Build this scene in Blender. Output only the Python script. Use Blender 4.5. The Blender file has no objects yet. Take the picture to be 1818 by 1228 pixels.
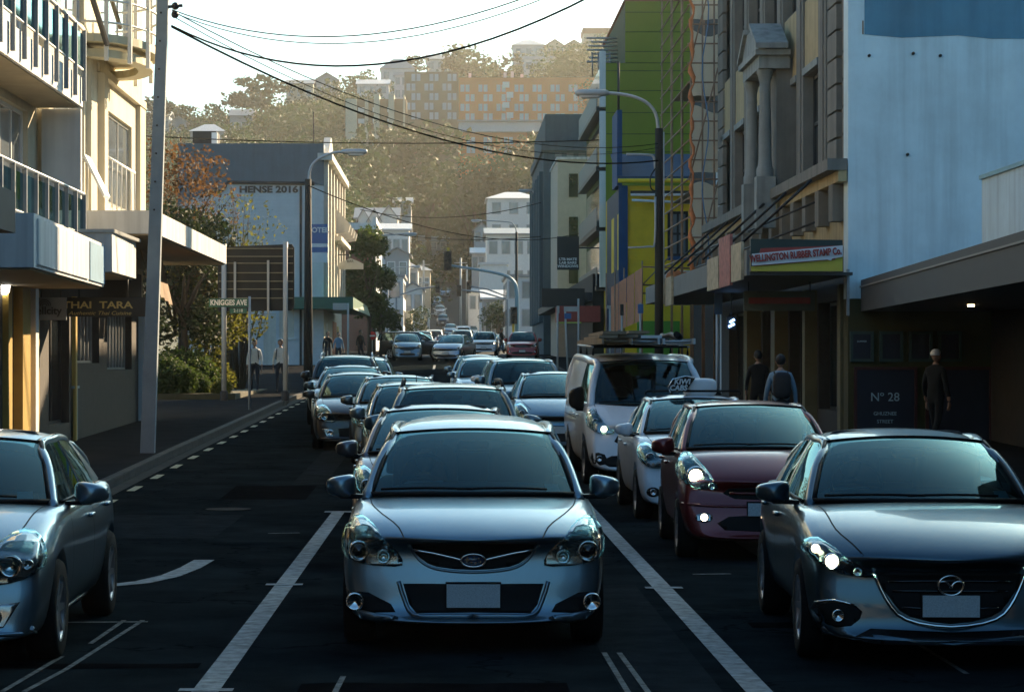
import bpy, bmesh, math, random
import numpy as np
from mathutils import Vector, Matrix, geometry, noise
from mathutils.bvhtree import BVHTree
R = math.radians
random.seed(7)
S = bpy.context.scene
COL = S.collection

# ---------------------------------------------------------------- camera
FPX = 4300.0            # focal length in photo pixels (85 mm lens)
VX, VY, EYE = 800.0, 640.0, 1.95
cam_d = bpy.data.cameras.new('camera')
cam_d.lens = FPX / 1818 * 36; cam_d.sensor_width = 36
cam_d.shift_x = (909 - VX) / 1818; cam_d.shift_y = (VY - 614) / 1818
cam_d.clip_start = 0.2; cam_d.clip_end = 6000
cam_d.dof.use_dof = False
cam = bpy.data.objects.new('camera', cam_d); COL.objects.link(cam)
cam.location = (0, 0, EYE); cam.rotation_euler = (R(90), 0, 0)
S.camera = cam

# ---------------------------------------------------------------- sky, sun, exposure
SUN_AZ, SUN_EL = R(32), R(24)        # azimuth from the street axis towards the right
w = bpy.data.worlds.new('World'); S.world = w; w.use_nodes = True
wn = w.node_tree.nodes; wl = w.node_tree.links
sky = wn.new('ShaderNodeTexSky'); sky.sky_type = 'NISHITA'; sky.sun_disc = False
sky.sun_elevation = SUN_EL; sky.sun_rotation = SUN_AZ
sky.air_density = 1.0; sky.dust_density = 3.0; sky.ozone_density = 3.0
bg = wn['Background']; bg.inputs['Strength'].default_value = 0.05
tint = wn.new('ShaderNodeVectorMath'); tint.operation = 'MULTIPLY'; tint.inputs[1].default_value = (.66, 1.0, 1.05)   # the film's cool cast
wl.new(sky.outputs[0], tint.inputs[0]); wl.new(tint.outputs[0], bg.inputs['Color'])
sd = bpy.data.lights.new('sun', 'SUN'); sd.energy = 3.4; sd.angle = R(0.5); sd.color = (1.0, 0.75, 0.47)
sun = bpy.data.objects.new('sun', sd); COL.objects.link(sun)
to_sun = Vector((math.sin(SUN_AZ) * math.cos(SUN_EL), math.cos(SUN_AZ) * math.cos(SUN_EL), math.sin(SUN_EL)))
sun.rotation_euler = to_sun.to_track_quat('Z', 'Y').to_euler()
sun.location = (0, 0, 60)
vs = S.view_settings; vs.view_transform = 'Standard'; vs.look = 'None'; vs.gamma = 1; vs.use_curve_mapping = False
vs.exposure = 2.2
S.cycles.use_denoising = True; S.cycles.max_bounces = 8; S.cycles.transparent_max_bounces = 16
S.cycles.caustics_reflective = False; S.cycles.caustics_refractive = False
S.cycles.sample_clamp_indirect = 6.0
S.cycles.volume_step_rate = 4.0; S.cycles.volume_bounces = 0

# ---------------------------------------------------------------- helpers
def interp(x, pts):
    if x <= pts[0][0]: return pts[0][1]
    for (a, b), (c, d) in zip(pts, pts[1:]):
        if x <= c: return b + (d - b) * (x - a) / (c - a)
    return pts[-1][1]
ELEV = [(-60, -.3), (0, 0), (32, 0.0), (45, .22), (55, .36), (70, .58), (84, .74), (110, 1.25), (138, 1.95), (180, 2.45), (240, 2.9),
        (290, 4.0), (330, 6.6), (380, 10.8), (440, 15.5), (520, 20), (600, 26), (640, 34), (760, 36), (2500, 36)]
def gz(Y): return interp(Y, ELEV)
def P(px, py, Y): return Vector(((px - VX) * Y / FPX, Y, EYE + (VY - py) * Y / FPX))
def PX(px, Y): return (px - VX) * Y / FPX
def PZ(py, Y): return EYE + (VY - py) * Y / FPX

_mats = {}
def mat(name, color, rough=.6, metal=0., coat=0., spec=.5, noise_amt=.12, scale=3., bump=0., bump_scale=40., emit=None, estr=0., stretch=None, streak=0.):
    if name in _mats: return _mats[name]
    m = bpy.data.materials.new(name); m.use_nodes = True
    nt = m.node_tree; N = nt.nodes; L = nt.links; b = N['Principled BSDF']
    b.inputs['Roughness'].default_value = rough; b.inputs['Metallic'].default_value = metal
    b.inputs['Coat Weight'].default_value = coat; b.inputs['Coat Roughness'].default_value = .05
    b.inputs['Specular IOR Level'].default_value = spec
    c = (*color, 1)
    geo = N.new('ShaderNodeNewGeometry'); vec = geo.outputs['Position']
    if stretch:
        mp = N.new('ShaderNodeMapping'); mp.inputs['Scale'].default_value = stretch
        L.new(vec, mp.inputs['Vector']); vec = mp.outputs[0]
    if noise_amt > 0:
        n = N.new('ShaderNodeTexNoise'); n.inputs['Scale'].default_value = scale; n.inputs['Detail'].default_value = 6; n.inputs['Roughness'].default_value = .65
        L.new(vec, n.inputs['Vector'])
        mr = N.new('ShaderNodeMapRange'); mr.inputs['From Min'].default_value = .25; mr.inputs['From Max'].default_value = .75
        mr.inputs['To Min'].default_value = 1 - noise_amt; mr.inputs['To Max'].default_value = 1 + noise_amt
        L.new(n.outputs['Fac'], mr.inputs['Value'])
        mul = N.new('ShaderNodeVectorMath'); mul.operation = 'SCALE'; mul.inputs[0].default_value = color
        L.new(mr.outputs[0], mul.inputs['Scale'])
        out = mul.outputs[0]
        if streak > 0:
            mp2 = N.new('ShaderNodeMapping'); mp2.inputs['Scale'].default_value = (2.2, 2.2, .12); L.new(geo.outputs['Position'], mp2.inputs['Vector'])
            n2 = N.new('ShaderNodeTexNoise'); n2.inputs['Scale'].default_value = 1.6; n2.inputs['Detail'].default_value = 5; L.new(mp2.outputs[0], n2.inputs['Vector'])
            mr2 = N.new('ShaderNodeMapRange'); mr2.inputs['From Min'].default_value = .45; mr2.inputs['From Max'].default_value = .72
            mr2.inputs['To Min'].default_value = 1; mr2.inputs['To Max'].default_value = 1 - streak; L.new(n2.outputs['Fac'], mr2.inputs['Value'])
            mul2 = N.new('ShaderNodeVectorMath'); mul2.operation = 'SCALE'; L.new(out, mul2.inputs[0]); L.new(mr2.outputs[0], mul2.inputs['Scale']); out = mul2.outputs[0]
        L.new(out, b.inputs['Base Color'])
    else:
        b.inputs['Base Color'].default_value = c
    if bump > 0:
        n3 = N.new('ShaderNodeTexNoise'); n3.inputs['Scale'].default_value = bump_scale; n3.inputs['Detail'].default_value = 4; L.new(vec, n3.inputs['Vector'])
        bp = N.new('ShaderNodeBump'); bp.inputs['Strength'].default_value = bump; bp.inputs['Distance'].default_value = .02
        L.new(n3.outputs['Fac'], bp.inputs['Height']); L.new(bp.outputs[0], b.inputs['Normal'])
    if emit:
        b.inputs['Emission Color'].default_value = (*emit, 1); b.inputs['Emission Strength'].default_value = estr
    _mats[name] = m; return m

def stripes(name, color, axis, period, depth=.4, rough=.6, dark=.75, noise_amt=.12):
    """boards or corrugation too fine to build: bump + a thin joint line"""
    if name in _mats: return _mats[name]
    m = mat(name, color, rough, noise_amt=noise_amt, scale=1.5)
    nt = m.node_tree; N = nt.nodes; L = nt.links; b = N['Principled BSDF']
    geo = N.new('ShaderNodeNewGeometry'); sx = N.new('ShaderNodeSeparateXYZ'); L.new(geo.outputs['Position'], sx.inputs[0])
    d = N.new('ShaderNodeMath'); d.operation = 'DIVIDE'; d.inputs[1].default_value = period; L.new(sx.outputs[axis], d.inputs[0])
    f = N.new('ShaderNodeMath'); f.operation = 'FRACT'; L.new(d.outputs[0], f.inputs[0])
    bp = N.new('ShaderNodeBump'); bp.inputs['Strength'].default_value = depth; bp.inputs['Distance'].default_value = period * .3
    L.new(f.outputs[0], bp.inputs['Height']); L.new(bp.outputs[0], b.inputs['Normal'])
    return m

def glass_mat(name, tint, refl=.12, rough=.02):
    if name in _mats: return _mats[name]
    m = bpy.data.materials.new(name); m.use_nodes = True
    N = m.node_tree.nodes; L = m.node_tree.links; N.remove(N['Principled BSDF'])
    t = N.new('ShaderNodeBsdfTransparent'); t.inputs[0].default_value = (*tint, 1)
    g = N.new('ShaderNodeBsdfGlossy'); g.inputs['Roughness'].default_value = rough; g.inputs['Color'].default_value = (.6, .95, 1, 1)
    fr = N.new('ShaderNodeFresnel'); fr.inputs['IOR'].default_value = 1.5
    ad = N.new('ShaderNodeMath'); ad.operation = 'ADD'; ad.inputs[1].default_value = refl; ad.use_clamp = True
    L.new(fr.outputs[0], ad.inputs[0])
    mx = N.new('ShaderNodeMixShader'); L.new(ad.outputs[0], mx.inputs[0]); L.new(t.outputs[0], mx.inputs[1]); L.new(g.outputs[0], mx.inputs[2])
    L.new(mx.outputs[0], N['Material Output'].inputs['Surface'])
    _mats[name] = m; return m

def paint(name, color, metal=.88, rough=.30):
    """metallic car paint under a clear coat with a film of road dust"""
    if name in _mats: return _mats[name]
    m = mat(name, color, rough, metal, coat=.7, noise_amt=.12, scale=2.2)
    N = m.node_tree.nodes; L = m.node_tree.links; b = N['Principled BSDF']
    n = N.new('ShaderNodeTexNoise'); n.inputs['Scale'].default_value = 5; n.inputs['Detail'].default_value = 8
    mr = N.new('ShaderNodeMapRange'); mr.inputs['To Min'].default_value = .01; mr.inputs['To Max'].default_value = .10
    g = N.new('ShaderNodeNewGeometry'); L.new(g.outputs['Position'], n.inputs['Vector']); L.new(n.outputs['Fac'], mr.inputs['Value'])
    L.new(mr.outputs[0], b.inputs['Coat Roughness'])
    return m

class MB:
    """collects shapes into ONE mesh"""
    def __init__(s): s.v = []; s.f = []; s.sm = []
    def add(s, vs, fs, smooth=False):
        o = len(s.v); s.v += [tuple(v) for v in vs]; s.f += [tuple(i + o for i in f) for f in fs]; s.sm += [smooth] * len(fs); return s
    def box(s, x0, x1, y0, y1, z0, z1):
        x0, x1 = min(x0, x1), max(x0, x1); y0, y1 = min(y0, y1), max(y0, y1); z0, z1 = min(z0, z1), max(z0, z1)
        return s.add([(x0, y0, z0), (x1, y0, z0), (x1, y1, z0), (x0, y1, z0), (x0, y0, z1), (x1, y0, z1), (x1, y1, z1), (x0, y1, z1)],
                     [(0, 3, 2, 1), (4, 5, 6, 7), (0, 1, 5, 4), (1, 2, 6, 5), (2, 3, 7, 6), (3, 0, 4, 7)])
    def hexa(s, p):
        return s.add(p, [(0, 3, 2, 1), (4, 5, 6, 7), (0, 1, 5, 4), (1, 2, 6, 5), (2, 3, 7, 6), (3, 0, 4, 7)])
    def tube(s, pts, r, seg=8, cap=True):
        pts = [Vector(p) for p in pts]; rs = r if isinstance(r, (list, tuple)) else [r] * len(pts)
        vs = []; fs = []; up0 = None
        for i, p in enumerate(pts):
            t = (pts[min(i + 1, len(pts) - 1)] - pts[max(i - 1, 0)]).normalized()
            if up0 is None: up0 = Vector((0, 0, 1)) if abs(t.z) < .9 else Vector((1, 0, 0))
            a = t.cross(up0)
            if a.length < 1e-4: a = t.cross(Vector((0, 1, 0)))
            a.normalize(); b = a.cross(t).normalized(); up0 = b
            for k in range(seg):
                an = 2 * math.pi * k / seg
                vs.append(p + (a * math.cos(an) + b * math.sin(an)) * rs[i])
        n = len(pts)
        for i in range(n - 1):
            for k in range(seg):
                k2 = (k + 1) % seg
                fs.append((i * seg + k, i * seg + k2, (i + 1) * seg + k2, (i + 1) * seg + k))
        s.add(vs, fs, True)
        if cap:
            o = len(s.v) - len(vs)
            s.f.append(tuple(o + k for k in range(seg))[::-1]); s.f.append(tuple(o + (n - 1) * seg + k for k in range(seg))); s.sm += [False, False]
        return s
    def lathe(s, prof, c=(0, 0, 0), seg=20, axis='z', smooth=True):
        vs = []; fs = []; n = len(prof); c = Vector(c)
        for k in range(seg):
            a = 2 * math.pi * k / seg
            for r, h in prof:
                q = (r * math.cos(a), r * math.sin(a), h)
                if axis == 'x': q = (q[2], q[0], q[1])
                elif axis == 'y': q = (q[0], -q[2], q[1])
                vs.append(c + Vector(q))
        for k in range(seg):
            k2 = (k + 1) % seg
            for i in range(n - 1): fs.append((k * n + i, k2 * n + i, k2 * n + i + 1, k * n + i + 1))
        return s.add(vs, fs, smooth)
    def prism(s, poly, fn, d0, d1):
        """poly 2d outline; fn(a,b,d)->point"""
        n = len(poly); vs = [fn(a, b, d0) for a, b in poly] + [fn(a, b, d1) for a, b in poly]
        fs = [tuple(range(n))[::-1], tuple(range(n, 2 * n))] + [(i, (i + 1) % n, n + (i + 1) % n, n + i) for i in range(n)]
        return s.add(vs, fs)
    def grid(s, fn, nu, nv, smooth=True, flip=False):
        vs = [fn(i / nu, j / nv) for j in range(nv + 1) for i in range(nu + 1)]; W = nu + 1
        fs = [(j * W + i, j * W + i + 1, (j + 1) * W + i + 1, (j + 1) * W + i) for j in range(nv) for i in range(nu)]
        if flip: fs = [f[::-1] for f in fs]
        return s.add(vs, fs, smooth)
    def ball(s, c, r, seg=10, rings=6):
        rx, ry, rz = r if isinstance(r, (tuple, list)) else (r, r, r); c = Vector(c)
        return s.grid(lambda u, v: c + Vector((rx * math.sin(math.pi * v) * math.cos(2 * math.pi * u), ry * math.sin(math.pi * v) * math.sin(2 * math.pi * u), -rz * math.cos(math.pi * v))), seg, rings)
    def mesh(s, name, off=None):
        me = bpy.data.meshes.new(name)
        v = s.v if off is None else [(a - off[0], b - off[1], c - off[2]) for a, b, c in s.v]
        me.from_pydata(v, [], s.f); me.polygons.foreach_set('use_smooth', s.sm); me.update()
        bm = bmesh.new(); bm.from_mesh(me)
        bmesh.ops.remove_doubles(bm, verts=bm.verts, dist=1e-5)
        bmesh.ops.recalc_face_normals(bm, faces=bm.faces); bm.to_mesh(me); bm.free()
        return me
    def build(s, name, m=None, parent=None, local=False):
        off = None
        if parent is not None and not local: off = world_loc(parent)
        me = s.mesh(name, off)
        if m: me.materials.append(m)
        return link(name, me, parent)

def world_loc(o):
    v = Vector(o.location); p = o.parent
    while p is not None: v += Vector(p.location); p = p.parent
    return v
def link(name, me, parent=None):
    o = bpy.data.objects.new(name, me); COL.objects.link(o)
    if parent is not None: o.parent = parent
    return o
def thing(name, label, cat, loc=(0, 0, 0), rz=0., group=None):
    o = bpy.data.objects.new(name, None); COL.objects.link(o); o.empty_display_size = .3
    o.location = loc; o.rotation_euler = (0, 0, rz); tag(o, label, cat, group); return o
def tag(o, label, cat, group=None):
    o['label'] = label; o['category'] = cat
    if group: o['group'] = group
    return o
def struct(o): o['kind'] = 'structure'; return o
def stuff(o): o['kind'] = 'stuff'; return o
def bx(parent, name, m, *a): return MB().box(*a).build(name, m, parent)
def dup(root, loc, rz=None, label=None, group=None, mats=None):
    def cp(o, par):
        c = o.copy(); COL.objects.link(c); c.parent = par
        if mats and c.type == 'MESH':
            for sl in c.material_slots:
                if sl.material and sl.material.name in mats:
                    new = mats[sl.material.name]; sl.link = 'OBJECT'; sl.material = new
        for k in list(o.children): cp(k, c)
        return c
    r = cp(root, None); r.location = loc
    if rz is not None: r.rotation_euler = (0, 0, rz)
    if label: r['label'] = label
    if group: r['group'] = group
    return r
def text(parent, name, body, size, m, loc, rot=(R(90), 0, 0), depth=.01, align='CENTER', sx=1., bold=0., shear=0.):
    """lettering as a real mesh"""
    cu = bpy.data.curves.new(name, 'FONT'); cu.body = body; cu.size = size; cu.align_x = align; cu.align_y = 'CENTER'; cu.extrude = depth / 2; cu.offset = bold; cu.shear = shear
    cu.resolution_u = 3
    t = bpy.data.objects.new(name, cu); COL.objects.link(t)
    dg = bpy.context.evaluated_depsgraph_get(); me = bpy.data.meshes.new_from_object(t.evaluated_get(dg)); bpy.data.objects.remove(t)
    me.transform(Matrix.Diagonal((sx, 1, 1, 1)))
    me.materials.clear(); me.materials.append(m); me.name = name
    o = link(name, me, parent); o.rotation_euler = rot
    o.location = Vector(loc) - (world_loc(parent) if parent is not None else Vector())
    return o
def smooth_loop(pts, n=4, closed=True):
    out = []; N = len(pts); pts = [Vector(p) for p in pts]
    for i in range(N if closed else N - 1):
        if closed: p0, p1, p2, p3 = pts[i - 1], pts[i], pts[(i + 1) % N], pts[(i + 2) % N]
        else: p0, p1, p2, p3 = pts[max(i - 1, 0)], pts[i], pts[i + 1], pts[min(i + 2, N - 1)]
        for k in range(n):
            t = k / n
            out.append(.5 * ((2 * p1) + (p2 - p0) * t + (2 * p0 - 5 * p1 + 4 * p2 - p3) * t * t + (3 * p1 - p0 - 3 * p2 + p3) * t ** 3))
    if not closed: out.append(pts[-1])
    return out
# ================================================================ ground, road, pavements
def asphalt():
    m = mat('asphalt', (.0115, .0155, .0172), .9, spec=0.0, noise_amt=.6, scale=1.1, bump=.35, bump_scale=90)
    N = m.node_tree.nodes; L = m.node_tree.links; b = N['Principled BSDF']
    g = N.new('ShaderNodeNewGeometry'); v = N.new('ShaderNodeTexVoronoi'); v.feature = 'DISTANCE_TO_EDGE'; v.inputs['Scale'].default_value = .35
    n = N.new('ShaderNodeTexNoise'); n.inputs['Scale'].default_value = 2.5
    ad = N.new('ShaderNodeVectorMath'); ad.operation = 'ADD'; L.new(g.outputs['Position'], ad.inputs[0]); L.new(g.outputs['Position'], n.inputs['Vector']); L.new(n.outputs['Color'], ad.inputs[1]); L.new(ad.outputs[0], v.inputs['Vector'])
    mr = N.new('ShaderNodeMapRange'); mr.inputs['From Max'].default_value = .012; mr.inputs['To Min'].default_value = .35; mr.inputs['To Max'].default_value = 1; L.new(v.outputs['Distance'], mr.inputs['Value'])
    old = b.inputs['Base Color'].links[0].from_socket
    mu = N.new('ShaderNodeVectorMath'); mu.operation = 'SCALE'; L.new(old, mu.inputs[0]); L.new(mr.outputs[0], mu.inputs['Scale']); L.new(mu.outputs[0], b.inputs['Base Color'])
    # wheel-polished gloss
    mp = N.new('ShaderNodeMapping'); mp.inputs['Scale'].default_value = (1.2, .05, 1); L.new(g.outputs['Position'], mp.inputs['Vector'])
    n2 = N.new('ShaderNodeTexNoise'); n2.inputs['Scale'].default_value = 1.5; n2.inputs['Detail'].default_value = 5; L.new(mp.outputs[0], n2.inputs['Vector'])
    mr2 = N.new('ShaderNodeMapRange'); mr2.inputs['To Min'].default_value = .72; mr2.inputs['To Max'].default_value = .9; L.new(n2.outputs['Fac'], mr2.inputs['Value']); L.new(mr2.outputs[0], b.inputs['Roughness'])
    return m
ASPH = asphalt()
PAVE = mat('pavement_asphalt', (.028, .029, .03), .9, spec=0.0, noise_amt=.25, scale=1.3, bump=.3, bump_scale=60)
KERBM = mat('kerb_concrete', (.06, .06, .058), .9, spec=.1, noise_amt=.3, scale=2)
GRND = mat('earth_ground', (.05, .06, .03), .95, noise_amt=.4, scale=.3)
WLINE = mat('road_paint_white', (.20, .215, .22), .8, spec=.1, noise_amt=.7, scale=9)
YLINE = mat('road_paint_yellow', (.26, .235, .13), .7, noise_amt=.35, scale=7)
TOP = [(-300, 55), (-120, 56), (-77, 58), (-55, 59), (-40, 62), (-28, 65), (-14, 68), (0, 70), (20, 73), (35, 78), (60, 84), (120, 88), (300, 80)]
def sst(x): x = max(0., min(1., x)); return x * x * (3 - 2 * x)
def terr(X, Y):
    e = gz(Y); h = e
    if Y > 250:
        h = max(e, interp(Y, [(250, 3), (300, 8), (330, 15), (400, 27), (500, 45), (560, 58), (620, 68)]) * interp(X, TOP) / 68)
        k = sst((abs(X) - 7) / 13.); h = e + (h - e) * max(k, sst((Y - 520) / 90))
    if abs(X) > 60 and Y < 400: h += sst((abs(X) - 60) / 200) * 25 * (1 if X > 0 else .6)
    return h
YS = sorted(set([a for a, b in ELEV if a <= 760] + list(range(-60, 760, 12)) + [900, 1200, 1800, 2500]))
XS = [-1500, -600, -300, -200, -150, -120, -100, -80, -65, -50, -40, -32, -26, -20, -14, -10, -7, 0, 7, 10, 14, 20, 26, 32, 40, 50, 65, 80, 100, 120, 150, 200, 300, 600, 1500]
mb = MB(); W = len(XS)
mb.add([(x, y, terr(x, y)) for y in YS for x in XS], [(j * W + i, j * W + i + 1, (j + 1) * W + i + 1, (j + 1) * W + i) for j in range(len(YS) - 1) for i in range(W - 1)], True)
struct(mb.build('ground', GRND))
def strip(name, m, x0, x1, y0, y1, z0, z1=None, parent=None):
    """a sheet (or slab when z1 is given) that follows the street's rise"""
    ys = sorted(set([y0, y1] + [y for y in YS if y0 < y < y1])); mb = MB()
    f0 = x0 if callable(x0) else (lambda y: x0); f1 = x1 if callable(x1) else (lambda y: x1)
    if z1 is None:
        mb.add([p for y in ys for p in ((f0(y), y, gz(y) + z0), (f1(y), y, gz(y) + z0))], [(2 * i, 2 * i + 1, 2 * i + 3, 2 * i + 2) for i in range(len(ys) - 1)])
    else:
        v = [p for y in ys for p in ((f0(y), y, gz(y) + z0), (f1(y), y, gz(y) + z0), (f1(y), y, gz(y) + z1), (f0(y), y, gz(y) + z1))]; n = len(ys)
        fs = [(4 * i + a, 4 * i + (a + 1) % 4, 4 * i + 4 + (a + 1) % 4, 4 * i + 4 + a) for i in range(n - 1) for a in range(4)] + [(0, 3, 2, 1), (4 * n - 4, 4 * n - 3, 4 * n - 2, 4 * n - 1)]
        mb.add(v, fs)
    return mb.build(name, m, parent)
ASPF = mat('sunlit_worn_asphalt', (.075, .074, .07), .9, spec=.05, noise_amt=.25, scale=.8)  # far road asphalt, paler: sunlight and some wear put into its colour
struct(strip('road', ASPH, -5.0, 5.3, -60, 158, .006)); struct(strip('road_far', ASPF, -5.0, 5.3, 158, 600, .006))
struct(strip('side_road', ASPH, -40, -5.0, 163, 172, .006)); struct(strip('side_road', ASPH, 5.3, 40, 163, 172, .006))
struct(strip('pavement_left', PAVE, -16, -5.15, -58, 162, .0, .13)); KL = struct(strip('kerb_left', KERBM, -5.15, -5.0, -58, 162, .0, .125))
y = 24.
while y < 96:
    y1_ = y + 1.18; mb = MB(); mb.hexa([(-5.156, y, gz(y) + .02), (-4.994, y, gz(y) + .02), (-4.994, y1_, gz(y1_) + .02), (-5.156, y1_, gz(y1_) + .02), (-5.15, y, gz(y) + .14), (-5.01, y, gz(y) + .14), (-5.01, y1_, gz(y1_) + .14), (-5.15, y1_, gz(y1_) + .14)]); mb.build('kerb_stone', KERBM, KL); y += 1.2
struct(strip('pavement_right', PAVE, 5.45, 20, -58, 162, .0, .13)); struct(strip('kerb_right', KERBM, 5.3, 5.45, -58, 162, .0, .135))
struct(strip('pavement_left_far', PAVE, -12, -5.0, 173, 300, .0, .13)); struct(strip('pavement_right_far', PAVE, 5.3, 12, 173, 300, .0, .13))
lm = [strip('lane_line', WLINE, -1.52, -1.36, 8, 31, .012), strip('lane_line', WLINE, 1.73, 1.89, 8, 33, .012),
      strip('lane_line', WLINE, -.9, -.78, 88, 96, .012), strip('lane_line', WLINE, -.9, -.78, 104, 112, .012), strip('lane_line', WLINE, -.9, -.78, 120, 128, .012),
      strip('lane_end_bar', WLINE, -1.62, -1.26, 31.0, 31.25, .012), strip('lane_tick', WLINE, -1.60, -1.28, 20.9, 21.05, .016), strip('lane_tick', WLINE, 1.66, 1.98, 20.6, 20.75, .016), strip('lane_tick', WLINE, -1.60, -1.28, 14.2, 14.32, .016)]
y = 27.
while y < 92:
    lm.append(strip('no_stopping_dash', YLINE, -4.7, -4.58, y, y + 1.0, .012)); y += 2.7
for o in lm: struct(o)
WORN = mat('road_paint_worn', (.12, .125, .12), .85, spec=.05, noise_amt=.9, scale=14)
def road_poly(name, m, pts, z=.012):
    return struct(MB().add([(x, y, gz(y) + z) for x, y in pts], [tuple(range(len(pts)))]).build(name, m))
ARC = [(-2.50, 23.6), (-2.30, 23.6), (-2.34, 22.7), (-2.44, 21.8), (-2.63, 21.15), (-3.0, 20.72), (-3.5, 20.6), (-3.5, 20.78), (-3.05, 20.92), (-2.78, 21.3), (-2.62, 21.9), (-2.54, 22.7)]
road_poly('turn_arrow', WLINE, ARC); road_poly('turn_arrow_head', WLINE, [(-3.5, 20.0), (-3.5, 21.2), (-4.2, 20.6)])
for (a, b) in (((-2.30, 18.1), (-2.42, 15.2)), ((-2.44, 18.1), (-2.47, 16.6)), ((-2.55, 15.9), (-2.63, 14.2)), ((-2.42, 15.2), (-2.50, 14.2)), ((1.02, 16.1), (1.04, 14.0)), ((1.12, 16.1), (1.16, 14.0)), ((-3.0, 17.95), (-2.25, 18.0)), ((-.66, 14.9), (-.68, 14.0)), ((3.2, 17.5), (3.2, 15)), ((-2.05, 27.2), (-1.7, 27.3)), ((2.2, 22), (2.55, 22.05))):
    d = (Vector(b) - Vector(a)).normalized(); n = Vector((-d.y, d.x)) * (.018 if abs(d.y) > .5 else .035)
    road_poly('worn_marking', WORN, [(a[0] + n.x, a[1] + n.y), (b[0] + n.x, b[1] + n.y), (b[0] - n.x, b[1] - n.y), (a[0] - n.x, a[1] - n.y)], .013)
road_poly('lane_arrow', WLINE, [(3.05, 27.8), (3.3, 27.8), (3.3, 22), (3.05, 22)])
GUT = mat('gutter_channel', (.035, .035, .035), .9, spec=.05, noise_amt=.3)
struct(strip('gutter_left', GUT, -5.0, -4.78, 5, 162, .010))

PTCH = mat('asphalt_patch', (.018, .022, .024), .9, spec=0.0, noise_amt=.4, scale=3, bump=.4, bump_scale=70); PTCL = mat('asphalt_trench', (.006, .006, .0065), .85, spec=0.0, noise_amt=.4, scale=3)
for k, (x0, x1, y0, y1, m_) in enumerate(((-4.3, -2.6, 26.5, 30.5, PTCH), (-.9, .7, 13.2, 14.6, PTCL), (2.2, 4.6, 17.6, 18.0, PTCL), (-3.2, -2.0, 33.5, 36.2, PTCL), (-1.1, 1.2, 12.4, 12.7, PTCH), (-4.4, -1.6, 15.3, 15.55, PTCL), (-2.4, -1.9, 36.5, 46, PTCH), (1.0, 1.6, 12, 21, PTCH), (-2.4, 1.5, 96, 97.2, PTCH), (-3.5, 2.0, 112, 113.5, PTCL))):
    n_ = 9; rr = random.Random(k); pts = [(x0 + (x1 - x0) * i / n_ , y0 + rr.uniform(-.03, .03)) for i in range(n_ + 1)] + [(x1 - (x1 - x0) * i / n_, y1 + rr.uniform(-.03, .03)) for i in range(n_ + 1)]
    road_poly('asphalt_patch', m_, pts, .009)
IRON = mat('cast_iron', (.014, .014, .015), .9, 0, spec=.1, noise_amt=.3, scale=30, bump=.5, bump_scale=60)
for k, (x, y) in enumerate(((-2.9, 31.6), (-3.6, 18.8), (1.35, 12.9), (-.4, 78))):
    o = MB().lathe([(.30, 0), (.30, .006), (.27, .006), (.26, .003), (0, .003)], (x, y, gz(y) + .012), 24).build('manhole_cover', IRON); tag(o, ['round iron manhole cover in the empty left lane', 'round iron manhole cover beside the left wagon', 'round iron manhole cover near the bottom of the frame', 'small iron cover on the far empty road'][k], 'manhole cover', 'manhole covers')
# ================================================================ cars
RUB = mat('tyre_rubber', (.008, .008, .0085), .85, spec=.12, noise_amt=.2, scale=12)
ALLOY = mat('alloy', (.42, .42, .43), .35, .9, noise_amt=.15)
STEEL = mat('wheel_dark', (.05, .05, .055), .5, .5)
BLKP = mat('black_plastic', (.005, .005, .0055), .5, spec=.14, noise_amt=.15)
BLKG = mat('black_gloss', (.008, .008, .009), .12, coat=.5, noise_amt=0)
CHROME = mat('chrome', (.75, .75, .74), .12, 1., noise_amt=0)
LAMPB = mat('lamp_bowl', (.30, .31, .31), .18, .9, coat=1., noise_amt=.25, scale=30)
LAMPD = mat('lamp_dark', (.05, .05, .055), .1, .5, coat=1., noise_amt=.2, scale=30)
AMBER = mat('amber_lens', (.55, .16, .02), .2, coat=1., noise_amt=0)
LIT = mat('lit_bulb', (1, .85, .6), .3, noise_amt=0, emit=(1., .80, .52), estr=4)
LITW = mat('lit_bulb_far', (1, .9, .7), .3, noise_amt=0, emit=(1., .74, .45), estr=2.5)
PLATE = mat('number_plate_white', (.52, .56, .56), .5, noise_amt=.3, scale=110)
SEAT = mat('seat_cloth', (.018, .019, .021), .9, noise_amt=.2)
DASH = mat('dash_vinyl', (.014, .015, .017), .75, noise_amt=.1)
WSG = glass_mat('windscreen_glass', (.20, .38, .40), .0)
SDG = glass_mat('side_glass', (.16, .19, .19), .08)
STICK = mat('sticker', (.30, .55, .60), .5, noise_amt=.1, scale=50)
COVER = glass_mat('lamp_cover_clear', (.86, .88, .88), .02)
SEAM = mat('panel_gap', (.004, .004, .004), .8, noise_amt=0)

def sball(mb, c, r, e1=.5, e2=.5, seg=16, rings=10, fn=None):
    def sp(v, e): return math.copysign(abs(v) ** e, v)
    c = Vector(c)
    def f(u, v):
        a = 2 * math.pi * u - math.pi; b = math.pi * v - math.pi / 2
        p = Vector((r[0] * sp(math.cos(b), e1) * sp(math.cos(a), e2), r[1] * sp(math.cos(b), e1) * sp(math.sin(a), e2), r[2] * sp(math.sin(b), e1)))
        if fn: p = fn(p)
        return c + p
    return mb.grid(f, seg, rings)

def in_poly(p, poly):
    x, y = p; c = False; n = len(poly); j = n - 1
    for i in range(n):
        xi, yi = poly[i]; xj, yj = poly[j]
        if (yi > y) != (yj > y) and x < (xj - xi) * (y - yi) / (yj - yi) + xi: c = not c
        j = i
    return c

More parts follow.
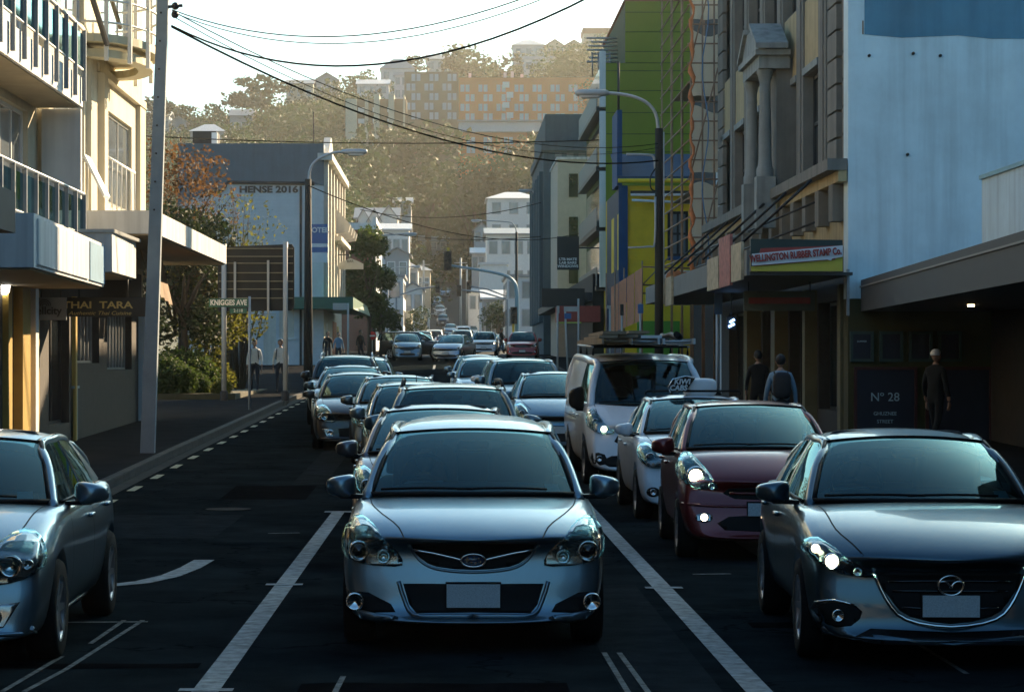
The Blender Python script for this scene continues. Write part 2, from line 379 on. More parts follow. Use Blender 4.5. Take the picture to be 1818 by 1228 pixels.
def caster(bvh, axis):
    if axis == 'y':      # from the front; (a,b) = (x,z)
        def f(a, b, off):
            h = bvh.ray_cast(Vector((a, -3, b)), Vector((0, 1, 0)))
            if h[0] is None or h[0].y > 1.6:
                h = bvh.find_nearest(Vector((a, .3, b)))
            n = h[1] if h[1].y < 0 else -h[1]
            return h[0] + n * off
    elif axis == 'z':
        def f(a, b, off):
            h = bvh.ray_cast(Vector((a, b, 4)), Vector((0, 0, -1)))
            if h[0] is None: h = bvh.find_nearest(Vector((a, b, .8)))
            return Vector((a, b, h[0].z + off))
    else:
        s = 1 if axis == '+x' else -1
        def f(a, b, off):
            h = bvh.ray_cast(Vector((s * 3, a, b)), Vector((-s, 0, 0)))
            if h[0] is None: h = bvh.find_nearest(Vector((s, a, b)))
            return Vector((h[0].x + s * off, a, b))
    return f

def patch(mb, outline, cast, off=.004, thick=.03, step=.035, sm=3):
    pts = [tuple(p) for p in (smooth_loop([(a, b, 0) for a, b in outline], sm) if sm > 1 else outline)]
    poly = [(p[0], p[1]) for p in pts]
    v2 = [Vector(p) for p in poly]; n = len(poly)
    xs = [p[0] for p in poly]; ys = [p[1] for p in poly]
    a = min(xs) + step / 2
    while a < max(xs):
        b = min(ys) + step / 2
        while b < max(ys):
            if in_poly((a, b), poly): v2.append(Vector((a, b)))
            b += step
        a += step
    r = geometry.delaunay_2d_cdt(v2, [(i, (i + 1) % n) for i in range(n)], [], 1, 1e-4)
    V = [cast(p.x, p.y, off) for p in r[0]]
    F = [tuple(f) for f in r[2]]
    cnt = {}
    for f in F:
        for i in range(len(f)):
            e = (f[i], f[(i + 1) % len(f)]); k = tuple(sorted(e)); cnt.setdefault(k, []).append(e)
    back = {}
    V2 = list(V)
    for k, es in cnt.items():
        if len(es) == 1:
            for q in k:
                if q not in back:
                    back[q] = len(V2); p = r[0][q]; V2.append(cast(p.x, p.y, off - thick))
            i, j = es[0]; F.append((j, i, back[i], back[j]))
    mb.add(V2, F, True); return mb

def ribbon(mb, path, cast, w=.008, off=.003, n=3):
    pts = smooth_loop([(a, b, 0) for a, b in path], n, closed=False) if len(path) > 2 else [Vector((path[0][0] + (path[1][0] - path[0][0]) * k / 8, path[0][1] + (path[1][1] - path[0][1]) * k / 8, 0)) for k in range(9)]
    vs = []; fs = []
    for i, p in enumerate(pts):
        t = (pts[min(i + 1, len(pts) - 1)] - pts[max(i - 1, 0)]).normalized(); nn = Vector((-t.y, t.x, 0)) * w / 2
        vs += [cast(p.x + nn.x, p.y + nn.y, off), cast(p.x - nn.x, p.y - nn.y, off)]
        if i: k = 2 * i; fs.append((k - 2, k - 1, k + 1, k))
    return mb.add(vs, fs, True)

def loft_body(sp, cut=True):
    """sub-divided loft through the stations, wheel arches cut out"""
    st = sp['st']; kz, kx, nl = sp.get('nose', (.30, .28, 1.0)); L = sp['L']
    tz, tx = sp.get('tail', (.15, .2))
    rings = []
    for (y, zb, w, zs, cr) in st:
        sf = sp.get('sf', .94); zm = zb + .48 * (zs - zb)
        half = [(0, zb), (w * .82, zb), (w * .955, zb + .12 * (zs - zb)), (w, zm), (w * .992, zs - .16 * (zs - zb)), (w * sf, zs), (w * .60, zs + cr * .72), (0, zs + cr)]
        ring = []
        for i, (x, z) in enumerate(half): ring.append((x, z))
        for i in range(6, 0, -1): ring.append((-half[i][0], half[i][1]))
        out = []
        for x, z in ring:
            fy = max(0., 1 - y / nl); ry = max(0., 1 - (L - y) / .8)
            yy = y + fy * (kz * max(0, z - .42) + sp.get('chin', .25) * max(0, .36 - z) + kx * (abs(x) / sp['W']) ** 2.6) - ry * (tz * max(0, z - .6) + tx * (abs(x) / sp['W']) ** 2.6)
            out.append((x, yy, z))
        rings.append(out)
    V = [p for r in rings for p in r]; n = 14; F = []
    for i in range(len(rings) - 1):
        for k in range(n):
            k2 = (k + 1) % n; F.append((i * n + k, i * n + k2, (i + 1) * n + k2, (i + 1) * n + k))
    def cap(o, flip):
        fs = []
        for i in range(7):
            a, b = o + i, o + i + 1; c, d = o + (n - i - 1) % n if i < 6 else o + 7, o + (n - i) % n
            if i == 0: f = (a, b, c)
            elif i == 6: f = (a, b, d)
            else: f = (a, b, c, d)
            fs.append(f[::-1] if flip else f)
        return fs
    F += cap(0, True) + cap((len(rings) - 1) * n, False)
    me = bpy.data.meshes.new('body'); me.from_pydata(V, [], F); me.update()
    bm = bmesh.new(); bm.from_mesh(me); bmesh.ops.recalc_face_normals(bm, faces=bm.faces)
    cl = bm.edges.layers.float.new('crease_edge')
    bm.edges.ensure_lookup_table()
    for e in bm.edges:
        a, b = e.verts[0].index, e.verts[1].index
        if a % n in (5, 9) and b % n == a % n: e[cl] = sp.get('crease', .35)
    bm.to_mesh(me); bm.free()
    o = bpy.data.objects.new('tmp_body', me); COL.objects.link(o)
    m = o.modifiers.new('s', 'SUBSURF'); m.levels = 2 if cut else 1; m.render_levels = m.levels
    tmp = []
    if cut:
        mb = MB()
        for yw in sp['axles']:
            for s in (-1, 1):
                r = sp['wr'] + .045; W = sp['W']
                mb.lathe([(0, -.16), (r, -.16), (r, .3), (0, .3)], (s * (W - .06), yw, sp['wr'] + .01), 28, 'x')
        c = link('tmp_cut', mb.mesh('cut')); tmp.append(c)
        bo = c and o.modifiers.new('b', 'BOOLEAN'); bo.operation = 'DIFFERENCE'; bo.object = c; bo.solver = 'EXACT'
    dg = bpy.context.evaluated_depsgraph_get(); dg.update()
    res = bpy.data.meshes.new_from_object(o.evaluated_get(dg))
    bpy.data.objects.remove(o)
    for c in tmp: bpy.data.objects.remove(c)
    res.materials.clear(); res.polygons.foreach_set('use_smooth', [True] * len(res.polygons))
    return res

def bvh_of(me): return BVHTree.FromPolygons([v.co.copy() for v in me.vertices], [tuple(p.vertices) for p in me.polygons])
_shape = {}
def bulge_patch(c00, c10, c01, c11, out, bow=(0, 0)):
    c00, c10, c01, c11 = map(Vector, (c00, c10, c01, c11)); out = Vector(out)
    return lambda u, v: (c00 * (1 - u) + c10 * u) * (1 - v) + (c01 * (1 - u) + c11 * u) * v + out * (4 * v * (1 - v) * .6 + 4 * u * (1 - u) * .4)

def car(sp, label, loc, yaw, pm, group='cars in the queue', detail=2, lit=False, rails=False, cat='car', pitch=0., driver=False, name='car'):
    T = thing(name, label, cat, loc, 0, group); T.rotation_euler = (pitch, 0, yaw)
    key = sp['id']
    if key not in _shape:
        me = loft_body(sp); _shape[key] = (me, bvh_of(me))
    me, bvh = _shape[key]
    body = link('body', me.copy() if False else me, T)
    if not me.materials: me.materials.append(pm)
    body.material_slots[0].link = 'OBJECT'; body.material_slots[0].material = pm
    fy, tz_, sx_, px_ = caster(bvh, 'y'), caster(bvh, 'z'), caster(bvh, '-x'), caster(bvh, '+x')
    def B(mb, nm, m, par=T): return mb.build(nm, m, par, local=True)
    W = sp['W']; L = sp['L']
    # ---- greenhouse
    wb, ybc, ybe, zbc, zbe = sp['wsb']; wt, ytc, yte, ztc, zte = sp['wst']
    def ws(u, v, off=0.):
        k = 2 * u - 1; b = Vector((wb * k, ybc + (ybe - ybc) * k * k, zbc + (zbe - zbc) * k * k)); t = Vector((wt * k, ytc + (yte - ytc) * k * k, ztc + (zte - ztc) * k * k))
        p = b.lerp(t, v); q = 4 * v * (1 - v); nrm = Vector((0, -(ztc - zbc), ytc - ybc)).normalized()
        return p + nrm * (.025 * q + off)
    g = B(MB().grid(ws, 16, 8), 'windscreen', WSG)
    fr = MB()
    for e in (0, 1): fr.tube([ws(e * .996 + .002, v / 8, .004) for v in range(9)], .018, 6)
    fr.tube([ws(u / 16, 0, .002) for u in range(17)], .02, 6); fr.tube([ws(u / 16, 1, .002) for u in range(17)], .012, 6)
    B(fr, 'seal', BLKP, g)
    roof = sp['roof']; rc = sp.get('rcrown', .05)           # (y, halfw, zedge)
    belt = sp['belt']                                       # (y, x, z)
    def rf(u, v):
        k = 2 * u - 1; y = roof[0][0] + (roof[-1][0] - roof[0][0]) * v
        x = interp(y, [(a, b) for a, b, c in roof]); z = interp(y, [(a, c) for a, b, c in roof])
        f = 1 - v
        return Vector((x * k * .985, y + (ytc - yte) * (1 - k * k) * f, z + (ztc - zte) * (1 - k * k) * f + rc * (1 - abs(k) ** 2.4) * (1 - f) - .035 * abs(k) ** 10 - .02 * max(0, 1 - v * 9)))
    rfm = MB().grid(rf, 12, 12); rfm.grid(lambda u, v: rf(u, v) - Vector((0, 0, .05)), 6, 6, flip=True)
    B(rfm, 'roof', pm)
    def bp(y): return Vector((interp(y, [(a, b) for a, b, c in belt]), y, interp(y, [(a, c) for a, b, c in belt])))
    def rp(y): return Vector((interp(y, [(a, b) for a, b, c in roof]), y, interp(y, [(a, c) for a, b, c in roof])))
    def mir(p, s): return Vector((p.x * s, p.y, p.z))
    rb = sp['rear']                                         # rear screen base (halfw, y, z)
    for s in (-1, 1):
        path = [bp(belt[0][0]) + Vector((.0, -.05, -.03)), bp(belt[0][0]).lerp(rp(roof[0][0]), .5) + Vector((.012, -.01, .02))] + [rp(a) for a, b, c in roof] + [rp(roof[-1][0]).lerp(Vector(rb), .55) + Vector((.03, 0.03, .03)), Vector(rb)]
        path = smooth_loop(path, 4, closed=False); path = [Vector((p.x - .012, p.y, p.z - (.034 if p.z > rp(roof[0][0]).z - .06 else .012))) for p in path]
        B(MB().tube([mir(p, s) for p in path], sp.get('pr', .042), 8), 'pillar', pm)
        for (b0, b1, t0, t1) in sp['win']:
            f = bulge_patch(mir(bp(b0), s), mir(bp(b1), s), mir(rp(t0), s), mir(rp(t1), s), (s * .02, 0, 0))
            sw = B(MB().grid(f, 4, 4), 'side_window', SDG)
            if detail > 1:
                e = MB(); e.tube([f(u / 4, 0) + Vector((s * .004, 0, 0)) for u in range(5)], .011, 6); e.tube([f(u / 4, 1) for u in range(5)], .012, 6)
                B(e, 'window_trim', sp.get('trim', BLKP), sw)
        for i, ((b0, b1, t0, t1), (c0, c1, d0, d1)) in enumerate(zip(sp['win'], sp['win'][1:])):
            f = bulge_patch(mir(bp(b1), s), mir(bp(c0), s), mir(rp(t1), s), mir(rp(d0), s), (s * .024, 0, 0))
            B(MB().grid(f, 2, 4), 'door_post', BLKG)
        for (b0, b1, t0, t1) in sp.get('panel', []):
            f = bulge_patch(mir(bp(b0), s), mir(bp(b1), s), mir(rp(t0), s), mir(rp(t1), s), (s * .026, 0, 0))
            B(MB().grid(f, 4, 4), 'quarter_panel', pm)
    rt = rp(roof[-1][0])
    B(MB().grid(lambda u, v: Vector((rt.x, rt.y, rt.z)).lerp(Vector(rb), v) * 1 if False else Vector(((1 - 2 * u) * (rt.x * (1 - v) + rb[0] * v), rt.y * (1 - v) + rb[1] * v + .04 * (1 - (1 - 2 * u) ** 2), rt.z * (1 - v) + rb[2] * v + rc * (1 - (1 - 2 * u) ** 2) * (1 - v))), 8, 4), 'rear_window', SDG)
    # ---- inside
    zb_ = interp(belt[0][0], [(a, c) for a, b, c in belt])
    dk = MB().grid(lambda u, v: (lambda y: Vector(((2 * u - 1) * (bp(y).x - .05), y, max(tz_((2 * u - 1) * (bp(y).x - .1), y, .008).z, bp(y).z - .06) if False else tz_((2 * u - 1) * (bp(y).x - .1), y, .01).z)))(ybe + .02 + (rb[1] - .1 - ybe) * v), 8, 12)
    B(dk, 'interior', DASH)
    if detail > 0:
        d = MB(); sball(d, (0, ybe + .28, zb_ - .01), (wb - .1, .3, .09), .5, .6, 16, 8); B(d, 'dashboard', DASH)
        ys = sp.get('seat_y', ybe + 1.05); zt = sp.get('seat_z', zb_ + .28)
        for s in (-1, 1):
            q = MB(); sball(q, (s * .36, ys, zt - .28), (.25, .09, .34), .4, .5, 12, 8); se = B(q, 'seat', SEAT)
            q = MB(); sball(q, (s * .36, ys + .02, zt + .09), (.13, .055, .10), .5, .5, 10, 6); B(q, 'headrest', SEAT, se)
        q = MB(); sball(q, (0, ys + .95, zt - .3), (.6, .09, .26), .3, .5, 14, 8); B(q, 'rear_seat', SEAT)
        if detail > 1:
            q = MB(); n = 22; c = Vector((-.36, ys - .55, zb_ + .10))
            q.tube([c + Vector((.18 * math.cos(2 * math.pi * i / n), .06 * math.sin(2 * math.pi * i / n), .17 * math.sin(2 * math.pi * i / n))) for i in range(n + 1)], .014, 6, False)
            q.tube([c + Vector((-.17, 0, 0)), c + Vector((.17, 0, 0))], .02, 6); B(q, 'steering_wheel', DASH)
            q = MB(); sball(q, (0, ytc - .1 + .02, ztc - .11), (.12, .02, .035), .5, .5, 12, 6); B(q, 'rear_view_mirror', DASH)
            q = MB().grid(lambda u, v: ws(.86 + .07 * u, .06 + .10 * v, -.012), 1, 1); B(q, 'licence_label', STICK)
            q = MB()
            for (u0, u1) in ((.05, .50), (.42, .86)):
                q.tube([ws(u0 + (u1 - u0) * k / 6, .035 + .015 * math.sin(k / 6 * 3.1), .02) for k in range(7)], .009, 5)
            B(q, 'wiper', BLKP)
    # ---- door mirrors
    mz, my = sp.get('mir', (zb_ + .08, ybe + .38)); mw, mh = sp.get('mirsize', (.112, .078))
    for s in (-1, 1):
        q = MB(); x0 = sp['W'] + mw * .62
        sball(q, (s * x0, my, mz), (mw, .085, mh), .55, .6, 16, 10, lambda p: Vector((p.x, p.y + .45 * abs(p.x) * (1 if True else 0), p.z * (1 - .25 * (p.x * s / mw)) )))
        mo = B(q, 'door_mirror', sp.get('mirmat') or pm)
        q = MB(); q.hexa([(s * (W - .1), my - .04, mz - mh * 1.15), (s * x0, my - .03, mz - mh * 1.1), (s * x0, my + .08, mz - mh * 1.1), (s * (W - .1), my + .08, mz - mh * 1.15), (s * (W - .1), my - .04, mz - mh * .75), (s * (x0 + .06), my - .03, mz - mh * .6), (s * (x0 + .06), my + .1, mz - mh * .6), (s * (W - .1), my + .08, mz - mh * .75)])
        B(q, 'mirror_arm', BLKP, mo)
    # ---- wheels
    wr = sp['wr']
    wk = (round(wr, 3), sp.get('spokes', 10))
    if ('w',) + wk not in _shape:
        t = MB().lathe([(wr * .66, -.10), (wr * .93, -.105), (wr, -.075), (wr, .075), (wr * .93, .105), (wr * .66, .10)], (0, 0, 0), 32, 'x').mesh('tyre'); t.materials.append(RUB)
        r = MB().lathe([(wr * .69, -.10), (wr * .69, .085), (wr * .66, .10), (wr * .62, .085), (wr * .58, .04), (0.0, .03)], (0, 0, 0), 32, 'x')
        for k in range(wk[1]):
            a = 2 * math.pi * k / wk[1]; ca, sa = math.cos(a), math.sin(a); h = wr * .055
            def pp(rr, ww, xx): return (xx, rr * ca - ww * sa, rr * sa + ww * ca)
            r.hexa([pp(.02, -h * 1.6, .03), pp(wr * .65, -h, .04), pp(wr * .65, h, .04), pp(.02, h * 1.6, .03), pp(.02, -h * 1.6, .075), pp(wr * .65, -h, .092), pp(wr * .65, h, .092), pp(.02, h * 1.6, .075)])
        r = r.mesh('rim'); r.materials.append(ALLOY)
        bk = MB().lathe([(wr * .60, .043), (0.0, .034)], (0, 0, 0), 24, 'x').mesh('brake_shadow'); bk.materials.append(STEEL)  # dark disc standing in for the shade behind the spokes
        _shape[('w',) + wk] = (t, r, bk)
    t, r, bk = _shape[('w',) + wk]
    for yw in sp['axles']:
        for s in (-1, 1):
            wh = thing('wheel', '', '', (s * (W - .105), yw, wr)); del wh['label'], wh['category']; wh.parent = T
            if s < 0: wh.rotation_euler = (0, 0, math.pi)
            for nm, mm in (('tyre', t), ('rim', r), ('wheel_shade_disc', bk)): link(nm, mm, wh)
    # ---- front
    for it in sp['front']:
        nm, m, out = it[0], it[1], it[2]; o = it[3] if len(it) > 3 else {}
        m = pm if m == 'paint' else m
        for s in ((1, -1) if o.get('mir') else (1,)):
            ol = [(a * s, b) for a, b in out]
            if s < 0: ol = ol[::-1]
            q = patch(MB(), ol, fy, o.get('off', .004), o.get('th', .03), o.get('step', .04), o.get('sm', 3))
            po = B(q, nm, m)
            if detail > 1 and nm == 'headlight': B(patch(MB(), ol, fy, o.get('off', .004) + .034, .02, .05, o.get('sm', 3)), 'lamp_cover', COVER, po)
            for (lx, lz, lr, lm) in o.get('lens', []):
                c = fy(lx * s, lz, o.get('off', .004) + .012)
                q = MB().lathe([(lr, .0), (lr * .98, .012), (lr * .82, .014), (lr * .6, -.004), (0.0, -.012)], c, 18, 'y')
                B(q, 'lens', CHROME if lm != AMBER else AMBER, po)
                if lm == 'proj' or lit and lm == 'main':
                    q = MB().lathe([(lr * .62, .004), (lr * .5, .022), (0.0, .034)], c, 16, 'y'); B(q, 'bulb', (LIT if detail > 1 else LITW) if lit else BLKG, po)
    for it in sp.get('bars', []):        # strips proud of the front
        nm, m, path, wd, off = it[:5]
        for s in ((1, -1) if len(it) > 5 and it[5] else (1,)):
            q = ribbon(MB(), [(a * s, b) for a, b in path], fy, wd, off); qq = MB(); n = len(q.v) // 2
            c = [ (Vector(q.v[2 * i]) + Vector(q.v[2 * i + 1])) / 2 for i in range(n)]
            B(qq.tube(c, wd / 2, 8), nm, pm if m == 'paint' else m)
    if 'plate' in sp:
        pz, ph = sp['plate']; y = min(fy(0, pz, 0).y, fy(.17, pz, 0).y) - .045
        q = MB().box(-.185, .185, y + .012, y + .08, pz - ph / 2 - .012, pz + ph / 2 + .012); pl = B(q, 'plate_holder', BLKP)
        q = MB().box(-.178, .178, y, y + .012, pz - ph / 2, pz + ph / 2); B(q, 'number_plate', PLATE)
    # ---- seams, handles, sills
    if detail > 1:
        for path, ax in sp.get('seams', []):
            for s in (1, -1):
                cst = {'z': tz_, 'x': px_ if s > 0 else sx_, 'y': fy}[ax]
                pth = [(a * s, b) for a, b in path] if ax != 'x' else path
                B(ribbon(MB(), pth, cst, .009, .0025), 'panel_gap', SEAM)
    if detail > 0:
        for s in (1, -1):
            cst = px_ if s > 0 else sx_
            for (hy, hz) in sp.get('handles', []):
                c = cst(hy, hz, .02); q = MB(); sball(q, c, (.02, .10, .017), .5, .5, 10, 6); B(q, 'door_handle', pm)
            if 'sill' in sp:
                y0, y1, z = sp['sill']; q = MB().tube([cst(y0 + (y1 - y0) * k / 6, z, .005) for k in range(7)], .022, 6); B(q, 'sill_strip', CHROME if sp.get('sillchrome') else pm)
    if rails:
        for s in (-1, 1):
            y0, y1 = roof[0][0] + .25, roof[-1][0] - .15; q = MB()
            pts = [mir(rp(y0), s)] + [mir(rp(y0 + (y1 - y0) * (k + .5) / 6), s) + Vector((-s * .03, 0, .085)) for k in range(6)] + [mir(rp(y1), s)]
            B(q.tube(smooth_loop(pts, 3, closed=False), .022, 8), 'roof_rail', rails if rails is not True else BLKP)
    if sp.get('aerial'):
        ay, az = sp['aerial']; B(MB().tube([(0, ay, az), (0, ay + .06, az + .14)], [.008, .004], 6), 'aerial', BLKP)
    return T

def base_spec(**k):
    d = dict(nose=(.30, .28, 1.0), sf=.94, wr=.32, rcrown=.045); d.update(k); return d
# ---- the shapes
def ell(cx, cz, rx, rz, n=14): return [(cx + rx * math.cos(2 * math.pi * k / n), cz + rz * math.sin(2 * math.pi * k / n)) for k in range(n)]
WAGON = base_spec(id='wagon', L=4.78, W=.89, axles=(.95, 3.70), wr=.325, nose=(.22, .34, 1.0), chin=.35,
    st=[(0, .22, .82, .72, .03), (.05, .19, .85, .77, .03), (.26, .18, .885, .85, .035), (.60, .18, .89, .895, .05), (.95, .18, .89, .915, .06), (1.3, .18, .89, .95, .05), (1.6, .18, .89, .955, .02),
        (2.4, .18, .89, .965, 0), (3.2, .18, .89, .975, 0), (3.8, .18, .89, .985, 0), (4.4, .19, .87, .99, 0), (4.7, .24, .82, .96, 0), (4.78, .32, .76, .9, 0)],
    wsb=(.735, 1.22, 1.50, 1.0, .985), wst=(.585, 2.05, 2.16, 1.435, 1.40), roof=[(2.16, .585, 1.40), (2.5, .60, 1.445), (3.0, .60, 1.46), (3.7, .59, 1.45), (4.25, .57, 1.41)], rcrown=.075,
    belt=[(1.50, .775, .975), (2.4, .80, .985), (3.4, .80, 1.0), (4.4, .77, 1.03)], rear=(.70, 4.62, 1.02),
    win=[(1.66, 2.62, 2.22, 2.70), (2.70, 3.42, 2.76, 3.45), (3.52, 4.3, 3.53, 4.12)], plate=(.378, .155), mir=(1.03, 1.72),
    handles=[(2.45, .82), (3.25, .84)], sill=(1.4, 3.3, .22),
    front=[('headlight', LAMPB, [(.80, .86), (.855, .74), (.83, .63), (.74, .585), (.60, .57), (.475, .575), (.50, .66), (.60, .76), (.70, .845)], dict(mir=1, lens=[(.765, .67, .072, 'proj'), (.60, .635, .05, 'side')], sm=2)),
           ('grille', BLKP, [(-.41, .715), (-.2, .722), (.2, .722), (.41, .715), (.35, .62), (.24, .565), (0, .545), (-.24, .565), (-.35, .62)], dict(sm=2)),
           ('lower_intake', BLKP, [(-.47, .455), (.47, .455), (.43, .32), (.38, .262), (-.38, .262), (-.43, .32)], dict(sm=1)),
           ('fog_recess', BLKP, [(.86, .41), (.70, .395), (.55, .32), (.52, .268), (.66, .262), (.84, .285)], dict(mir=1, lens=[(.785, .335, .062, 'fog')], sm=1)),
           ('bumper_lip', 'paint', [(.845, .275), (.62, .252), (.50, .225), (.62, .21), (.82, .235)], dict(mir=1, off=.02, sm=2))],
    bars=[('grille_wing', CHROME, [(-.40, .69), (-.2, .645), (0, .60), (.2, .645), (.40, .69)], .022, .022), ('grille_surround', 'paint', [(-.43, .72), (-.36, .61), (-.24, .55), (0, .53), (.24, .55), (.36, .61), (.43, .72)], .02, .012),
          ('bumper_crease', 'paint', [(.50, .47), (.465, .36), (.40, .25), (.2, .243), (0, .242)], .03, .006, 1)],
    seams=[([(.73, 1.38), (.70, 1.0), (.62, .62), (.50, .32), (.46, .16)], 'z'), ([(1.55, .93), (1.52, .6), (1.5, .26)], 'x'), ([(2.66, .95), (2.64, .6), (2.62, .26)], 'x')])
SEDAN = base_spec(id='sporthatch', L=4.46, W=.895, axles=(.93, 3.63), wr=.325, nose=(.26, .36, 1.0), chin=.3,
    st=[(0, .20, .80, .64, .05), (.05, .17, .84, .71, .05), (.28, .16, .885, .81, .06), (.60, .16, .895, .87, .07), (.95, .16, .897, .92, .07), (1.3, .17, .89, .95, .06), (1.6, .17, .885, .955, .02),
        (2.4, .18, .88, .975, 0), (3.2, .18, .89, 1.0, 0), (3.8, .18, .895, 1.02, 0), (4.1, .19, .87, 1.02, 0), (4.38, .24, .80, .98, 0), (4.46, .32, .72, .9, 0)],
    wsb=(.72, 1.28, 1.58, 1.0, .985), wst=(.56, 2.12, 2.25, 1.405, 1.365), roof=[(2.25, .56, 1.365), (2.6, .58, 1.40), (3.0, .575, 1.40), (3.4, .56, 1.375), (3.7, .54, 1.33)], rcrown=.055,
    belt=[(1.58, .76, .97), (2.4, .79, .99), (3.2, .78, 1.01), (4.0, .74, 1.03)], rear=(.66, 4.08, 1.01),
    win=[(1.74, 2.66, 2.32, 2.72), (2.74, 3.5, 2.78, 3.45)], panel=[(3.5, 3.98, 3.45, 3.68)], plate=(.40, .135), mir=(1.03, 1.80), mirsize=(.12, .072),
    handles=[(2.5, .84), (3.35, .87)], sill=(1.35, 3.2, .21), spokes=8,
    front=[('headlight', LAMPD, [(.85, .775), (.865, .72), (.80, .655), (.68, .60), (.52, .575), (.45, .59), (.56, .65), (.70, .73), (.79, .785)], dict(mir=1, lens=[(.73, .672, .055, 'proj'), (.815, .735, .035, 'main'), (.575, .61, .03, 'side')], sm=2)),
           ('grille', BLKP, [(-.45, .60), (-.2, .612), (.2, .612), (.45, .60), (.36, .42), (.25, .33), (0, .285), (-.25, .33), (-.36, .42)], dict(sm=2)),
           ('lower_intake', BLKP, [(-.50, .255), (0, .235), (.50, .255), (.60, .205), (0, .19), (-.60, .205)], dict(sm=1)),
           ('fog_recess', BLKP, [(.84, .40), (.66, .42), (.55, .36), (.62, .27), (.80, .265), (.87, .32)], dict(mir=1, lens=[(.70, .335, .04, 'fog')], sm=2)),
           ('bumper_lip', 'paint', [(-.78, .225), (0, .185), (.78, .225), (.76, .20), (0, .165), (-.76, .20)], dict(off=.02, sm=2))],
    bars=[('grille_frame', CHROME, [(-.475, .61), (-.40, .44), (-.28, .315), (0, .265), (.28, .315), (.40, .44), (.475, .61)], .026, .016),
          ('grille_bar', BLKG, [(-.39, .55), (0, .555), (.39, .55)], .016, .012), ('grille_bar', BLKG, [(-.36, .49), (0, .49), (.36, .49)], .016, .012), ('grille_bar', BLKG, [(-.3, .39), (0, .375), (.3, .39)], .016, .012),
          ('fog_trim', CHROME, [(.83, .415), (.72, .43), (.60, .40)], .014, .014, 1)],
    seams=[([(.71, 1.45), (.70, 1.0), (.68, .6), (.60, .36), (.55, .24)], 'z'), ([(1.62, .92), (1.58, .6), (1.56, .24)], 'x'), ([(2.70, .96), (2.68, .6), (2.66, .24)], 'x')])
HATCH = base_spec(id='smallhatch', L=3.85, W=.838, axles=(.74, 3.19), wr=.295, nose=(.40, .26, .9), chin=.3,
    st=[(0, .24, .76, .70, .06), (.05, .20, .79, .78, .06), (.25, .18, .83, .88, .07), (.5, .18, .838, .97, .07), (.74, .18, .838, 1.0, .06), (1.0, .18, .838, 1.03, .04), (1.3, .18, .838, 1.03, .0),
        (2.0, .18, .838, 1.03, 0), (2.7, .18, .838, 1.03, 0), (3.2, .18, .838, 1.03, 0), (3.6, .19, .82, 1.03, 0), (3.8, .26, .78, .98, 0), (3.85, .34, .72, .9, 0)],
    wsb=(.705, .90, 1.18, 1.07, 1.05), wst=(.56, 1.80, 1.90, 1.485, 1.455), roof=[(1.90, .56, 1.455), (2.2, .58, 1.48), (2.7, .58, 1.485), (3.2, .565, 1.465), (3.6, .54, 1.42)], rcrown=.05,
    belt=[(1.18, .745, 1.035), (1.9, .76, 1.04), (2.8, .755, 1.06), (3.6, .72, 1.08)], rear=(.66, 3.78, 1.05),
    win=[(1.28, 1.52, 1.9, 1.94), (1.58, 2.35, 1.98, 2.40), (2.42, 3.15, 2.45, 3.12)], panel=[(3.15, 3.65, 3.12, 3.58)], plate=(.50, .125), mir=(1.07, 1.50), mirsize=(.12, .085),
    handles=[(2.2, .88), (3.0, .90)], sill=(1.1, 2.8, .22), aerial=(2.05, 1.53),
    front=[('headlight', LAMPB, [(.755, 1.0), (.81, .90), (.80, .78), (.70, .70), (.56, .69), (.46, .71), (.52, .80), (.62, .93), (.69, 1.0)], dict(mir=1, lens=[(.665, .805, .10, 'main'), (.52, .73, .035, 'side')], sm=2)),
           ('grille', BLKP, [(-.36, .70), (.36, .70), (.30, .60), (-.30, .60)], dict(sm=2)),
           ('lower_intake', BLKP, [(-.36, .43), (.36, .43), (.40, .30), (-.40, .30)], dict(sm=2)),
           ('fog_lamp', LAMPB, ell(.60, .42, .085, .05), dict(mir=1, lens=[(.60, .42, .045, 'main')], sm=1))],
    bars=[('bumper_crease', 'paint', [(-.80, .55), (-.5, .53), (0, .525), (.5, .53), (.80, .55)], .03, .006), ('grille_bar', 'paint', [(-.35, .655), (0, .65), (.35, .655)], .03, .014)],
    seams=[([(.70, 1.08), (.68, .7), (.56, .4)], 'z'), ([(1.30, .98), (1.25, .6), (1.22, .26)], 'x'), ([(2.38, 1.0), (2.37, .6), (2.36, .26)], 'x')])
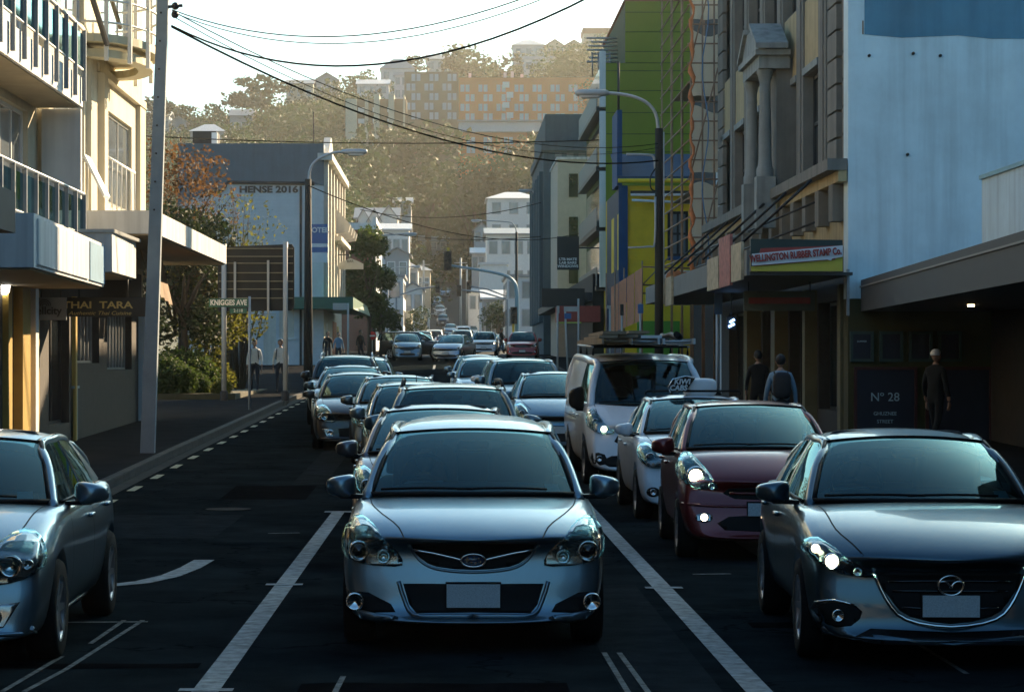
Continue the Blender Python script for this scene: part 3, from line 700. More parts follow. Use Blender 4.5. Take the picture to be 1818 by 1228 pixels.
LIFT = base_spec(id='liftback', L=4.46, W=.872, axles=(.92, 3.62), wr=.31, nose=(.42, .30, 1.0), chin=.3,
    st=[(0, .22, .79, .66, .06), (.05, .19, .82, .74, .06), (.28, .18, .865, .84, .065), (.60, .18, .872, .93, .07), (.95, .18, .872, .985, .06), (1.25, .18, .872, 1.01, .04), (1.6, .18, .872, 1.01, .0),
        (2.4, .18, .87, 1.01, 0), (3.2, .18, .87, 1.01, 0), (3.8, .18, .87, 1.02, 0), (4.15, .19, .86, 1.04, 0), (4.4, .24, .80, .98, 0), (4.46, .32, .74, .9, 0)],
    wsb=(.72, 1.02, 1.32, 1.06, 1.04), wst=(.56, 2.02, 2.12, 1.455, 1.42), roof=[(2.12, .56, 1.42), (2.4, .58, 1.455), (2.8, .58, 1.455), (3.4, .555, 1.41), (3.8, .53, 1.34)], rcrown=.045,
    belt=[(1.32, .765, 1.02), (2.4, .79, 1.02), (3.2, .78, 1.02), (4.0, .74, 1.03)], rear=(.66, 4.16, 1.02),
    win=[(1.44, 1.72, 2.12, 2.16), (1.78, 2.62, 2.2, 2.66), (2.70, 3.5, 2.72, 3.4)], panel=[(3.5, 4.06, 3.4, 3.78)], plate=(.47, .125), mir=(1.07, 1.66),
    handles=[(2.45, .86), (3.3, .88)], sill=(1.35, 3.2, .21), spokes=7,
    front=[('headlight', LAMPB, [(.79, .92), (.835, .82), (.80, .70), (.70, .645), (.58, .66), (.60, .76), (.68, .88)], dict(mir=1, lens=[(.72, .76, .06, 'proj')], sm=2)),
           ('grille', BLKP, [(-.34, .70), (.34, .70), (.30, .64), (-.30, .64)], dict(sm=2)), ('lower_intake', BLKP, [(-.52, .40), (.52, .40), (.56, .27), (-.56, .27)], dict(sm=2)),
           ('fog_recess', BLKP, ell(.70, .36, .08, .06), dict(mir=1, lens=[(.70, .36, .04, 'fog')], sm=1))],
    seams=[([(.71, 1.2), (.68, .8), (.56, .42)], 'z'), ([(1.46, .96), (1.42, .6), (1.4, .24)], 'x'), ([(2.66, .98), (2.64, .6), (2.62, .24)], 'x')])
SUV = base_spec(id='suv', L=4.40, W=.91, axles=(.88, 3.52), wr=.35, nose=(.24, .26, .9), chin=.4, crease=.5,
    st=[(0, .32, .83, .86, .05), (.05, .28, .86, .92, .05), (.25, .26, .90, .98, .05), (.55, .26, .91, 1.03, .05), (.9, .26, .91, 1.06, .05), (1.2, .26, .91, 1.08, .04), (1.5, .26, .91, 1.08, .0),
        (2.3, .26, .91, 1.08, 0), (3.2, .26, .91, 1.09, 0), (3.8, .26, .91, 1.10, 0), (4.15, .28, .89, 1.10, 0), (4.36, .32, .85, 1.05, 0), (4.40, .38, .80, .95, 0)],
    wsb=(.755, 1.12, 1.36, 1.13, 1.11), wst=(.63, 1.82, 1.92, 1.60, 1.57), roof=[(1.92, .63, 1.57), (2.3, .65, 1.60), (3.0, .65, 1.61), (3.6, .64, 1.60), (4.1, .62, 1.56)], rcrown=.05, pr=.05,
    belt=[(1.36, .80, 1.10), (2.4, .82, 1.10), (3.2, .82, 1.11), (4.2, .80, 1.13)], rear=(.74, 4.3, 1.12),
    win=[(1.50, 2.42, 1.98, 2.46), (2.5, 3.3, 2.53, 3.3), (3.42, 4.08, 3.4, 3.98)], plate=(.55, .125), mir=(1.17, 1.55), mirsize=(.12, .10),
    handles=[(2.25, .95), (3.15, .96)], sill=(1.3, 3.1, .30), spokes=6,
    front=[('headlight', LAMPB, [(.80, .98), (.855, .90), (.84, .80), (.70, .765), (.50, .775), (.50, .85), (.62, .92)], dict(mir=1, lens=[(.72, .86, .065, 'main')], sm=2)),
           ('grille', BLKP, [(-.44, .87), (.44, .87), (.42, .76), (-.42, .76)], dict(sm=2)), ('lower_intake', BLKP, [(-.5, .50), (.5, .50), (.54, .38), (-.54, .38)], dict(sm=2)),
           ('fog_recess', BLKP, ell(.72, .52, .08, .06), dict(mir=1, lens=[(.72, .52, .045, 'fog')], sm=1))],
    bars=[('grille_bar', CHROME, [(-.43, .82), (0, .825), (.43, .82)], .022, .014), ('bumper_crease', 'paint', [(-.86, .66), (-.5, .65), (0, .645), (.5, .65), (.86, .66)], .04, .006)],
    seams=[([(.75, 1.28), (.72, .8), (.6, .3)], 'z')])
VAN = base_spec(id='panelvan', L=4.97, W=.98, axles=(.95, 3.88), wr=.345, nose=(.42, .26, 1.1), chin=.3, crease=.5,
    st=[(0, .26, .86, .84, .05), (.05, .22, .90, .94, .05), (.28, .21, .96, 1.06, .06), (.55, .21, .98, 1.17, .05), (.9, .21, .985, 1.22, .03), (1.2, .21, .985, 1.23, .0), (1.6, .21, .985, 1.23, .0),
        (2.4, .21, .985, 1.23, 0), (3.4, .21, .985, 1.23, 0), (4.2, .21, .985, 1.23, 0), (4.7, .21, .98, 1.23, 0), (4.93, .25, .97, 1.2, 0), (4.97, .3, .95, 1.1, 0)], tail=(.02, .05),
    wsb=(.83, .66, .95, 1.20, 1.19), wst=(.72, 1.42, 1.54, 1.86, 1.82), roof=[(1.54, .72, 1.82), (1.9, .78, 1.87), (2.6, .80, 1.90), (3.8, .80, 1.90), (4.75, .79, 1.86)], rcrown=.05, pr=.06,
    belt=[(.95, .89, 1.185), (2.0, .95, 1.19), (3.4, .96, 1.19), (4.85, .93, 1.19)], rear=(.9, 4.9, 1.2),
    win=[(1.02, 1.30, 1.5, 1.56), (1.36, 2.2, 1.62, 2.2)], panel=[(2.2, 4.86, 2.2, 4.76)], plate=(.50, .125), mir=(1.28, 1.28), mirsize=(.12, .17), mirmat=BLKP, seat_z=1.62,
    handles=[(2.05, 1.0), (2.6, 1.0)], sill=(1.4, 3.4, .25), spokes=6,
    front=[('headlight', LAMPB, [(.86, 1.12), (.93, 1.02), (.92, .88), (.80, .79), (.62, .78), (.56, .82), (.70, .92), (.80, 1.06)], dict(mir=1, lens=[(.72, .85, .06, 'main'), (.84, .95, .05, 'side')], sm=2)),
           ('grille', BLKP, [(-.52, .76), (.52, .76), (.40, .58), (-.40, .58)], dict(sm=2)), ('lower_intake', BLKP, [(-.62, .46), (.62, .46), (.66, .30), (-.66, .30)], dict(sm=2)),
           ('fog_recess', BLKP, [(.90, .50), (.72, .48), (.70, .34), (.88, .34)], dict(mir=1, lens=[(.80, .42, .045, 'fog')], sm=2))],
    bars=[('grille_bar', CHROME, [(-.49, .71), (0, .715), (.49, .71)], .02, .014), ('grille_bar', CHROME, [(-.45, .65), (0, .652), (.45, .65)], .02, .014)],
    seams=[([(.82, .9), (.80, .6), (.74, .4)], 'z'), ([(1.25, 1.15), (1.22, .8), (1.20, .26)], 'x'), ([(2.24, 1.18), (2.24, .7), (2.24, .26)], 'x'), ([(3.3, 1.18), (3.3, .7), (3.3, .26)], 'x'), ([(2.3, .95), (3.5, .95), (4.7, .95)], 'x')])
# ================================================================ building helpers
GLASSD = mat('dark_window_glass', (.015, .02, .024), .06, coat=.3, noise_amt=.2, scale=.8)
GLASSB = mat('pale_window_glass', (.20, .23, .25), .08, .2, coat=.3, noise_amt=.3, scale=.7)
WHITEP = mat('white_trim', (.72, .72, .70), .5, noise_amt=.08)
DARKM = mat('dark_metal', (.02, .022, .025), .5, .4, noise_amt=.15)
GALV = mat('galvanised_steel', (.30, .32, .33), .45, .7, noise_amt=.15, scale=8)
SHADE = mat('shop_interior', (.012, .011, .010), .8, noise_amt=.3)
def fx(X, s):           # facade that faces along X (s=+1 faces +X): u=Y, v=Z, d=depth inwards
    return lambda u, v, d=0.: (X - s * d, u, v)
def fyy(Y):             # wall that faces the camera: u=X, v=Z
    return lambda u, v, d=0.: (u, Y + d, v)
def fbox(mb, fn, u0, u1, v0, v1, d0, d1):
    return mb.hexa([fn(u0, v0, d0), fn(u1, v0, d0), fn(u1, v0, d1), fn(u0, v0, d1), fn(u0, v1, d0), fn(u1, v1, d0), fn(u1, v1, d1), fn(u0, v1, d1)])
def wall(parent, name, m, fn, u0, u1, v0, v1, holes=(), depth=.25, back=None):
    us = sorted(set([u0, u1] + [h[0] for h in holes] + [h[1] for h in holes])); vs_ = sorted(set([v0, v1] + [h[2] for h in holes] + [h[3] for h in holes])); mb = MB()
    for a, b in zip(us, us[1:]):
        for c, d in zip(vs_, vs_[1:]):
            cu, cv = (a + b) / 2, (c + d) / 2
            if any(h[0] < cu < h[1] and h[2] < cv < h[3] for h in holes): continue
            mb.add([fn(a, c), fn(b, c), fn(b, d), fn(a, d)], [(0, 1, 2, 3)])
    for a, b, c, d in holes:
        for p, q in (((a, c), (b, c)), ((b, c), (b, d)), ((b, d), (a, d)), ((a, d), (a, c))):
            mb.add([fn(*p), fn(*q), fn(*q, depth), fn(*p, depth)], [(0, 1, 2, 3)])
    D = back or depth + .1
    for p, q in (((u0, v0), (u1, v0)), ((u1, v0), (u1, v1)), ((u1, v1), (u0, v1)), ((u0, v1), (u0, v0))):
        mb.add([fn(*p), fn(*q), fn(*q, D), fn(*p, D)], [(0, 1, 2, 3)])
    mb.add([fn(u0, v0, D), fn(u1, v0, D), fn(u1, v1, D), fn(u0, v1, D)], [(0, 1, 2, 3)])
    return mb.build(name, m, parent)
def window(parent, fn, u0, u1, v0, v1, d=.15, nu=2, nv=1, fm=None, gm=None, t=.06, sill=False):
    fm = fm or WHITEP; gm = gm or GLASSD; mb = MB(); o = .003
    fbox(mb, fn, u0 + o, u1 - o, v0 + o, v0 + t, d - .05, d); fbox(mb, fn, u0 + o, u1 - o, v1 - t, v1 - o, d - .05, d)
    fbox(mb, fn, u0 + o, u0 + t, v0 + t, v1 - t, d - .05, d); fbox(mb, fn, u1 - t, u1 - o, v0 + t, v1 - t, d - .05, d)
    for k in range(1, nu): c = u0 + (u1 - u0) * k / nu; fbox(mb, fn, c - t * .4, c + t * .4, v0 + t, v1 - t, d - .045, d)
    for k in range(1, nv): c = v0 + (v1 - v0) * k / nv; fbox(mb, fn, u0 + t, u1 - t, c - t * .4, c + t * .4, d - .043, d)
    w_ = mb.build('window', fm, parent)
    fbox(MB(), fn, u0 + t * .5, u1 - t * .5, v0 + t * .5, v1 - t * .5, d - .02, d - .012).build('pane', gm, w_)
    if sill: fbox(MB(), fn, u0 - .08, u1 + .08, v0 - .08, v0 - .004, -.08, .05).build('sill', fm, w_)
    return w_

# ================================================================ left side: shops with flats above
CREAM = mat('cream_render', (.62, .55, .40), .85, noise_amt=.08, scale=1.2, streak=.18)
WHITER = mat('white_render', (.66, .66, .64), .8, noise_amt=.08, scale=1.2, streak=.3)
FASC = mat('canopy_fascia_white', (.60, .61, .60), .55, noise_amt=.12, scale=1.5, streak=.35)
SOFF = mat('soffit_board', (.34, .28, .18), .7, noise_amt=.15)
YTILE = mat('yellow_tiles', (.45, .30, .07), .45, noise_amt=.15, scale=3)
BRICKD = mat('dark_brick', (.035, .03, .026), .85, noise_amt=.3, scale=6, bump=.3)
TINT = glass_mat('balcony_glass', (.30, .36, .36), .12, .03)
g0 = 0.
AB = thing('apartment_building', 'cream apartment building with glass balconies above the shop canopies on the left', 'building', (-7.4, 44, gz(44)))
f = fx(-7.4, 1)
holes = [(50.9, 56.2, 5.35, 7.35), (44.3, 48.9, 5.0, 7.6), (44.3, 48.9, 8.7, 11.2), (51.2, 56.4, 8.7, 11.2), (36.2, 38.6, 4.4, 6.3), (39.2, 42.4, 4.4, 6.3), (36.2, 42.2, 7.0, 9.4)]
wall(AB, 'upper_wall', CREAM, f, 31, 58, 4.05, 13, holes, .16, 7)
for (a, b, c, d) in holes[:2]: window(AB, f, a, b, c, d, .12, 3, 1, mat('aluminium_frame', (.42, .43, .42), .4, .6), GLASSB, .07)
for (a, b, c, d) in holes[2:]: window(AB, f, a, b, c, d, .14, 3, 1, WHITEP, GLASSB, .07)
# projecting frames, ledges and the pilaster between the two bays
for (a, b, z0, z1, d) in ((50.2, 57.99, 7.95, 8.12, .12), (50.3, 50.8, 4.1, 7.93, .22), (43.4, 43.9, 4.1, 8.2, .2), (49.2, 50.05, 4.1, 8.2, .10), (57.0, 57.99, 4.1, 7.93, .10)):
    fbox(MB(), f, a, b, z0, z1, -d, .02).build('ledge' if z1 - z0 < .3 else 'pilaster', CREAM, AB)
wall(AB, 'end_wall', CREAM, lambda u, v, d=0.: (u, 58.35 - d, v), -15, -7.42, .4, 13, (), .2)
RAILW = mat('rail_white', (.68, .67, .62), .5, noise_amt=.06); RAILB = mat('rail_grey_steel', (.16, .19, .22), .45, .5)
def railing(parent, path, z0, ztop, zdeck, m_post, m_rail, glass=True, flat=True, nm='railing'):
    r = MB().tube([(x, y, ztop) for x, y in path], .035, 8).build('handrail', m_rail, parent)
    MB().tube([(x, y, zdeck + .12) for x, y in path], .02, 6).build('lower_rail', m_rail, parent)
    for (x, y) in path:
        MB().box(x - .022, x + .05, y - .035, y + .035, z0, ztop - .01).build('baluster', m_post, parent)
    if glass:
        for (a, b), (c, d) in zip(path, path[1:]):
            MB().hexa([(a, b + .06, zdeck + .16), (c, d - .06, zdeck + .16), (c - .015, d - .06, zdeck + .16), (a - .015, b + .06, zdeck + .16), (a, b + .06, ztop - .1), (c, d - .06, ztop - .1), (c - .015, d - .06, ztop - .1), (a - .015, b + .06, ztop - .1)]).build('glass_panel', TINT, parent)
# upper balcony
bx(AB, 'balcony_slab', WHITER, -7.39, -6.56, 28.5, 43.2, 6.46, 6.98); bx(AB, 'balcony_soffit', SOFF, -7.38, -6.62, 28.6, 43.1, 6.44, 6.458)
railing(AB, [(-6.52, 29.0 + k * 1.0) for k in range(15)], 6.55, 7.82, 6.98, RAILB, RAILW, True)
bx(AB, 'divider_wall', WHITER, -7.3, -6.6, 43.22, 43.38, 4.3, 6.44)
# lower balcony on the canopy
railing(AB, [(-6.52, 30.0 + k * 1.0) for k in range(14)], 4.02, 4.9, 4.08, RAILB, RAILB, True)
# windows' guard rails
for (a, b, z) in ((44.3, 48.9, 5.0), (50.9, 56.2, 5.35)):
    q = MB(); q.tube([(-7.33, a, z + .95), (-7.33, b, z + .95)], .028, 6).build('guard_rail', RAILW, AB)
    n = 7
    for k in range(n + 1): MB().tube([(-7.33, a + (b - a) * k / n, z - .1), (-7.33, a + (b - a) * k / n, z + .95)], .018, 6).build('guard_bar', RAILW, AB)
# open awning sash
MB().hexa([(-7.3, 48.1, 6.0), (-7.3, 48.9, 6.0), (-6.9, 48.9, 5.2), (-6.9, 48.1, 5.2), (-7.27, 48.1, 6.05), (-7.27, 48.9, 6.05), (-6.87, 48.9, 5.25), (-6.87, 48.1, 5.25)]).build('open_sash', RAILW, AB)
# round balcony
def arc(rx, ry, n=16, cx=-7.4, cy=51.0): return [(cx + rx * math.sin(math.pi * k / n), cy - ry * math.cos(math.pi * k / n)) for k in range(n + 1)]
IVORY = mat('ivory_steel', (.58, .52, .34), .6, noise_amt=.08)
for (rx, z0, z1, nm) in ((1.22, 8.36, 8.52, 'round_balcony_slab'), (1.10, 8.08, 8.24, 'round_balcony_ring')):
    o = arc(rx, rx * 2.0); i_ = arc(rx - .3, rx * 2.0 - .5)
    if 'slab' in nm: MB().prism(o, lambda a, b, d: (a, b, d), z0, z1).build(nm, IVORY, AB)
    else:
        mb = MB(); n = len(o)
        for k in range(n - 1):
            mb.hexa([(*o[k], z0), (*o[k + 1], z0), (*i_[k + 1], z0), (*i_[k], z0), (*o[k], z1), (*o[k + 1], z1), (*i_[k + 1], z1), (*i_[k], z1)])
        mb.build(nm, IVORY, AB)
ap = arc(1.24, 2.46, 8)
for k in range(1, 8):
    x, y = ap[k]; MB().box(x - .04, x + .04, y - .05, y + .05, 7.98, 9.9).build('balcony_post', RAILW, AB)
for z in (8.75, 9.2, 9.62): MB().tube([(x, y, z) for x, y in arc(1.24, 2.46, 16)], .025, 6).build('balcony_rail', RAILW, AB)
# stair stringer on the upper floor
MB().tube([(-6.9, 43.6, 9.9), (-6.9, 48.6, 8.3)], .06, 6).build('stair_rail', DARKM, AB); MB().tube([(-6.9, 44.2, 10.8), (-6.9, 50.6, 8.9)], .05, 6).build('stair_rail', DARKM, AB)
# canopies
def canopy(parent, x0, x1, xin, y0, y1, z0, z1, m, top=None, nm='canopy'):
    c = MB().hexa([(xin, y0, z0), (x0, y0, z0), (x1, y1, z0), (xin, y1, z0), (xin, y0, z1), (x0, y0, z1), (x1, y1, z1), (xin, y1, z1)]).build(nm, m, parent)
    MB().hexa([(xin, y0 + .05, z0 - .03), (x0 - .06, y0 + .05, z0 - .03), (x1 - .06, y1 - .05, z0 - .03), (xin, y1 - .05, z0 - .03), (xin, y0 + .05, z0 - .002), (x0 - .06, y0 + .05, z0 - .002), (x1 - .06, y1 - .05, z0 - .002), (xin, y1 - .05, z0 - .002)]).build('soffit', SOFF, c)
    return c
c1 = canopy(AB, -5.68, -6.0, -7.38, 33, 41.9, 3.22, 3.96, FASC)
SBLU = mat('sign_panel_blue', (.16, .30, .42), .5, noise_amt=.2, scale=3)
for k, (a, b, m_) in enumerate(((33.3, 35.2, FASC), (35.25, 37.2, FASC), (37.25, 39.4, FASC), (39.6, 41.8, SBLU))):
    xa, xb = -5.68 - .32 * (a - 33) / 8.9, -5.68 - .32 * (b - 33) / 8.9
    MB().hexa([(xa - .01, a, 3.27), (xb - .01, b, 3.27), (xb + .03, b, 3.27), (xa + .03, a, 3.27), (xa - .01, a, 3.9), (xb - .01, b, 3.9), (xb + .03, b, 3.9), (xa + .03, a, 3.9)]).build('fascia_panel', m_, c1)
c2 = canopy(AB, -5.9, -5.95, -7.38, 42.2, 45.8, 3.5, 4.18, FASC); c3 = canopy(AB, -5.6, -5.6, -7.38, 46.0, 60.5, 4.36, 4.8, FASC)
bx(c2, 'flashing', GALV, -7.35, -5.86, 42.15, 45.85, 4.182, 4.24)
# shop fronts below
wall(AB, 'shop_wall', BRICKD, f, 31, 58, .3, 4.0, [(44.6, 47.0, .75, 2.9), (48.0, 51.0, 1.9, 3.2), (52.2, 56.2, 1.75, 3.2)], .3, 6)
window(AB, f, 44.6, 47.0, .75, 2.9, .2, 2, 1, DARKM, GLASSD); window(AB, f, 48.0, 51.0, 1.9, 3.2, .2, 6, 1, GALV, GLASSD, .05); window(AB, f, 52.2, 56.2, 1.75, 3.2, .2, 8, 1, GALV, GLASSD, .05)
for (y0, y1, d, m_) in ((40.0, 40.35, .10, YTILE), (41.0, 41.75, .16, YTILE), (42.05, 42.35, .2, WHITEP), (42.6, 42.75, .1, WHITEP), (43.1, 43.25, .06, YTILE), (47.3, 47.5, .08, YTILE), (57.4, 57.99, .25, WHITER)):
    fbox(MB(), f, y0, y1, gz(y0) + .13, 3.2, -d, .02).build('shop_pilaster', m_, AB)
# restaurant boards under the canopy
BOARD = mat('black_sign_board', (.012, .011, .010), .4, noise_amt=.2); GOLD = mat('gold_lettering', (.62, .46, .16), .5, noise_amt=.05)
sg = thing('restaurant_sign', 'black hanging board lettered THAI TARA Authentic Thai Cuisine in gold', 'sign', (-6.4, 45, 3.0))
bx(sg, 'board', BOARD, PX(117, 45), PX(262, 45), 44.95, 45.05, PZ(562, 45), PZ(528, 45))
text(sg, 'lettering', 'THAI  TARA', .18, GOLD, (PX(174, 45), 44.94, PZ(542, 45)), sx=1.35, bold=.004); text(sg, 'lettering', 'Authentic Thai Cuisine', .10, GOLD, (PX(178, 45), 44.94, PZ(556, 45)), sx=1.25, shear=.3)
for x in (-6.9, -6.0): MB().tube([(x, 45, PZ(528, 45)), (x, 45, 3.49)], .015, 6).build('hanger', DARKM, sg)
sg = thing('phone_shop_sign', 'grey hanging board lettered cellcity next to the gold restaurant board', 'sign', (-7.3, 43.2, 3.0))
SGREY = mat('grey_sign', (.13, .14, .15), .5); SBLK = mat('black_lettering', (.006, .006, .006), .5, noise_amt=0)
bx(sg, 'board', SGREY, PX(40, 43.2), PX(118, 43.2), 43.16, 43.24, PZ(568, 43.2), PZ(528, 43.2)); text(sg, 'lettering', 'cellcity', .19, SBLK, (PX(84, 43.2), 43.14, PZ(552, 43.2)), bold=.004)
for r_ in (.04, .075, .11): MB().tube([(PX(80, 43.2) + r_ * math.cos(a / 6 * math.pi), 43.145, PZ(543, 43.2) + r_ * math.sin(a / 6 * math.pi)) for a in range(7)], .009, 5).build('arc_mark', SBLK, sg)
for x in (-7.3, -6.95): MB().tube([(x, 43.2, PZ(528, 43.2)), (x, 43.2, 3.47)], .015, 6).build('hanger', DARKM, sg)
# a folded brown market umbrella / awning drop at the corner
BRWN = mat('brown_canvas', (.20, .12, .06), .85, noise_amt=.25)
fa = thing('fabric_awning', 'brown canvas drop awning hanging behind the leaning pole', 'awning', (-6.2, 52.5, 3.2))
for k in range(5):
    y = 51.2 + k * .75; z0 = 3.45 - .06 * k
    MB().add([(-6.55, y, 4.3), (-6.55, y + .7, 4.3), (-6.3, y + .7, z0), (-6.3, y, z0), (-6.57, y, 4.3), (-6.57, y + .7, 4.3), (-6.33, y + .7, z0), (-6.33, y, z0)], [(0, 1, 2, 3), (4, 7, 6, 5), (3, 2, 6, 7), (0, 3, 7, 4), (1, 5, 6, 2)]).build('canvas_panel', BRWN, fa)
lb = thing('soffit_lamp', 'lit white lamp under the near shop canopy on the far left', 'lamp', (PX(7, 40), 40, 3.1))
MB().lathe([(.10, 0), (.09, -.10), (.05, -.14), (0.0, -.15)], (PX(7, 40), 40, 3.188), 14).build('diffuser', mat('lamp_glow', (1, 1, 1), .4, noise_amt=0, emit=(1, .95, .85), estr=5), lb)
# utility cabinet on the pavement
uc = thing('utility_cabinet', 'pale blue utility cabinet on the pavement behind the left silver wagon', 'cabinet', (PX(120, 47.5), 47.5, gz(47.5) + .13))
x = PX(120, 47.5); z = gz(47.5) + .13; CAB = mat('cabinet_blue_grey', (.30, .40, .46), .5)
bx(uc, 'body', CAB, x - .14, x + .14, 47.3, 47.9, z, z + 1.02); bx(uc, 'lid', CAB, x - .17, x + .17, 47.27, 47.93, z + 1.02, z + 1.07)
for k in range(4): bx(uc, 'louvre', GALV, x - .10, x + .10, 47.285, 47.3, z + .45 + k * .1, z + .49 + k * .1)
# ================================================================ left: hotel on the corner
YH = 124.; XH = -6.5
SLATE = mat('slate_blue_paint', (.09, .15, .18), .8, noise_amt=.12, scale=1.5, streak=.15)
WBOARD = stripes('white_weatherboard', (.62, .64, .65), 2, .19, .5)
SLATED = mat('dark_border', (.02, .03, .035), .8)
HO = thing('hotel', 'white weatherboard hotel with slate blue painted upper side wall and graffiti', 'building', (XH, YH, gz(YH)))
f = fyy(YH); xl = PX(316, YH); zt = PZ(255, YH); zb = PZ(326, YH); g0 = gz(YH) - .3
hw = [(PX(388, YH), PX(428, YH), PZ(600, YH), PZ(560, YH)), (PX(432, YH), PX(466, YH), PZ(440, YH), PZ(420, YH)), (PX(468, YH), PX(490, YH), g0 + .45, PZ(556, YH)), (PX(496, YH), PX(522, YH), PZ(600, YH), PZ(540, YH))]
wall(HO, 'side_wall', WBOARD, f, xl, XH, g0, zt - .02, hw, .25, 20)
window(HO, f, *hw[0], .15, 1, 1, WHITEP, GLASSD, .12, True); window(HO, f, *hw[1], .15, 2, 1, WHITEP, GLASSD, .12, True); window(HO, f, *hw[3], .15, 1, 2, WHITEP, GLASSD, .12, True)
window(HO, f, *hw[2], .15, 1, 1, DARKM, SHADE, .10).name = 'door'
def hp(pts): return [(PX(a, YH), PZ(b, YH)) for a, b in pts]
up = hp([(316, 255), (575, 255), (575, 330), (558, 327), (404, 325), (398, 336), (388, 343), (376, 343), (362, 340), (345, 352), (316, 365)])
MB().prism(up, lambda a, b, d: (a, YH + d, b), -.05, .0).build('painted_upper_wall', SLATE, HO)
bd = hp([(558, 326), (404, 324), (398, 335), (388, 342), (376, 342), (362, 339)]); MB().tube([(a, YH - .06, b) for a, b in bd], .10, 6).build('painted_border', SLATED, HO)
text(HO, 'graffiti', 'HENSE 2016', .46, SBLK, (PX(477, YH), YH - .03, PZ(337, YH)), sx=1.25, bold=.02)
bx(HO, 'downpipe', DARKM, PX(532, YH), PX(536, YH), YH - .08, YH - .01, g0, PZ(330, YH))
bx(HO, 'roof_tank', BRICKD, PX(331, YH), PX(374, YH), YH + 3, YH + 5, zt - .05, PZ(233, YH + 3)); bx(HO, 'plant_hatch', WHITER, PX(366, YH), PX(376, YH), YH + 2.8, YH + 2.95, zt - .02, PZ(236, YH + 3))
MB().tube([(PX(553, YH), YH + 2, zt - .1), (PX(553, YH), YH + 2, PZ(192, YH))], .03, 6).build('aerial_mast', DARKM, HO)
f = fx(XH, 1); wins = []
for k in range(6):
    y0 = YH + 1.2 + k * 3.3; wins += [(y0, y0 + 1.2, 9.2, 11.6), (y0, y0 + 1.2, 5.4, 8.0)]
STUC = mat('pale_stucco', (.62, .58, .50), .8, noise_amt=.1, streak=.2)
wall(HO, 'street_wall', STUC, lambda u, v, d=0.: (XH + .02 - d, u, v), YH + .02, YH + 20, g0, 12.3, wins, .3, 5)
for h in wins: window(HO, f, *h, .2, 1, 2, DARKM, GLASSD, .08)
for k in range(7): fbox(MB(), f, YH + .25 + k * 3.27, YH + .85 + k * 3.27, 4.9, 12.2, -.22, 0).build('pilaster', STUC, HO)
fbox(MB(), f, YH - .25, YH + 20.2, 12.2, 12.55, -.45, .3).build('cornice', STUC, HO); fbox(MB(), f, YH + 8, YH + 20.2, 8.5, 8.75, -.55, .0).build('cornice', STUC, HO)
MB().prism([(YH + .1, 12.55), (YH + 2.6, 13.6), (YH + 3.4, 13.6), (YH + 6, 12.55)], lambda a, b, d: (XH + d, a, b), -.1, .25).build('gable', STUC, HO)
for k in range(4): MB().prism([(0, 0), (.7, .1), (.8, .5), (.45, .9), (.1, 1.3), (0, 1.4)], lambda a, b, d: (XH + .2 + a, YH + 9 + k * 3.2 + d, 8.9 + b), 0, .5).build('scroll_bracket', STUC, HO)
GRN = mat('green_awning', (.02, .11, .07), .6, noise_amt=.15)
MB().hexa([(XH - 1.9, YH - 2.2, 4.55), (XH + 1.6, YH - 2.2, 4.55), (XH + 1.8, YH + 18, 4.55), (XH - 1.9, YH - .1, 4.55), (XH - 1.9, YH - 2.2, 5.15), (XH + 1.6, YH - 2.2, 5.15), (XH + 1.6, YH + 18, 5.15), (XH - 1.9, YH - .1, 5.15)]).build('street_awning', GRN, HO)
fbox(MB(), f, YH + .5, YH + 19.5, g0 + .3, 4.4, -.01, .0).build('shop_front', SHADE, HO)
ORG = mat('orange_shop_panel', (.55, .15, .03), .5)
for (a, b, z0, z1, m_) in ((YH + 9, YH + 13, 2.3, 4.1, ORG), (YH + 2, YH + 3, 2.0, 3.9, WHITEP), (YH + 14, YH + 16, 2.4, 3.9, mat('yellow_shop_panel', (.6, .42, .1), .5))):
    fbox(MB(), f, a, b, z0, z1, -.05, -.012).build('shop_panel', m_, HO)
hs = thing('hotel_sign', 'blue and white projecting hotel sign lettered OTEL beside the dark lamp pole', 'sign', (PX(567, 118), 118, 8))
HB = mat('hotel_blue', (.05, .14, .34), .5)
for (a, b, m_) in ((398, 432, HB), (433, 438, WHITEP), (439, 448, HB), (449, 466, WHITEP)): bx(hs, 'panel', m_, PX(553, 118), PX(582, 118), 117.9, 118.02, PZ(b, 118), PZ(a, 118))
text(hs, 'lettering', 'HOTEL', .34, WHITEP, (PX(564, 118), 117.88, PZ(409, 118)), bold=.014); MB().tube([(PX(555, 118), 118, PZ(402, 118)), (PX(555, 118), 118.3, PZ(402, 118)), (XH, 124.4, PZ(402, 118))], .03, 6).build('bracket', DARKM, hs)
# left, further on
BRK = mat('red_brown_render', (.20, .075, .05), .8, noise_amt=.12)
RB = thing('brick_red_building', 'red brown side wall of a shop building with white street front beyond the street tree', 'building', (-6.6, 205, gz(205)))
bx(RB, 'wall', BRK, PX(600, 205), -6.62, 205, 222, 2, PZ(408, 205)); bx(RB, 'street_front', WHITER, -6.6, -6.3, 204.8, 222, 2, PZ(385, 205)); bx(RB, 'coping', WHITER, PX(600, 205), -6.3, 204.7, 222.2, PZ(408, 205) + .01, PZ(396, 205))
for k in range(3): fbox(MB(), fx(-6.3, 1), 206.5 + k * 5, 208.5 + k * 5, 8, 11, -.03, .02).build('window', GLASSD, RB)
fbox(MB(), fx(-6.3, 1), 205, 221, 5.4, 5.9, -1.8, .0).build('awning', DARKM, RB)

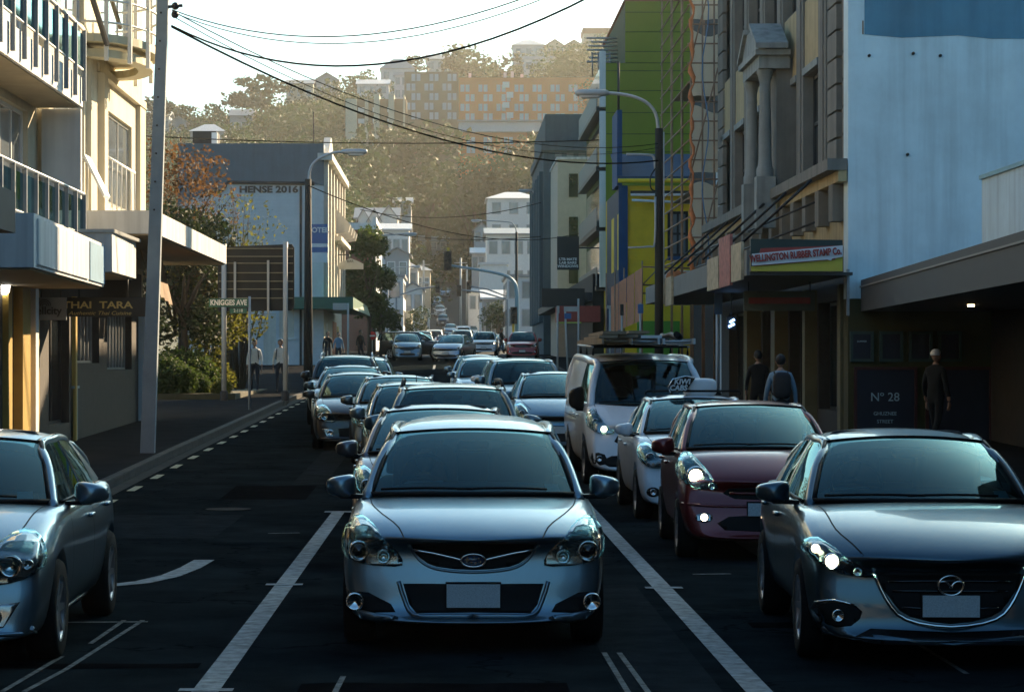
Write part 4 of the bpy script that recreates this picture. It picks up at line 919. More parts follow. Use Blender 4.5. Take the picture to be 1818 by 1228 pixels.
# ================================================================ generic houses
ROOFG = mat('grey_iron_roof', (.22, .23, .24), .5, .2, noise_amt=.12); ROOFW = mat('pale_iron_roof', (.50, .51, .52), .5, noise_amt=.1); ROOFR = mat('rust_roof', (.24, .11, .07), .7)
WALLW = mat('house_white', (.62, .62, .60), .7, noise_amt=.08); WALLC = mat('house_cream', (.52, .46, .34), .7, noise_amt=.08); WALLG = mat('house_grey', (.30, .31, .32), .7, noise_amt=.08)
def house(label, xa, xb, ytop, yeave, ybase, Y, depth=9, kind='gable', wm=None, rm=None, rows=1, cols=3, side=0, cat='house', group='houses on the hillside', base=None, gm=None):
    """walls, roof and windows; the outline is sized from where the house stands on the slope"""
    x0, x1 = PX(xa, Y), PX(xb, Y); ze = PZ(yeave, Y); zt = PZ(ytop, Y); zb = PZ(ybase, Y) if base is None else base
    H = thing('house' if cat == 'house' else 'shop_building', label, cat, ((x0 + x1) / 2, Y, zb), 0, group); wm = wm or WALLW; rm = rm or ROOFG; o = .35
    bx(H, 'wall', wm, x0, x1, Y, Y + depth, min(zb, terr(x0, Y) - .5, terr(x1, Y) - .5), ze)
    if kind == 'gable':     # ridge runs away from us
        xm = (x0 + x1) / 2; t = .22
        bxp = [(x0, ze + .002), (x1, ze + .002), (xm, zt - .1)]
        MB().prism(bxp, lambda a, b, d: (a, Y + d, b), .0, depth).build('gable_wall', wm, H)
        for s in (-1, 1):
            xe = (x0 - o) if s < 0 else (x1 + o); k = (zt - ze) / ((x1 - x0) / 2); zz = ze - k * o
            MB().hexa([(xm, Y - o, zt), (xe, Y - o, zz), (xe, Y + depth + o, zz), (xm, Y + depth + o, zt), (xm, Y - o, zt + t), (xe, Y - o, zz + t), (xe, Y + depth + o, zz + t), (xm, Y + depth + o, zt + t)]).build('roof', rm, H)
    elif kind == 'side':    # ridge across
        for s in (0, 1):
            ya = Y - o if s == 0 else Y + depth + o; ym = Y + depth / 2
            MB().hexa([(x0 - o, ya, ze - .1), (x1 + o, ya, ze - .1), (x1 + o, ym, zt), (x0 - o, ym, zt), (x0 - o, ya, ze + .12), (x1 + o, ya, ze + .12), (x1 + o, ym, zt + .22), (x0 - o, ym, zt + .22)]).build('roof', rm, H)
    elif kind == 'hip':
        xm0, xm1 = x0 + (x1 - x0) * .35, x1 - (x1 - x0) * .35; ym = Y + depth / 2
        MB().add([(x0 - o, Y - o, ze), (x1 + o, Y - o, ze), (x1 + o, Y + depth + o, ze), (x0 - o, Y + depth + o, ze), (xm0, ym, zt), (xm1, ym, zt)], [(0, 1, 5, 4), (1, 2, 5), (2, 3, 4, 5), (3, 0, 4), (0, 3, 2, 1)]).build('roof', rm, H)
    else:
        bx(H, 'roof', rm, x0 - .2, x1 + .2, Y - .2, Y + depth + .2, ze + .003, max(zt, ze + .3))
    g_ = gm or GLASSB
    hh = (ze - zb) / max(rows, 1); ww = (x1 - x0) / max(cols, 1)
    for r in range(rows):
        for c in range(cols):
            cx = x0 + ww * (c + .5); cz = zb + hh * (r + .55); a, b = min(.55, ww * .28), min(.75, hh * .3)
            wn_ = MB().box(cx - a - .1, cx + a + .1, Y - .07, Y - .003, cz - b - .1, cz + b + .1).build('window', WHITEP if wm is not WALLW else WALLG, H)
            MB().box(cx - a, cx + a, Y - .09, Y - .072, cz - b, cz + b).build('pane', g_, wn_)
    if side:                # windows in the wall that faces the street
        X = x1 if side > 0 else x0
        for r in range(rows):
            for c in range(max(2, int(depth / 4))):
                y = Y + depth * (c + .5) / max(2, int(depth / 4)); cz = zb + hh * (r + .55)
                MB().box(X - .05, X + .05, y - .7, y + .7, cz - .8, cz + .8).build('window', GLASSD, H)
    return H
LB = 'buildings along the street'
house('white villa with three small gables above the red brown wall on the left', 632, 706, 368, 388, 430, 340, 9, 'side', WALLW, ROOFG, 1, 4)
for k, (a, b) in enumerate(((636, 654), (655, 674), (675, 705))):
    house(['leftmost small white gabled dormer house of the villa row', 'middle small white gabled dormer house of the villa row', 'right and widest white gabled house of the villa row'][k], a, b, 372 if k < 2 else 366, 388 if k < 2 else 386, 432, 336.5, 3.4, 'gable', WALLW, ROOFG, 1, 1)
house('white house with a long pale roof below the gabled villa row', 652, 726, 396, 408, 470, 318, 9, 'side', WALLW, ROOFW, 1, 5)
house('grey white two storey house right of the red brown building', 684, 726, 440, 452, 560, 300, 10, 'gable', WALLG, ROOFG, 2, 2, 0)
house('small pale house with hipped roof beside the hill road on the left', 704, 742, 464, 476, 520, 310, 8, 'hip', WALLW, ROOFG, 1, 2)
house('blue grey roofed house among the trees above the hill road', 745, 795, 418, 428, 446, 470, 9, 'side', WALLG, mat('blue_grey_roof', (.20, .28, .33), .5), 1, 3)
house('narrow dark fronted shop with white upper frame on the left street side', 684, 716, 488, 492, 640, 250, 14, 'flat', WALLW, ROOFG, 3, 1, 1, 'shop building', LB)
house('low pale shop beside the round street bush', 694, 730, 548, 552, 640, 268, 14, 'flat', WALLC, ROOFG, 1, 2, 1, 'shop building', LB)
house('tall white house with stepped roof at the top of the right bank', 866, 958, 336, 352, 470, 345, 12, 'hip', WALLW, ROOFW, 3, 3)
house('white two storey house with small balcony below the tall white house', 864, 955, 404, 416, 520, 312, 10, 'side', WALLW, ROOFG, 2, 4)
house('square white garage block at the foot of the right bank', 852, 900, 466, 470, 600, 292, 8, 'flat', WALLW, ROOFW, 1, 1)
house('pale shop with verandah at the far right of the street', 858, 912, 515, 530, 640, 270, 12, 'side', WALLG, ROOFW, 1, 3, -1, 'shop building', LB)
house('white three storey terrace behind the mast arm signal pole', 900, 946, 488, 492, 640, 240, 16, 'flat', WALLW, ROOFG, 3, 2, -1, 'shop building', LB)
house('small white cottage with grey gable beside the hill road on the left', 716, 750, 502, 514, 560, 292, 8, 'gable', WALLW, ROOFG, 1, 2)
house('cream weatherboard house behind the small white cottage', 726, 764, 470, 480, 530, 345, 8, 'hip', WALLC, ROOFG, 1, 3)
house('white flat fronted shop at the end of the left shop row', 718, 738, 540, 543, 620, 300, 12, 'flat', WALLW, ROOFW, 2, 1, 1, 'shop building', LB)
house('white bungalow with pale roof between tall houses on the right bank', 838, 872, 440, 450, 486, 372, 8, 'side', WALLW, ROOFW, 1, 3)
house('grey roofed house at the right of the hill road behind the poles', 832, 862, 508, 518, 560, 305, 8, 'hip', WALLW, ROOFG, 1, 2)
house('white house with dark gable above the bungalow on the right bank', 842, 868, 396, 408, 436, 410, 8, 'gable', WALLW, ROOFG, 1, 2)
house('white house alone in the trees left of the wood centre', 700, 730, 350, 360, 384, 430, 8, 'side', WALLW, ROOFW, 1, 3)
# houses on the skyline, left to right
SK = [('small white roofed house low on the left hill behind the leaning pole', 264, 300, 196, 206, 226, 560, 'side', WALLW, ROOFW), ('grey house under the dark left conifer', 305, 330, 208, 216, 240, 560, 'gable', WALLG, ROOFG),
      ('pale hipped roof house above the hotel roof tank', 338, 398, 217, 233, 262, 520, 'hip', WALLG, ROOFW), ('grey house half hidden between trees right of the hipped roof house', 408, 448, 192, 206, 232, 560, 'side', WALLG, ROOFG),
      ('long low pale house on the ridge left of the slab block', 508, 556, 139, 149, 172, 610, 'side', WALLC, ROOFG), ('gabled house on the ridge next to the long low one', 560, 600, 130, 142, 166, 620, 'gable', WALLG, ROOFG),
      ('pale villa under the ridge trees right of the slab block', 634, 690, 139, 150, 180, 600, 'side', WALLW, ROOFW), ('tall white house with chimney on the ridge', 676, 736, 101, 122, 160, 625, 'hip', WALLW, ROOFG),
      ('ridge house with long dark roof left of the tallest ridge tree', 757, 808, 95, 106, 140, 640, 'side', WALLW, ROOFG), ('white house with rounded roof on the right ridge', 911, 966, 67, 80, 118, 640, 'hip', WALLW, ROOFW),
      ('low twin gabled house right of the rounded roof house', 968, 1002, 71, 82, 112, 645, 'gable', WALLC, ROOFR), ('second twin gable house at the right end of the ridge', 1002, 1036, 72, 82, 112, 645, 'gable', WALLC, ROOFR),
      ('tall pink lit house at the top right of the ridge', 1036, 1110, 50, 60, 120, 640, 'flat', WALLC, ROOFR), ('large white house on the slope below the tall pink lit house', 1025, 1100, 84, 96, 130, 590, 'side', WALLW, ROOFW),
      ('small white house below the right ridge', 930, 985, 100, 106, 116, 600, 'flat', WALLW, ROOFW), ('white house left above the orange block', 700, 736, 128, 134, 165, 560, 'flat', WALLW, ROOFW)]
for (lb_, a, b, t, e, bs, Y, kd, wm, rm) in SK: house(lb_, a, b, t, e, bs + 14, Y, 10, kd, wm, rm, 1 if bs - e < 30 else 2, 3)
# big apartment block on the hill
YA = 520.
ORNG = mat('orange_cladding', (.66, .17, .035), .75, noise_amt=.1, scale=.2); BRWC = mat('brown_cladding', (.17, .12, .07), .75, noise_amt=.1, scale=.2); FINC = mat('cream_fin', (.58, .50, .36), .8)
BL = thing('hillside_apartment_block', 'long orange and brown apartment block with rows of paired windows on the hill', 'building', (PX(880, YA), YA, PZ(300, YA)))
bx(BL, 'brown_wing', BRWC, PX(718, YA), PX(814, YA), YA, YA + 14, PZ(310, YA), PZ(128, YA)); bx(BL, 'orange_wing', ORNG, PX(814, YA) + .01, PX(1075, YA), YA - 1, YA + 13, PZ(215, YA), PZ(139, YA))
bx(BL, 'lower_wing', ORNG, PX(814, YA) + .02, PX(936, YA), YA - .6, YA + 12, PZ(310, YA), PZ(236, YA)); bx(BL, 'white_band', WALLW, PX(814, YA), PX(960, YA), YA - 1.4, YA + 12, PZ(235, YA), PZ(218, YA)); bx(BL, 'band_roof', ROOFG, PX(812, YA), PX(1075, YA), YA - 2, YA + 12, PZ(218, YA) + .01, PZ(214.5, YA))
wm_ = MB().box(-.42, .42, -.06, .06, -.75, .75).mesh('window'); wm_.materials.append(mat('far_window', (.42, .45, .48), .3, noise_amt=.15, scale=.3))
def farwin(px, py, Y):
    o = link('window', wm_, BL); o.location = Vector((PX(px, Y), Y - .05, PZ(py, Y))) - Vector(BL.location)
for r, py in enumerate((138, 155, 172, 189, 206)):
    for c in range(10):
        px = 734 + c * 32 + (r % 2) * -9
        if px < 814:
            if px > 722 and px < 806: farwin(px, py, YA); farwin(px + 9, py, YA)
        elif py > 142 and px < 1050: farwin(px, py + 2, YA - 1); farwin(px + 9, py + 2, YA - 1)
for py in (250, 266):
    for px in (832, 840, 862, 870, 898, 907): farwin(px, py, YA - .6)
for px, py in ((898, 152), (905, 170), (898, 188), (905, 206)): bx(BL, 'balcony', WALLW, PX(px - 6, YA), PX(px + 6, YA), YA - 1.6, YA - 1.02, PZ(py + 5, YA), PZ(py - 5, YA))
for px, h in ((790, 6), (832, 7), (895, 8), (908, 10), (925, 5)): bx(BL, 'roof_vent', WALLW, PX(px, YA), PX(px + 5, YA), YA + 3, YA + 5, PZ(140, YA), PZ(134 - h, YA))
SB = thing('slab_apartment_block', 'pale finned slab block on the hill left of the orange block', 'building', (PX(660, 500), 500, PZ(290, 500)))
bx(SB, 'wall', BRWC, PX(612, 500), PX(722, 500), 500, 512, PZ(300, 500), PZ(176, 500))
for k, (a, b, t) in enumerate(((614, 634, 177), (648, 654, 178), (664, 674, 168), (690, 700, 168), (716, 719, 170))): bx(SB, 'fin', FINC, PX(a, 500), PX(b, 500), 498.6, 511, PZ(300, 500), PZ(t, 500))
for k in range(3):
    for r in range(4): bx(SB, 'balcony', WALLW, PX(636 + k * 26, 500), PX(647 + k * 26, 500), 498.9, 499.98, PZ(200 + r * 20, 500), PZ(192 + r * 20, 500))
# ================================================================ right side
YS_, XS_ = 48., 7.93
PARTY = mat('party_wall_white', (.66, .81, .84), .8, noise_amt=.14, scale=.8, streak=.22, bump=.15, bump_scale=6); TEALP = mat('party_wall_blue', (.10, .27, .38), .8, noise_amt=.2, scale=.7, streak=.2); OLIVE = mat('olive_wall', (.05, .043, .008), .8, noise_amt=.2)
STONE = mat('brown_stone', (.21, .195, .165), .85, noise_amt=.18, scale=2, bump=.2, bump_scale=25, streak=.3); SPAN = mat('ochre_spandrel', (.46, .36, .19), .85, noise_amt=.15, scale=2, streak=.3); PALES = mat('pale_stone', (.30, .32, .30), .8, noise_amt=.2, scale=2, streak=.4)
ST = thing('stone_commercial_building', 'brown stone commercial building with pilasters, column portal and white painted side wall', 'building', (XS_, YS_, gz(YS_)))
fw = fyy(YS_)
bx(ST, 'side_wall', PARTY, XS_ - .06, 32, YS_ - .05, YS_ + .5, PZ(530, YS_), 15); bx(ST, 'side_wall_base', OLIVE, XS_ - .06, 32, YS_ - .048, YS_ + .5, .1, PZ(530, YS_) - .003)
MB().prism([(PX(1534, YS_), 15), (PX(1534, YS_), PZ(62, YS_)), (PX(1600, YS_), PZ(68, YS_)), (PX(1700, YS_), PZ(64, YS_)), (PX(1760, YS_), PZ(70, YS_)), (32, PZ(66, YS_)), (32, 15)], lambda a, b, d: (a, YS_ + d, b), -.062, -.051).build('blue_paint_patch', TEALP, ST)
for (px, py) in ((1542, 100), (1620, 96), (1610, 275), (1668, 100)): MB().lathe([(.03, 0), (.03, .06), (0, .06)], (PX(px, YS_), YS_ - .05, PZ(py, YS_)), 8, 'y').build('wall_tie', BRICKD, ST)
bx(ST, 'wall_stain', mat('rust', (.25, .12, .05), .8), PX(1531, YS_) - .012, PX(1531, YS_) + .012, YS_ - .07, YS_ - .0625, PZ(62, YS_), PZ(38, YS_))
bx(ST, 'added_sun_block', PARTY, 9.6, 31.9, YS_ + .55, 60, 12.95, 20)  # unseen upper block, added to keep sun off the near road
f = fx(XS_ + .12, -1); bays = [51.9, 55.2, 58.5, 61.8, 65.1, 68.4]
holes = []
for k in range(6):
    a = bays[k] + .55; b = a + 2.2
    if b < 72: holes += [(a, b, 6.15, 8.35), (a, b, 10.1, 12.4)]
holes += [(49.05, 49.75, 6.1, 8.3), (49.05, 49.75, 9.3, 12.2)]
wall(ST, 'street_wall', STONE, f, YS_ + .5, 72, 4.4, 12.9, holes, .25, 22)
for h in holes: window(ST, f, *h, .18, 1, 2, mat('dark_timber_frame', (.03, .028, .025), .6), GLASSD, .09)
for k in range(6):
    a = bays[k] + .55; b = a + 2.2
    if b < 72:
        for z0, z1 in ((8.42, 10.02),):
            fbox(MB(), f, a + .02, b - .02, z0, z1, -.06, 0).build('spandrel', SPAN, ST); fbox(MB(), f, a + .02, b - .02, z0 - .06, z0 + .1, -.12, 0).build('ledge', PALES, ST)
    fbox(MB(), f, bays[k] - .55, bays[k] + .5, 5.95, 12.9, -.10, 0).build('pilaster', STONE, ST); fbox(MB(), f, bays[k] - .3, bays[k] + .25, 5.96, 12.9, -.13, -.10).build('pilaster_rib', STONE, ST)
# rusticated strips, block by block
qm = {}
for (ya, yb) in ((48.06, 49.0), (49.8, 51.0), (70.6, 71.9)):
    z = 5.97; k = 0
    while z < 12.3:
        mk = (ya,)
        if mk not in qm: qm[mk] = MB().box(0, .12, 0, yb - ya, .025, .53).mesh('quoin'); qm[mk].materials.append(STONE)
        o = link('quoin', qm[mk], ST); o.location = Vector((XS_, ya, z)) - Vector(ST.location); z += .555; k += 1
# portal with two columns and a pediment
def column(x, y, z0, z1, r):
    MB().lathe([(r * 1.35, 0), (r * 1.35, .18), (r * 1.12, .25), (r * 1.02, .4), (r * 1.0, (z1 - z0) * .4), (r * .84, (z1 - z0) - .55), (r * .9, z1 - z0 - .52), (r * .9, z1 - z0 - .46), (r * .84, z1 - z0 - .44), (r * .86, z1 - z0 - .3), (r * 1.15, z1 - z0 - .12), (r * 1.3, z1 - z0 - .1), (r * 1.3, z1 - z0)], (x, y, z0), 20).build('column', PALES, ST)
    bx(ST, 'plinth', PALES, x - r * 1.5, x + r * 1.5, y - r * 1.5, y + r * 1.5, z0 - 1.2, z0 - .003)
bx(ST, 'portal_pier', STONE, 7.62, 8.27, 56.6, 59.6, 5.97, 9.0)
column(7.36, 56.7, 6.25, 8.75, .15); column(7.36, 59.2, 6.25, 8.75, .15)
bx(ST, 'entablature', PALES, 7.18, 7.9, 56.4, 59.5, 8.755, 9.05); bx(ST, 'entablature_cap', PALES, 7.08, 7.9, 56.25, 59.65, 9.053, 9.18)
MB().prism([(56.3, 9.183), (59.6, 9.183), (58.6, 9.8), (57.3, 9.8)], lambda a, b, d: (7.4 + d, a, b), -.24, .4).build('pediment', PALES, ST)
for s, (a, b) in enumerate(((56.1, 57.4), (59.8, 58.5))): MB().prism([(a, 9.19), (b, 9.81), (b, 9.93), (a, 9.31)], lambda a_, b_, d: (7.4 + d, a_, b_), -.33, .42).build('raking_cornice', PALES, ST)
# string course, brackets and the wrought iron balcony below it
fbox(MB(), f, YS_ - .05, 72, 5.72, 5.95, -.59, -.2).build('cornice', STONE, ST); fbox(MB(), f, YS_ - .02, 72, 5.5, 5.715, -.37, -.2).build('cornice', SPAN, ST)
fbox(MB(), f, YS_ + .52, 72, 4.3, 5.49, -.15, .3).build('frieze', SPAN, ST)
for k in range(13):
    y = YS_ + .6 + k * 1.85; fbox(MB(), f, y, y + .5, 4.75, 5.49, -.39, -.155).build('bracket', STONE, ST)
for k in range(6):
    y = YS_ + 1 + k * 3.7; MB().tube([(7.3, y, 5.6), (6.0, y + 1.2, 4.35)], .03, 6).build('awning_stay', DARKM, ST)
for z in (4.7, 5.1): MB().tube([(7.25, YS_ + .3, z), (7.25, 71.5, z)], .022, 6).build('iron_rail', DARKM, ST)
# awning
AWD = mat('awning_dark_board', (.05, .052, .05), .6, noise_amt=.2); AWG = mat('awning_grey_band', (.16, .165, .16), .6, noise_amt=.15)
aw = MB().box(5.86, XS_ - .06, 47.4, 72, 3.62, 3.68).build('awning_deck', AWD, ST); bx(ST, 'awning_fascia', AWG, 5.80, 5.858, 47.45, 72, 3.62, 4.12)
POSTR = mat('faded_poster', (.42, .36, .24), .6, noise_amt=.5, scale=6); POSTB = mat('red_poster', (.36, .12, .10), .6, noise_amt=.6, scale=7)
for k, (a, b, z0, z1, m_) in enumerate(((47.9, 49.6, 3.55, 4.3, POSTR), (49.8, 51.8, 3.5, 4.55, POSTB), (52.0, 54.2, 3.5, 4.2, POSTR), (63.0, 65.0, 3.4, 4.15, POSTR))): bx(ST, 'awning_poster', m_, 5.74, 5.798, a, b, z0, z1)
sg = thing('stamp_shop_sign', 'awning end sign lettered WELLINGTON RUBBER STAMP Co. in red on white and yellow', 'sign', (6.8, 47.3, 3.7))
YSG = 47.3; XA, XB = PX(1333, YSG), PX(1496, YSG)
SRED = mat('sign_red', (.30, .035, .025), .5, noise_amt=.1); SYEL = mat('sign_yellow', (.52, .44, .04), .5, noise_amt=.1); SGRN = mat('sign_dark_green', (.015, .035, .03), .6); SWHT = mat('sign_white', (.62, .66, .68), .5, noise_amt=.08)
def q4(nm, m_, p, d): MB().prism([(PX(a, YSG), PZ(b, YSG)) for a, b in p], lambda a, b, dd: (a, YSG + dd, b), -d, .03 - d).build(nm, m_, sg)
q4('backing', SGRN, [(1333, 482), (1496, 482), (1496, 426), (1333, 424)], 0)
q4('yellow_field', SYEL, [(1333.5, 481.5), (1495.5, 481.5), (1495.5, 455), (1333.5, 473)], .032); q4('red_band', SRED, [(1338, 473), (1482, 461), (1484, 452), (1495, 436), (1350, 441), (1345, 460)], .064)
q4('white_band', SWHT, [(1334, 472), (1468, 461), (1474, 463), (1476, 459.5), (1495, 456), (1495, 436), (1334, 451)], .096)
t_ = text(sg, 'lettering', 'WELLINGTON RUBBER STAMP Co.', .185, SRED, ((XA + XB) / 2 - .04, YSG - .13, PZ(453.5, YSG)), sx=.63, bold=.008); t_.rotation_euler = (R(90), R(-5.2), 0)
# shop fronts under the awning
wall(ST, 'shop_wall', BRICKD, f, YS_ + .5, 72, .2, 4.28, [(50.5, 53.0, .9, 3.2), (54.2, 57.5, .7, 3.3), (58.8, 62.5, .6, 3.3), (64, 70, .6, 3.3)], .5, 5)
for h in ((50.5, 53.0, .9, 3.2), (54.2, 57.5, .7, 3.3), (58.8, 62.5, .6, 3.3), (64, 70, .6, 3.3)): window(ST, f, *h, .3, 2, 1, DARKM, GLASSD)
PILY = mat('pale_yellow_pilaster', (.13, .11, .05), .7, noise_amt=.15)
for k, (a, b, d) in enumerate(((49.0, 49.35, .1), (53.2, 53.6, .2), (57.8, 58.5, .25), (62.8, 63.5, .3), (48.53, 48.75, .05))): fbox(MB(), f, a, b, gz(a) + .13, 3.5, -d - .07, .0).build('shop_pilaster', PILY, ST)
ws_ = thing('shop_window_sign', 'small green edged sign board hanging below the stone building awning', 'sign', (6.9, 51.2, 3.2)); bx(ws_, 'board', mat('sign_grey_green', (.10, .12, .10), .6), 6.2, 7.7, 51.2, 51.26, 3.0, 3.42); bx(ws_, 'stripe', SRED, 6.3, 7.6, 51.17, 51.198, 3.15, 3.28)
for x in (6.3, 7.6): MB().tube([(x, 51.23, 3.42), (x, 51.23, 3.62)], .012, 6).build('hanger', DARKM, ws_)
BLIT = mat('neon_blue', (.2, .4, 1), .4, noise_amt=0, emit=(.25, .5, 1), estr=3)
nb = thing('neon_sign', 'small lit blue neon tube sign in the shade under the stone building awning', 'sign', (PX(1298, 60), 60, 2.9))
for k in range(2): MB().tube([(PX(1293 + 2 * k, 60), 59.9, PZ(580 - 8 * k, 60)), (PX(1303, 60), 59.9, PZ(575 - 8 * k, 60))], .03, 6).build('neon_tube', BLIT, nb)
bx(nb, 'backing', BOARD, PX(1290, 60), PX(1306, 60), 59.95, 60, PZ(585, 60), PZ(562, 60)); MB().tube([(PX(1298, 60), 59.98, PZ(562, 60)), (PX(1298, 60), 59.98, 3.62)], .015, 6).build('hanger', DARKM, nb)
# ---- low shop with the long dark canopy
CAN = mat('canopy_charcoal', (.032, .034, .04), .6, noise_amt=.12); CANL = mat('canopy_edge', (.20, .19, .17), .5)
LS = thing('low_canopy_shop', 'low shop with long charcoal street canopy against the white side wall on the right', 'building', (8.6, 38, 0))
def cx_(y): return 8.12 - (48 - y) * .060
z0, z1 = PZ(553, YS_), PZ(495, YS_)
MB().hexa([(cx_(24), 24, z0), (14, 24, z0), (14, 47.9, z0), (cx_(47.9), 47.9, z0), (cx_(24), 24, z0 + .62), (14, 24, z0 + .62), (14, 47.9, z0 + .62), (cx_(47.9), 47.9, z0 + .62)]).build('canopy', CAN, LS)
MB().hexa([(cx_(24) - .03, 24, z0 + .47), (cx_(24), 24, z0 + .47), (cx_(47.9), 47.88, z0 + .47), (cx_(47.9) - .03, 47.88, z0 + .47), (cx_(24) - .03, 24, z0 + .50), (cx_(24), 24, z0 + .50), (cx_(47.9), 47.88, z0 + .50), (cx_(47.9) - .03, 47.88, z0 + .50)]).build('canopy_trim', CANL, LS)
bx(LS, 'parapet', PARTY, 8.82, 14, 24, 40.2, z0 + .63, 4.95); bx(LS, 'parapet_cap', mat('parapet_cap', (.25, .45, .50), .6), 8.78, 14, 23.9, 40.25, 4.953, 5.02)
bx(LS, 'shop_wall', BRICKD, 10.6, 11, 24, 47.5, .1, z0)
bx(LS, 'downpipe', GALV, PX(1503, 47.8), PX(1503, 47.8) + .05, 47.75, 47.85, PZ(560, 47.8), PZ(478, 47.8))
dl = thing('canopy_downlight', 'small lit downlight under the charcoal canopy', 'lamp', (PX(1724, 42), 42, z0)); MB().lathe([(.06, 0), (.06, -.03), (0, -.035)], (PX(1724, 42), 42, z0 - .002), 12).build('lens', mat('downlight_glow', (1, .8, .5), .4, noise_amt=0, emit=(1, .7, .35), estr=6), dl)
# posters on the olive wall
yP = YS_ - .055
POSTN = mat('poster_navy', (.012, .014, .028), .5, noise_amt=.15); FRAMR = mat('poster_frame_red', (.06, .012, .008), .6); FRAMG = mat('poster_frame_green', (.03, .06, .05), .6); LETT = mat('poster_lettering', (.35, .50, .55), .5, noise_amt=0)
def poster(label, a, b, c, d, fm, lines=()):
    p = thing('framed_poster', label, 'poster', (PX((a + b) / 2, YS_), yP, PZ(d, YS_)), 0, 'posters on the olive wall')
    mb = MB(); t = .06; x0, x1, z0_, z1_ = PX(a, YS_), PX(b, YS_), PZ(d, YS_), PZ(c, YS_)
    for q in ((x0, x1, z0_, z0_ + t), (x0, x1, z1_ - t, z1_), (x0, x0 + t, z0_ + t, z1_ - t), (x1 - t, x1, z0_ + t, z1_ - t)): mb.box(q[0], q[1], yP - .05, yP, q[2], q[3])
    mb.build('frame', fm, p); bx(p, 'sheet', POSTN, x0 + t, x1 - t, yP - .02, yP - .003, z0_ + t, z1_ - t)
    for (s, size, px, py) in lines: text(p, 'lettering', s, size, LETT, (PX(px, YS_), yP - .03, PZ(py, YS_)))
poster('navy framed poster lettered No 28 on the olive wall', 1515, 1627, 651, 800, FRAMR, [('Nº 28', .24, 1570, 705), ('GHUZNEE', .10, 1570, 734), ('STREET', .10, 1570, 748)])
poster('dark framed poster right of the No 28 poster behind the helmeted person', 1642, 1760, 651, 800, FRAMR)
for k, lb_ in enumerate(('small green framed picture, first above the No 28 poster', 'second small framed picture from the left above the posters', 'third small framed picture above the posters', 'fourth small framed picture, rightmost above the posters')):
    poster(lb_, 1508 + k * 52, 1550 + k * 52, 588, 642, FRAMG, [('SUMMER', .05, 1529, 606)] if k == 0 else ())
# ---- scaffolded building
SC = thing('scaffolded_building', 'pale building wrapped in scaffold sheeting between the stone building and the yellow house', 'building', (8.4, 73, gz(73)))
SHEET = bpy.data.materials.new('scaffold_sheeting'); SHEET.use_nodes = True
_n = SHEET.node_tree.nodes; _l = SHEET.node_tree.links; _b = _n['Principled BSDF']; _b.inputs['Base Color'].default_value = (.68, .60, .48, 1); _b.inputs['Roughness'].default_value = .8
_t = _n.new('ShaderNodeBsdfTranslucent'); _t.inputs[0].default_value = (.82, .66, .48, 1); _m = _n.new('ShaderNodeMixShader'); _m.inputs[0].default_value = .6
_l.new(_b.outputs[0], _m.inputs[1]); _l.new(_t.outputs[0], _m.inputs[2]); _l.new(_m.outputs[0], _n['Material Output'].inputs['Surface'])
bx(SC, 'wall', WHITER, 9.2, 10.2, 74, 84, .3, 9.5); bx(SC, 'added_shade_wall', BRICKD, 10.203, 20, 74, 103, .3, 17)  # tall rear mass added to keep sun off the left pavement and shops
for k in range(5):
    z = 5.2 + k * 2.3
    def fs(u, v, z=z, k=k): return Vector((7.22 + .84 * u, 73.0 + .12 * math.sin(9 * u + k) * (1 - v), z + .12 + 1.9 * v + .12 * math.sin(4 * u + k) * v))
    MB().grid(fs, 8, 5).build('scaffold_sheet', SHEET, SC)
SCP = mat('scaffold_tube', (.36, .22, .14), .6, .3, noise_amt=.4, scale=2); NET = mat('orange_netting', (.62, .20, .07), .8, noise_amt=.4, scale=4); PLK = mat('scaffold_plank', (.26, .20, .13), .8, noise_amt=.2)
for x in (7.2, 7.55, 7.9):
    for y in (72.6, 75.5, 79, 82.5):
        MB().tube([(x, y, gz(y)), (x, y, 15)], .03, 6).build('scaffold_standard', SCP, SC)
for k in range(18):
    z = 3.9 + k * .58
    MB().tube([(7.1, 72.6, z), (8.3, 72.6, z)], .026, 6).build('scaffold_transom', SCP, SC); MB().tube([(7.2, 72.3, z + .06), (7.2, 83, z + .06)], .026, 6).build('scaffold_ledger', SCP, SC)
    if k % 6 == 0: bx(SC, 'scaffold_deck', PLK, 7.6, 8.9, 74.5, 82.8, z - .06, z - .028)
for k in range(3): MB().tube([(7.15, 72.5, 4 + k * 3.4), (8.0, 72.45, 7.3 + k * 3.4)], .026, 6).build('scaffold_brace', SCP, SC)
MB().tube([(7.20 + .045 * math.sin(k * 1.7) + .03 * math.sin(k * 5.1), 72.3, 4.5 + k * .19) for k in range(58)], [.025 + .07 * abs(math.sin(k * 2.3) * math.sin(k * .71 + 1)) for k in range(58)], 6).build('orange_netting', NET, SC)
MB().tube([(7.6 + .1 * math.sin(k * .9), 72.25, 4.5 + k * .5) for k in range(22)], .02, 5).build('blue_rope', mat('blue_rope', (.12, .22, .38), .7), SC)
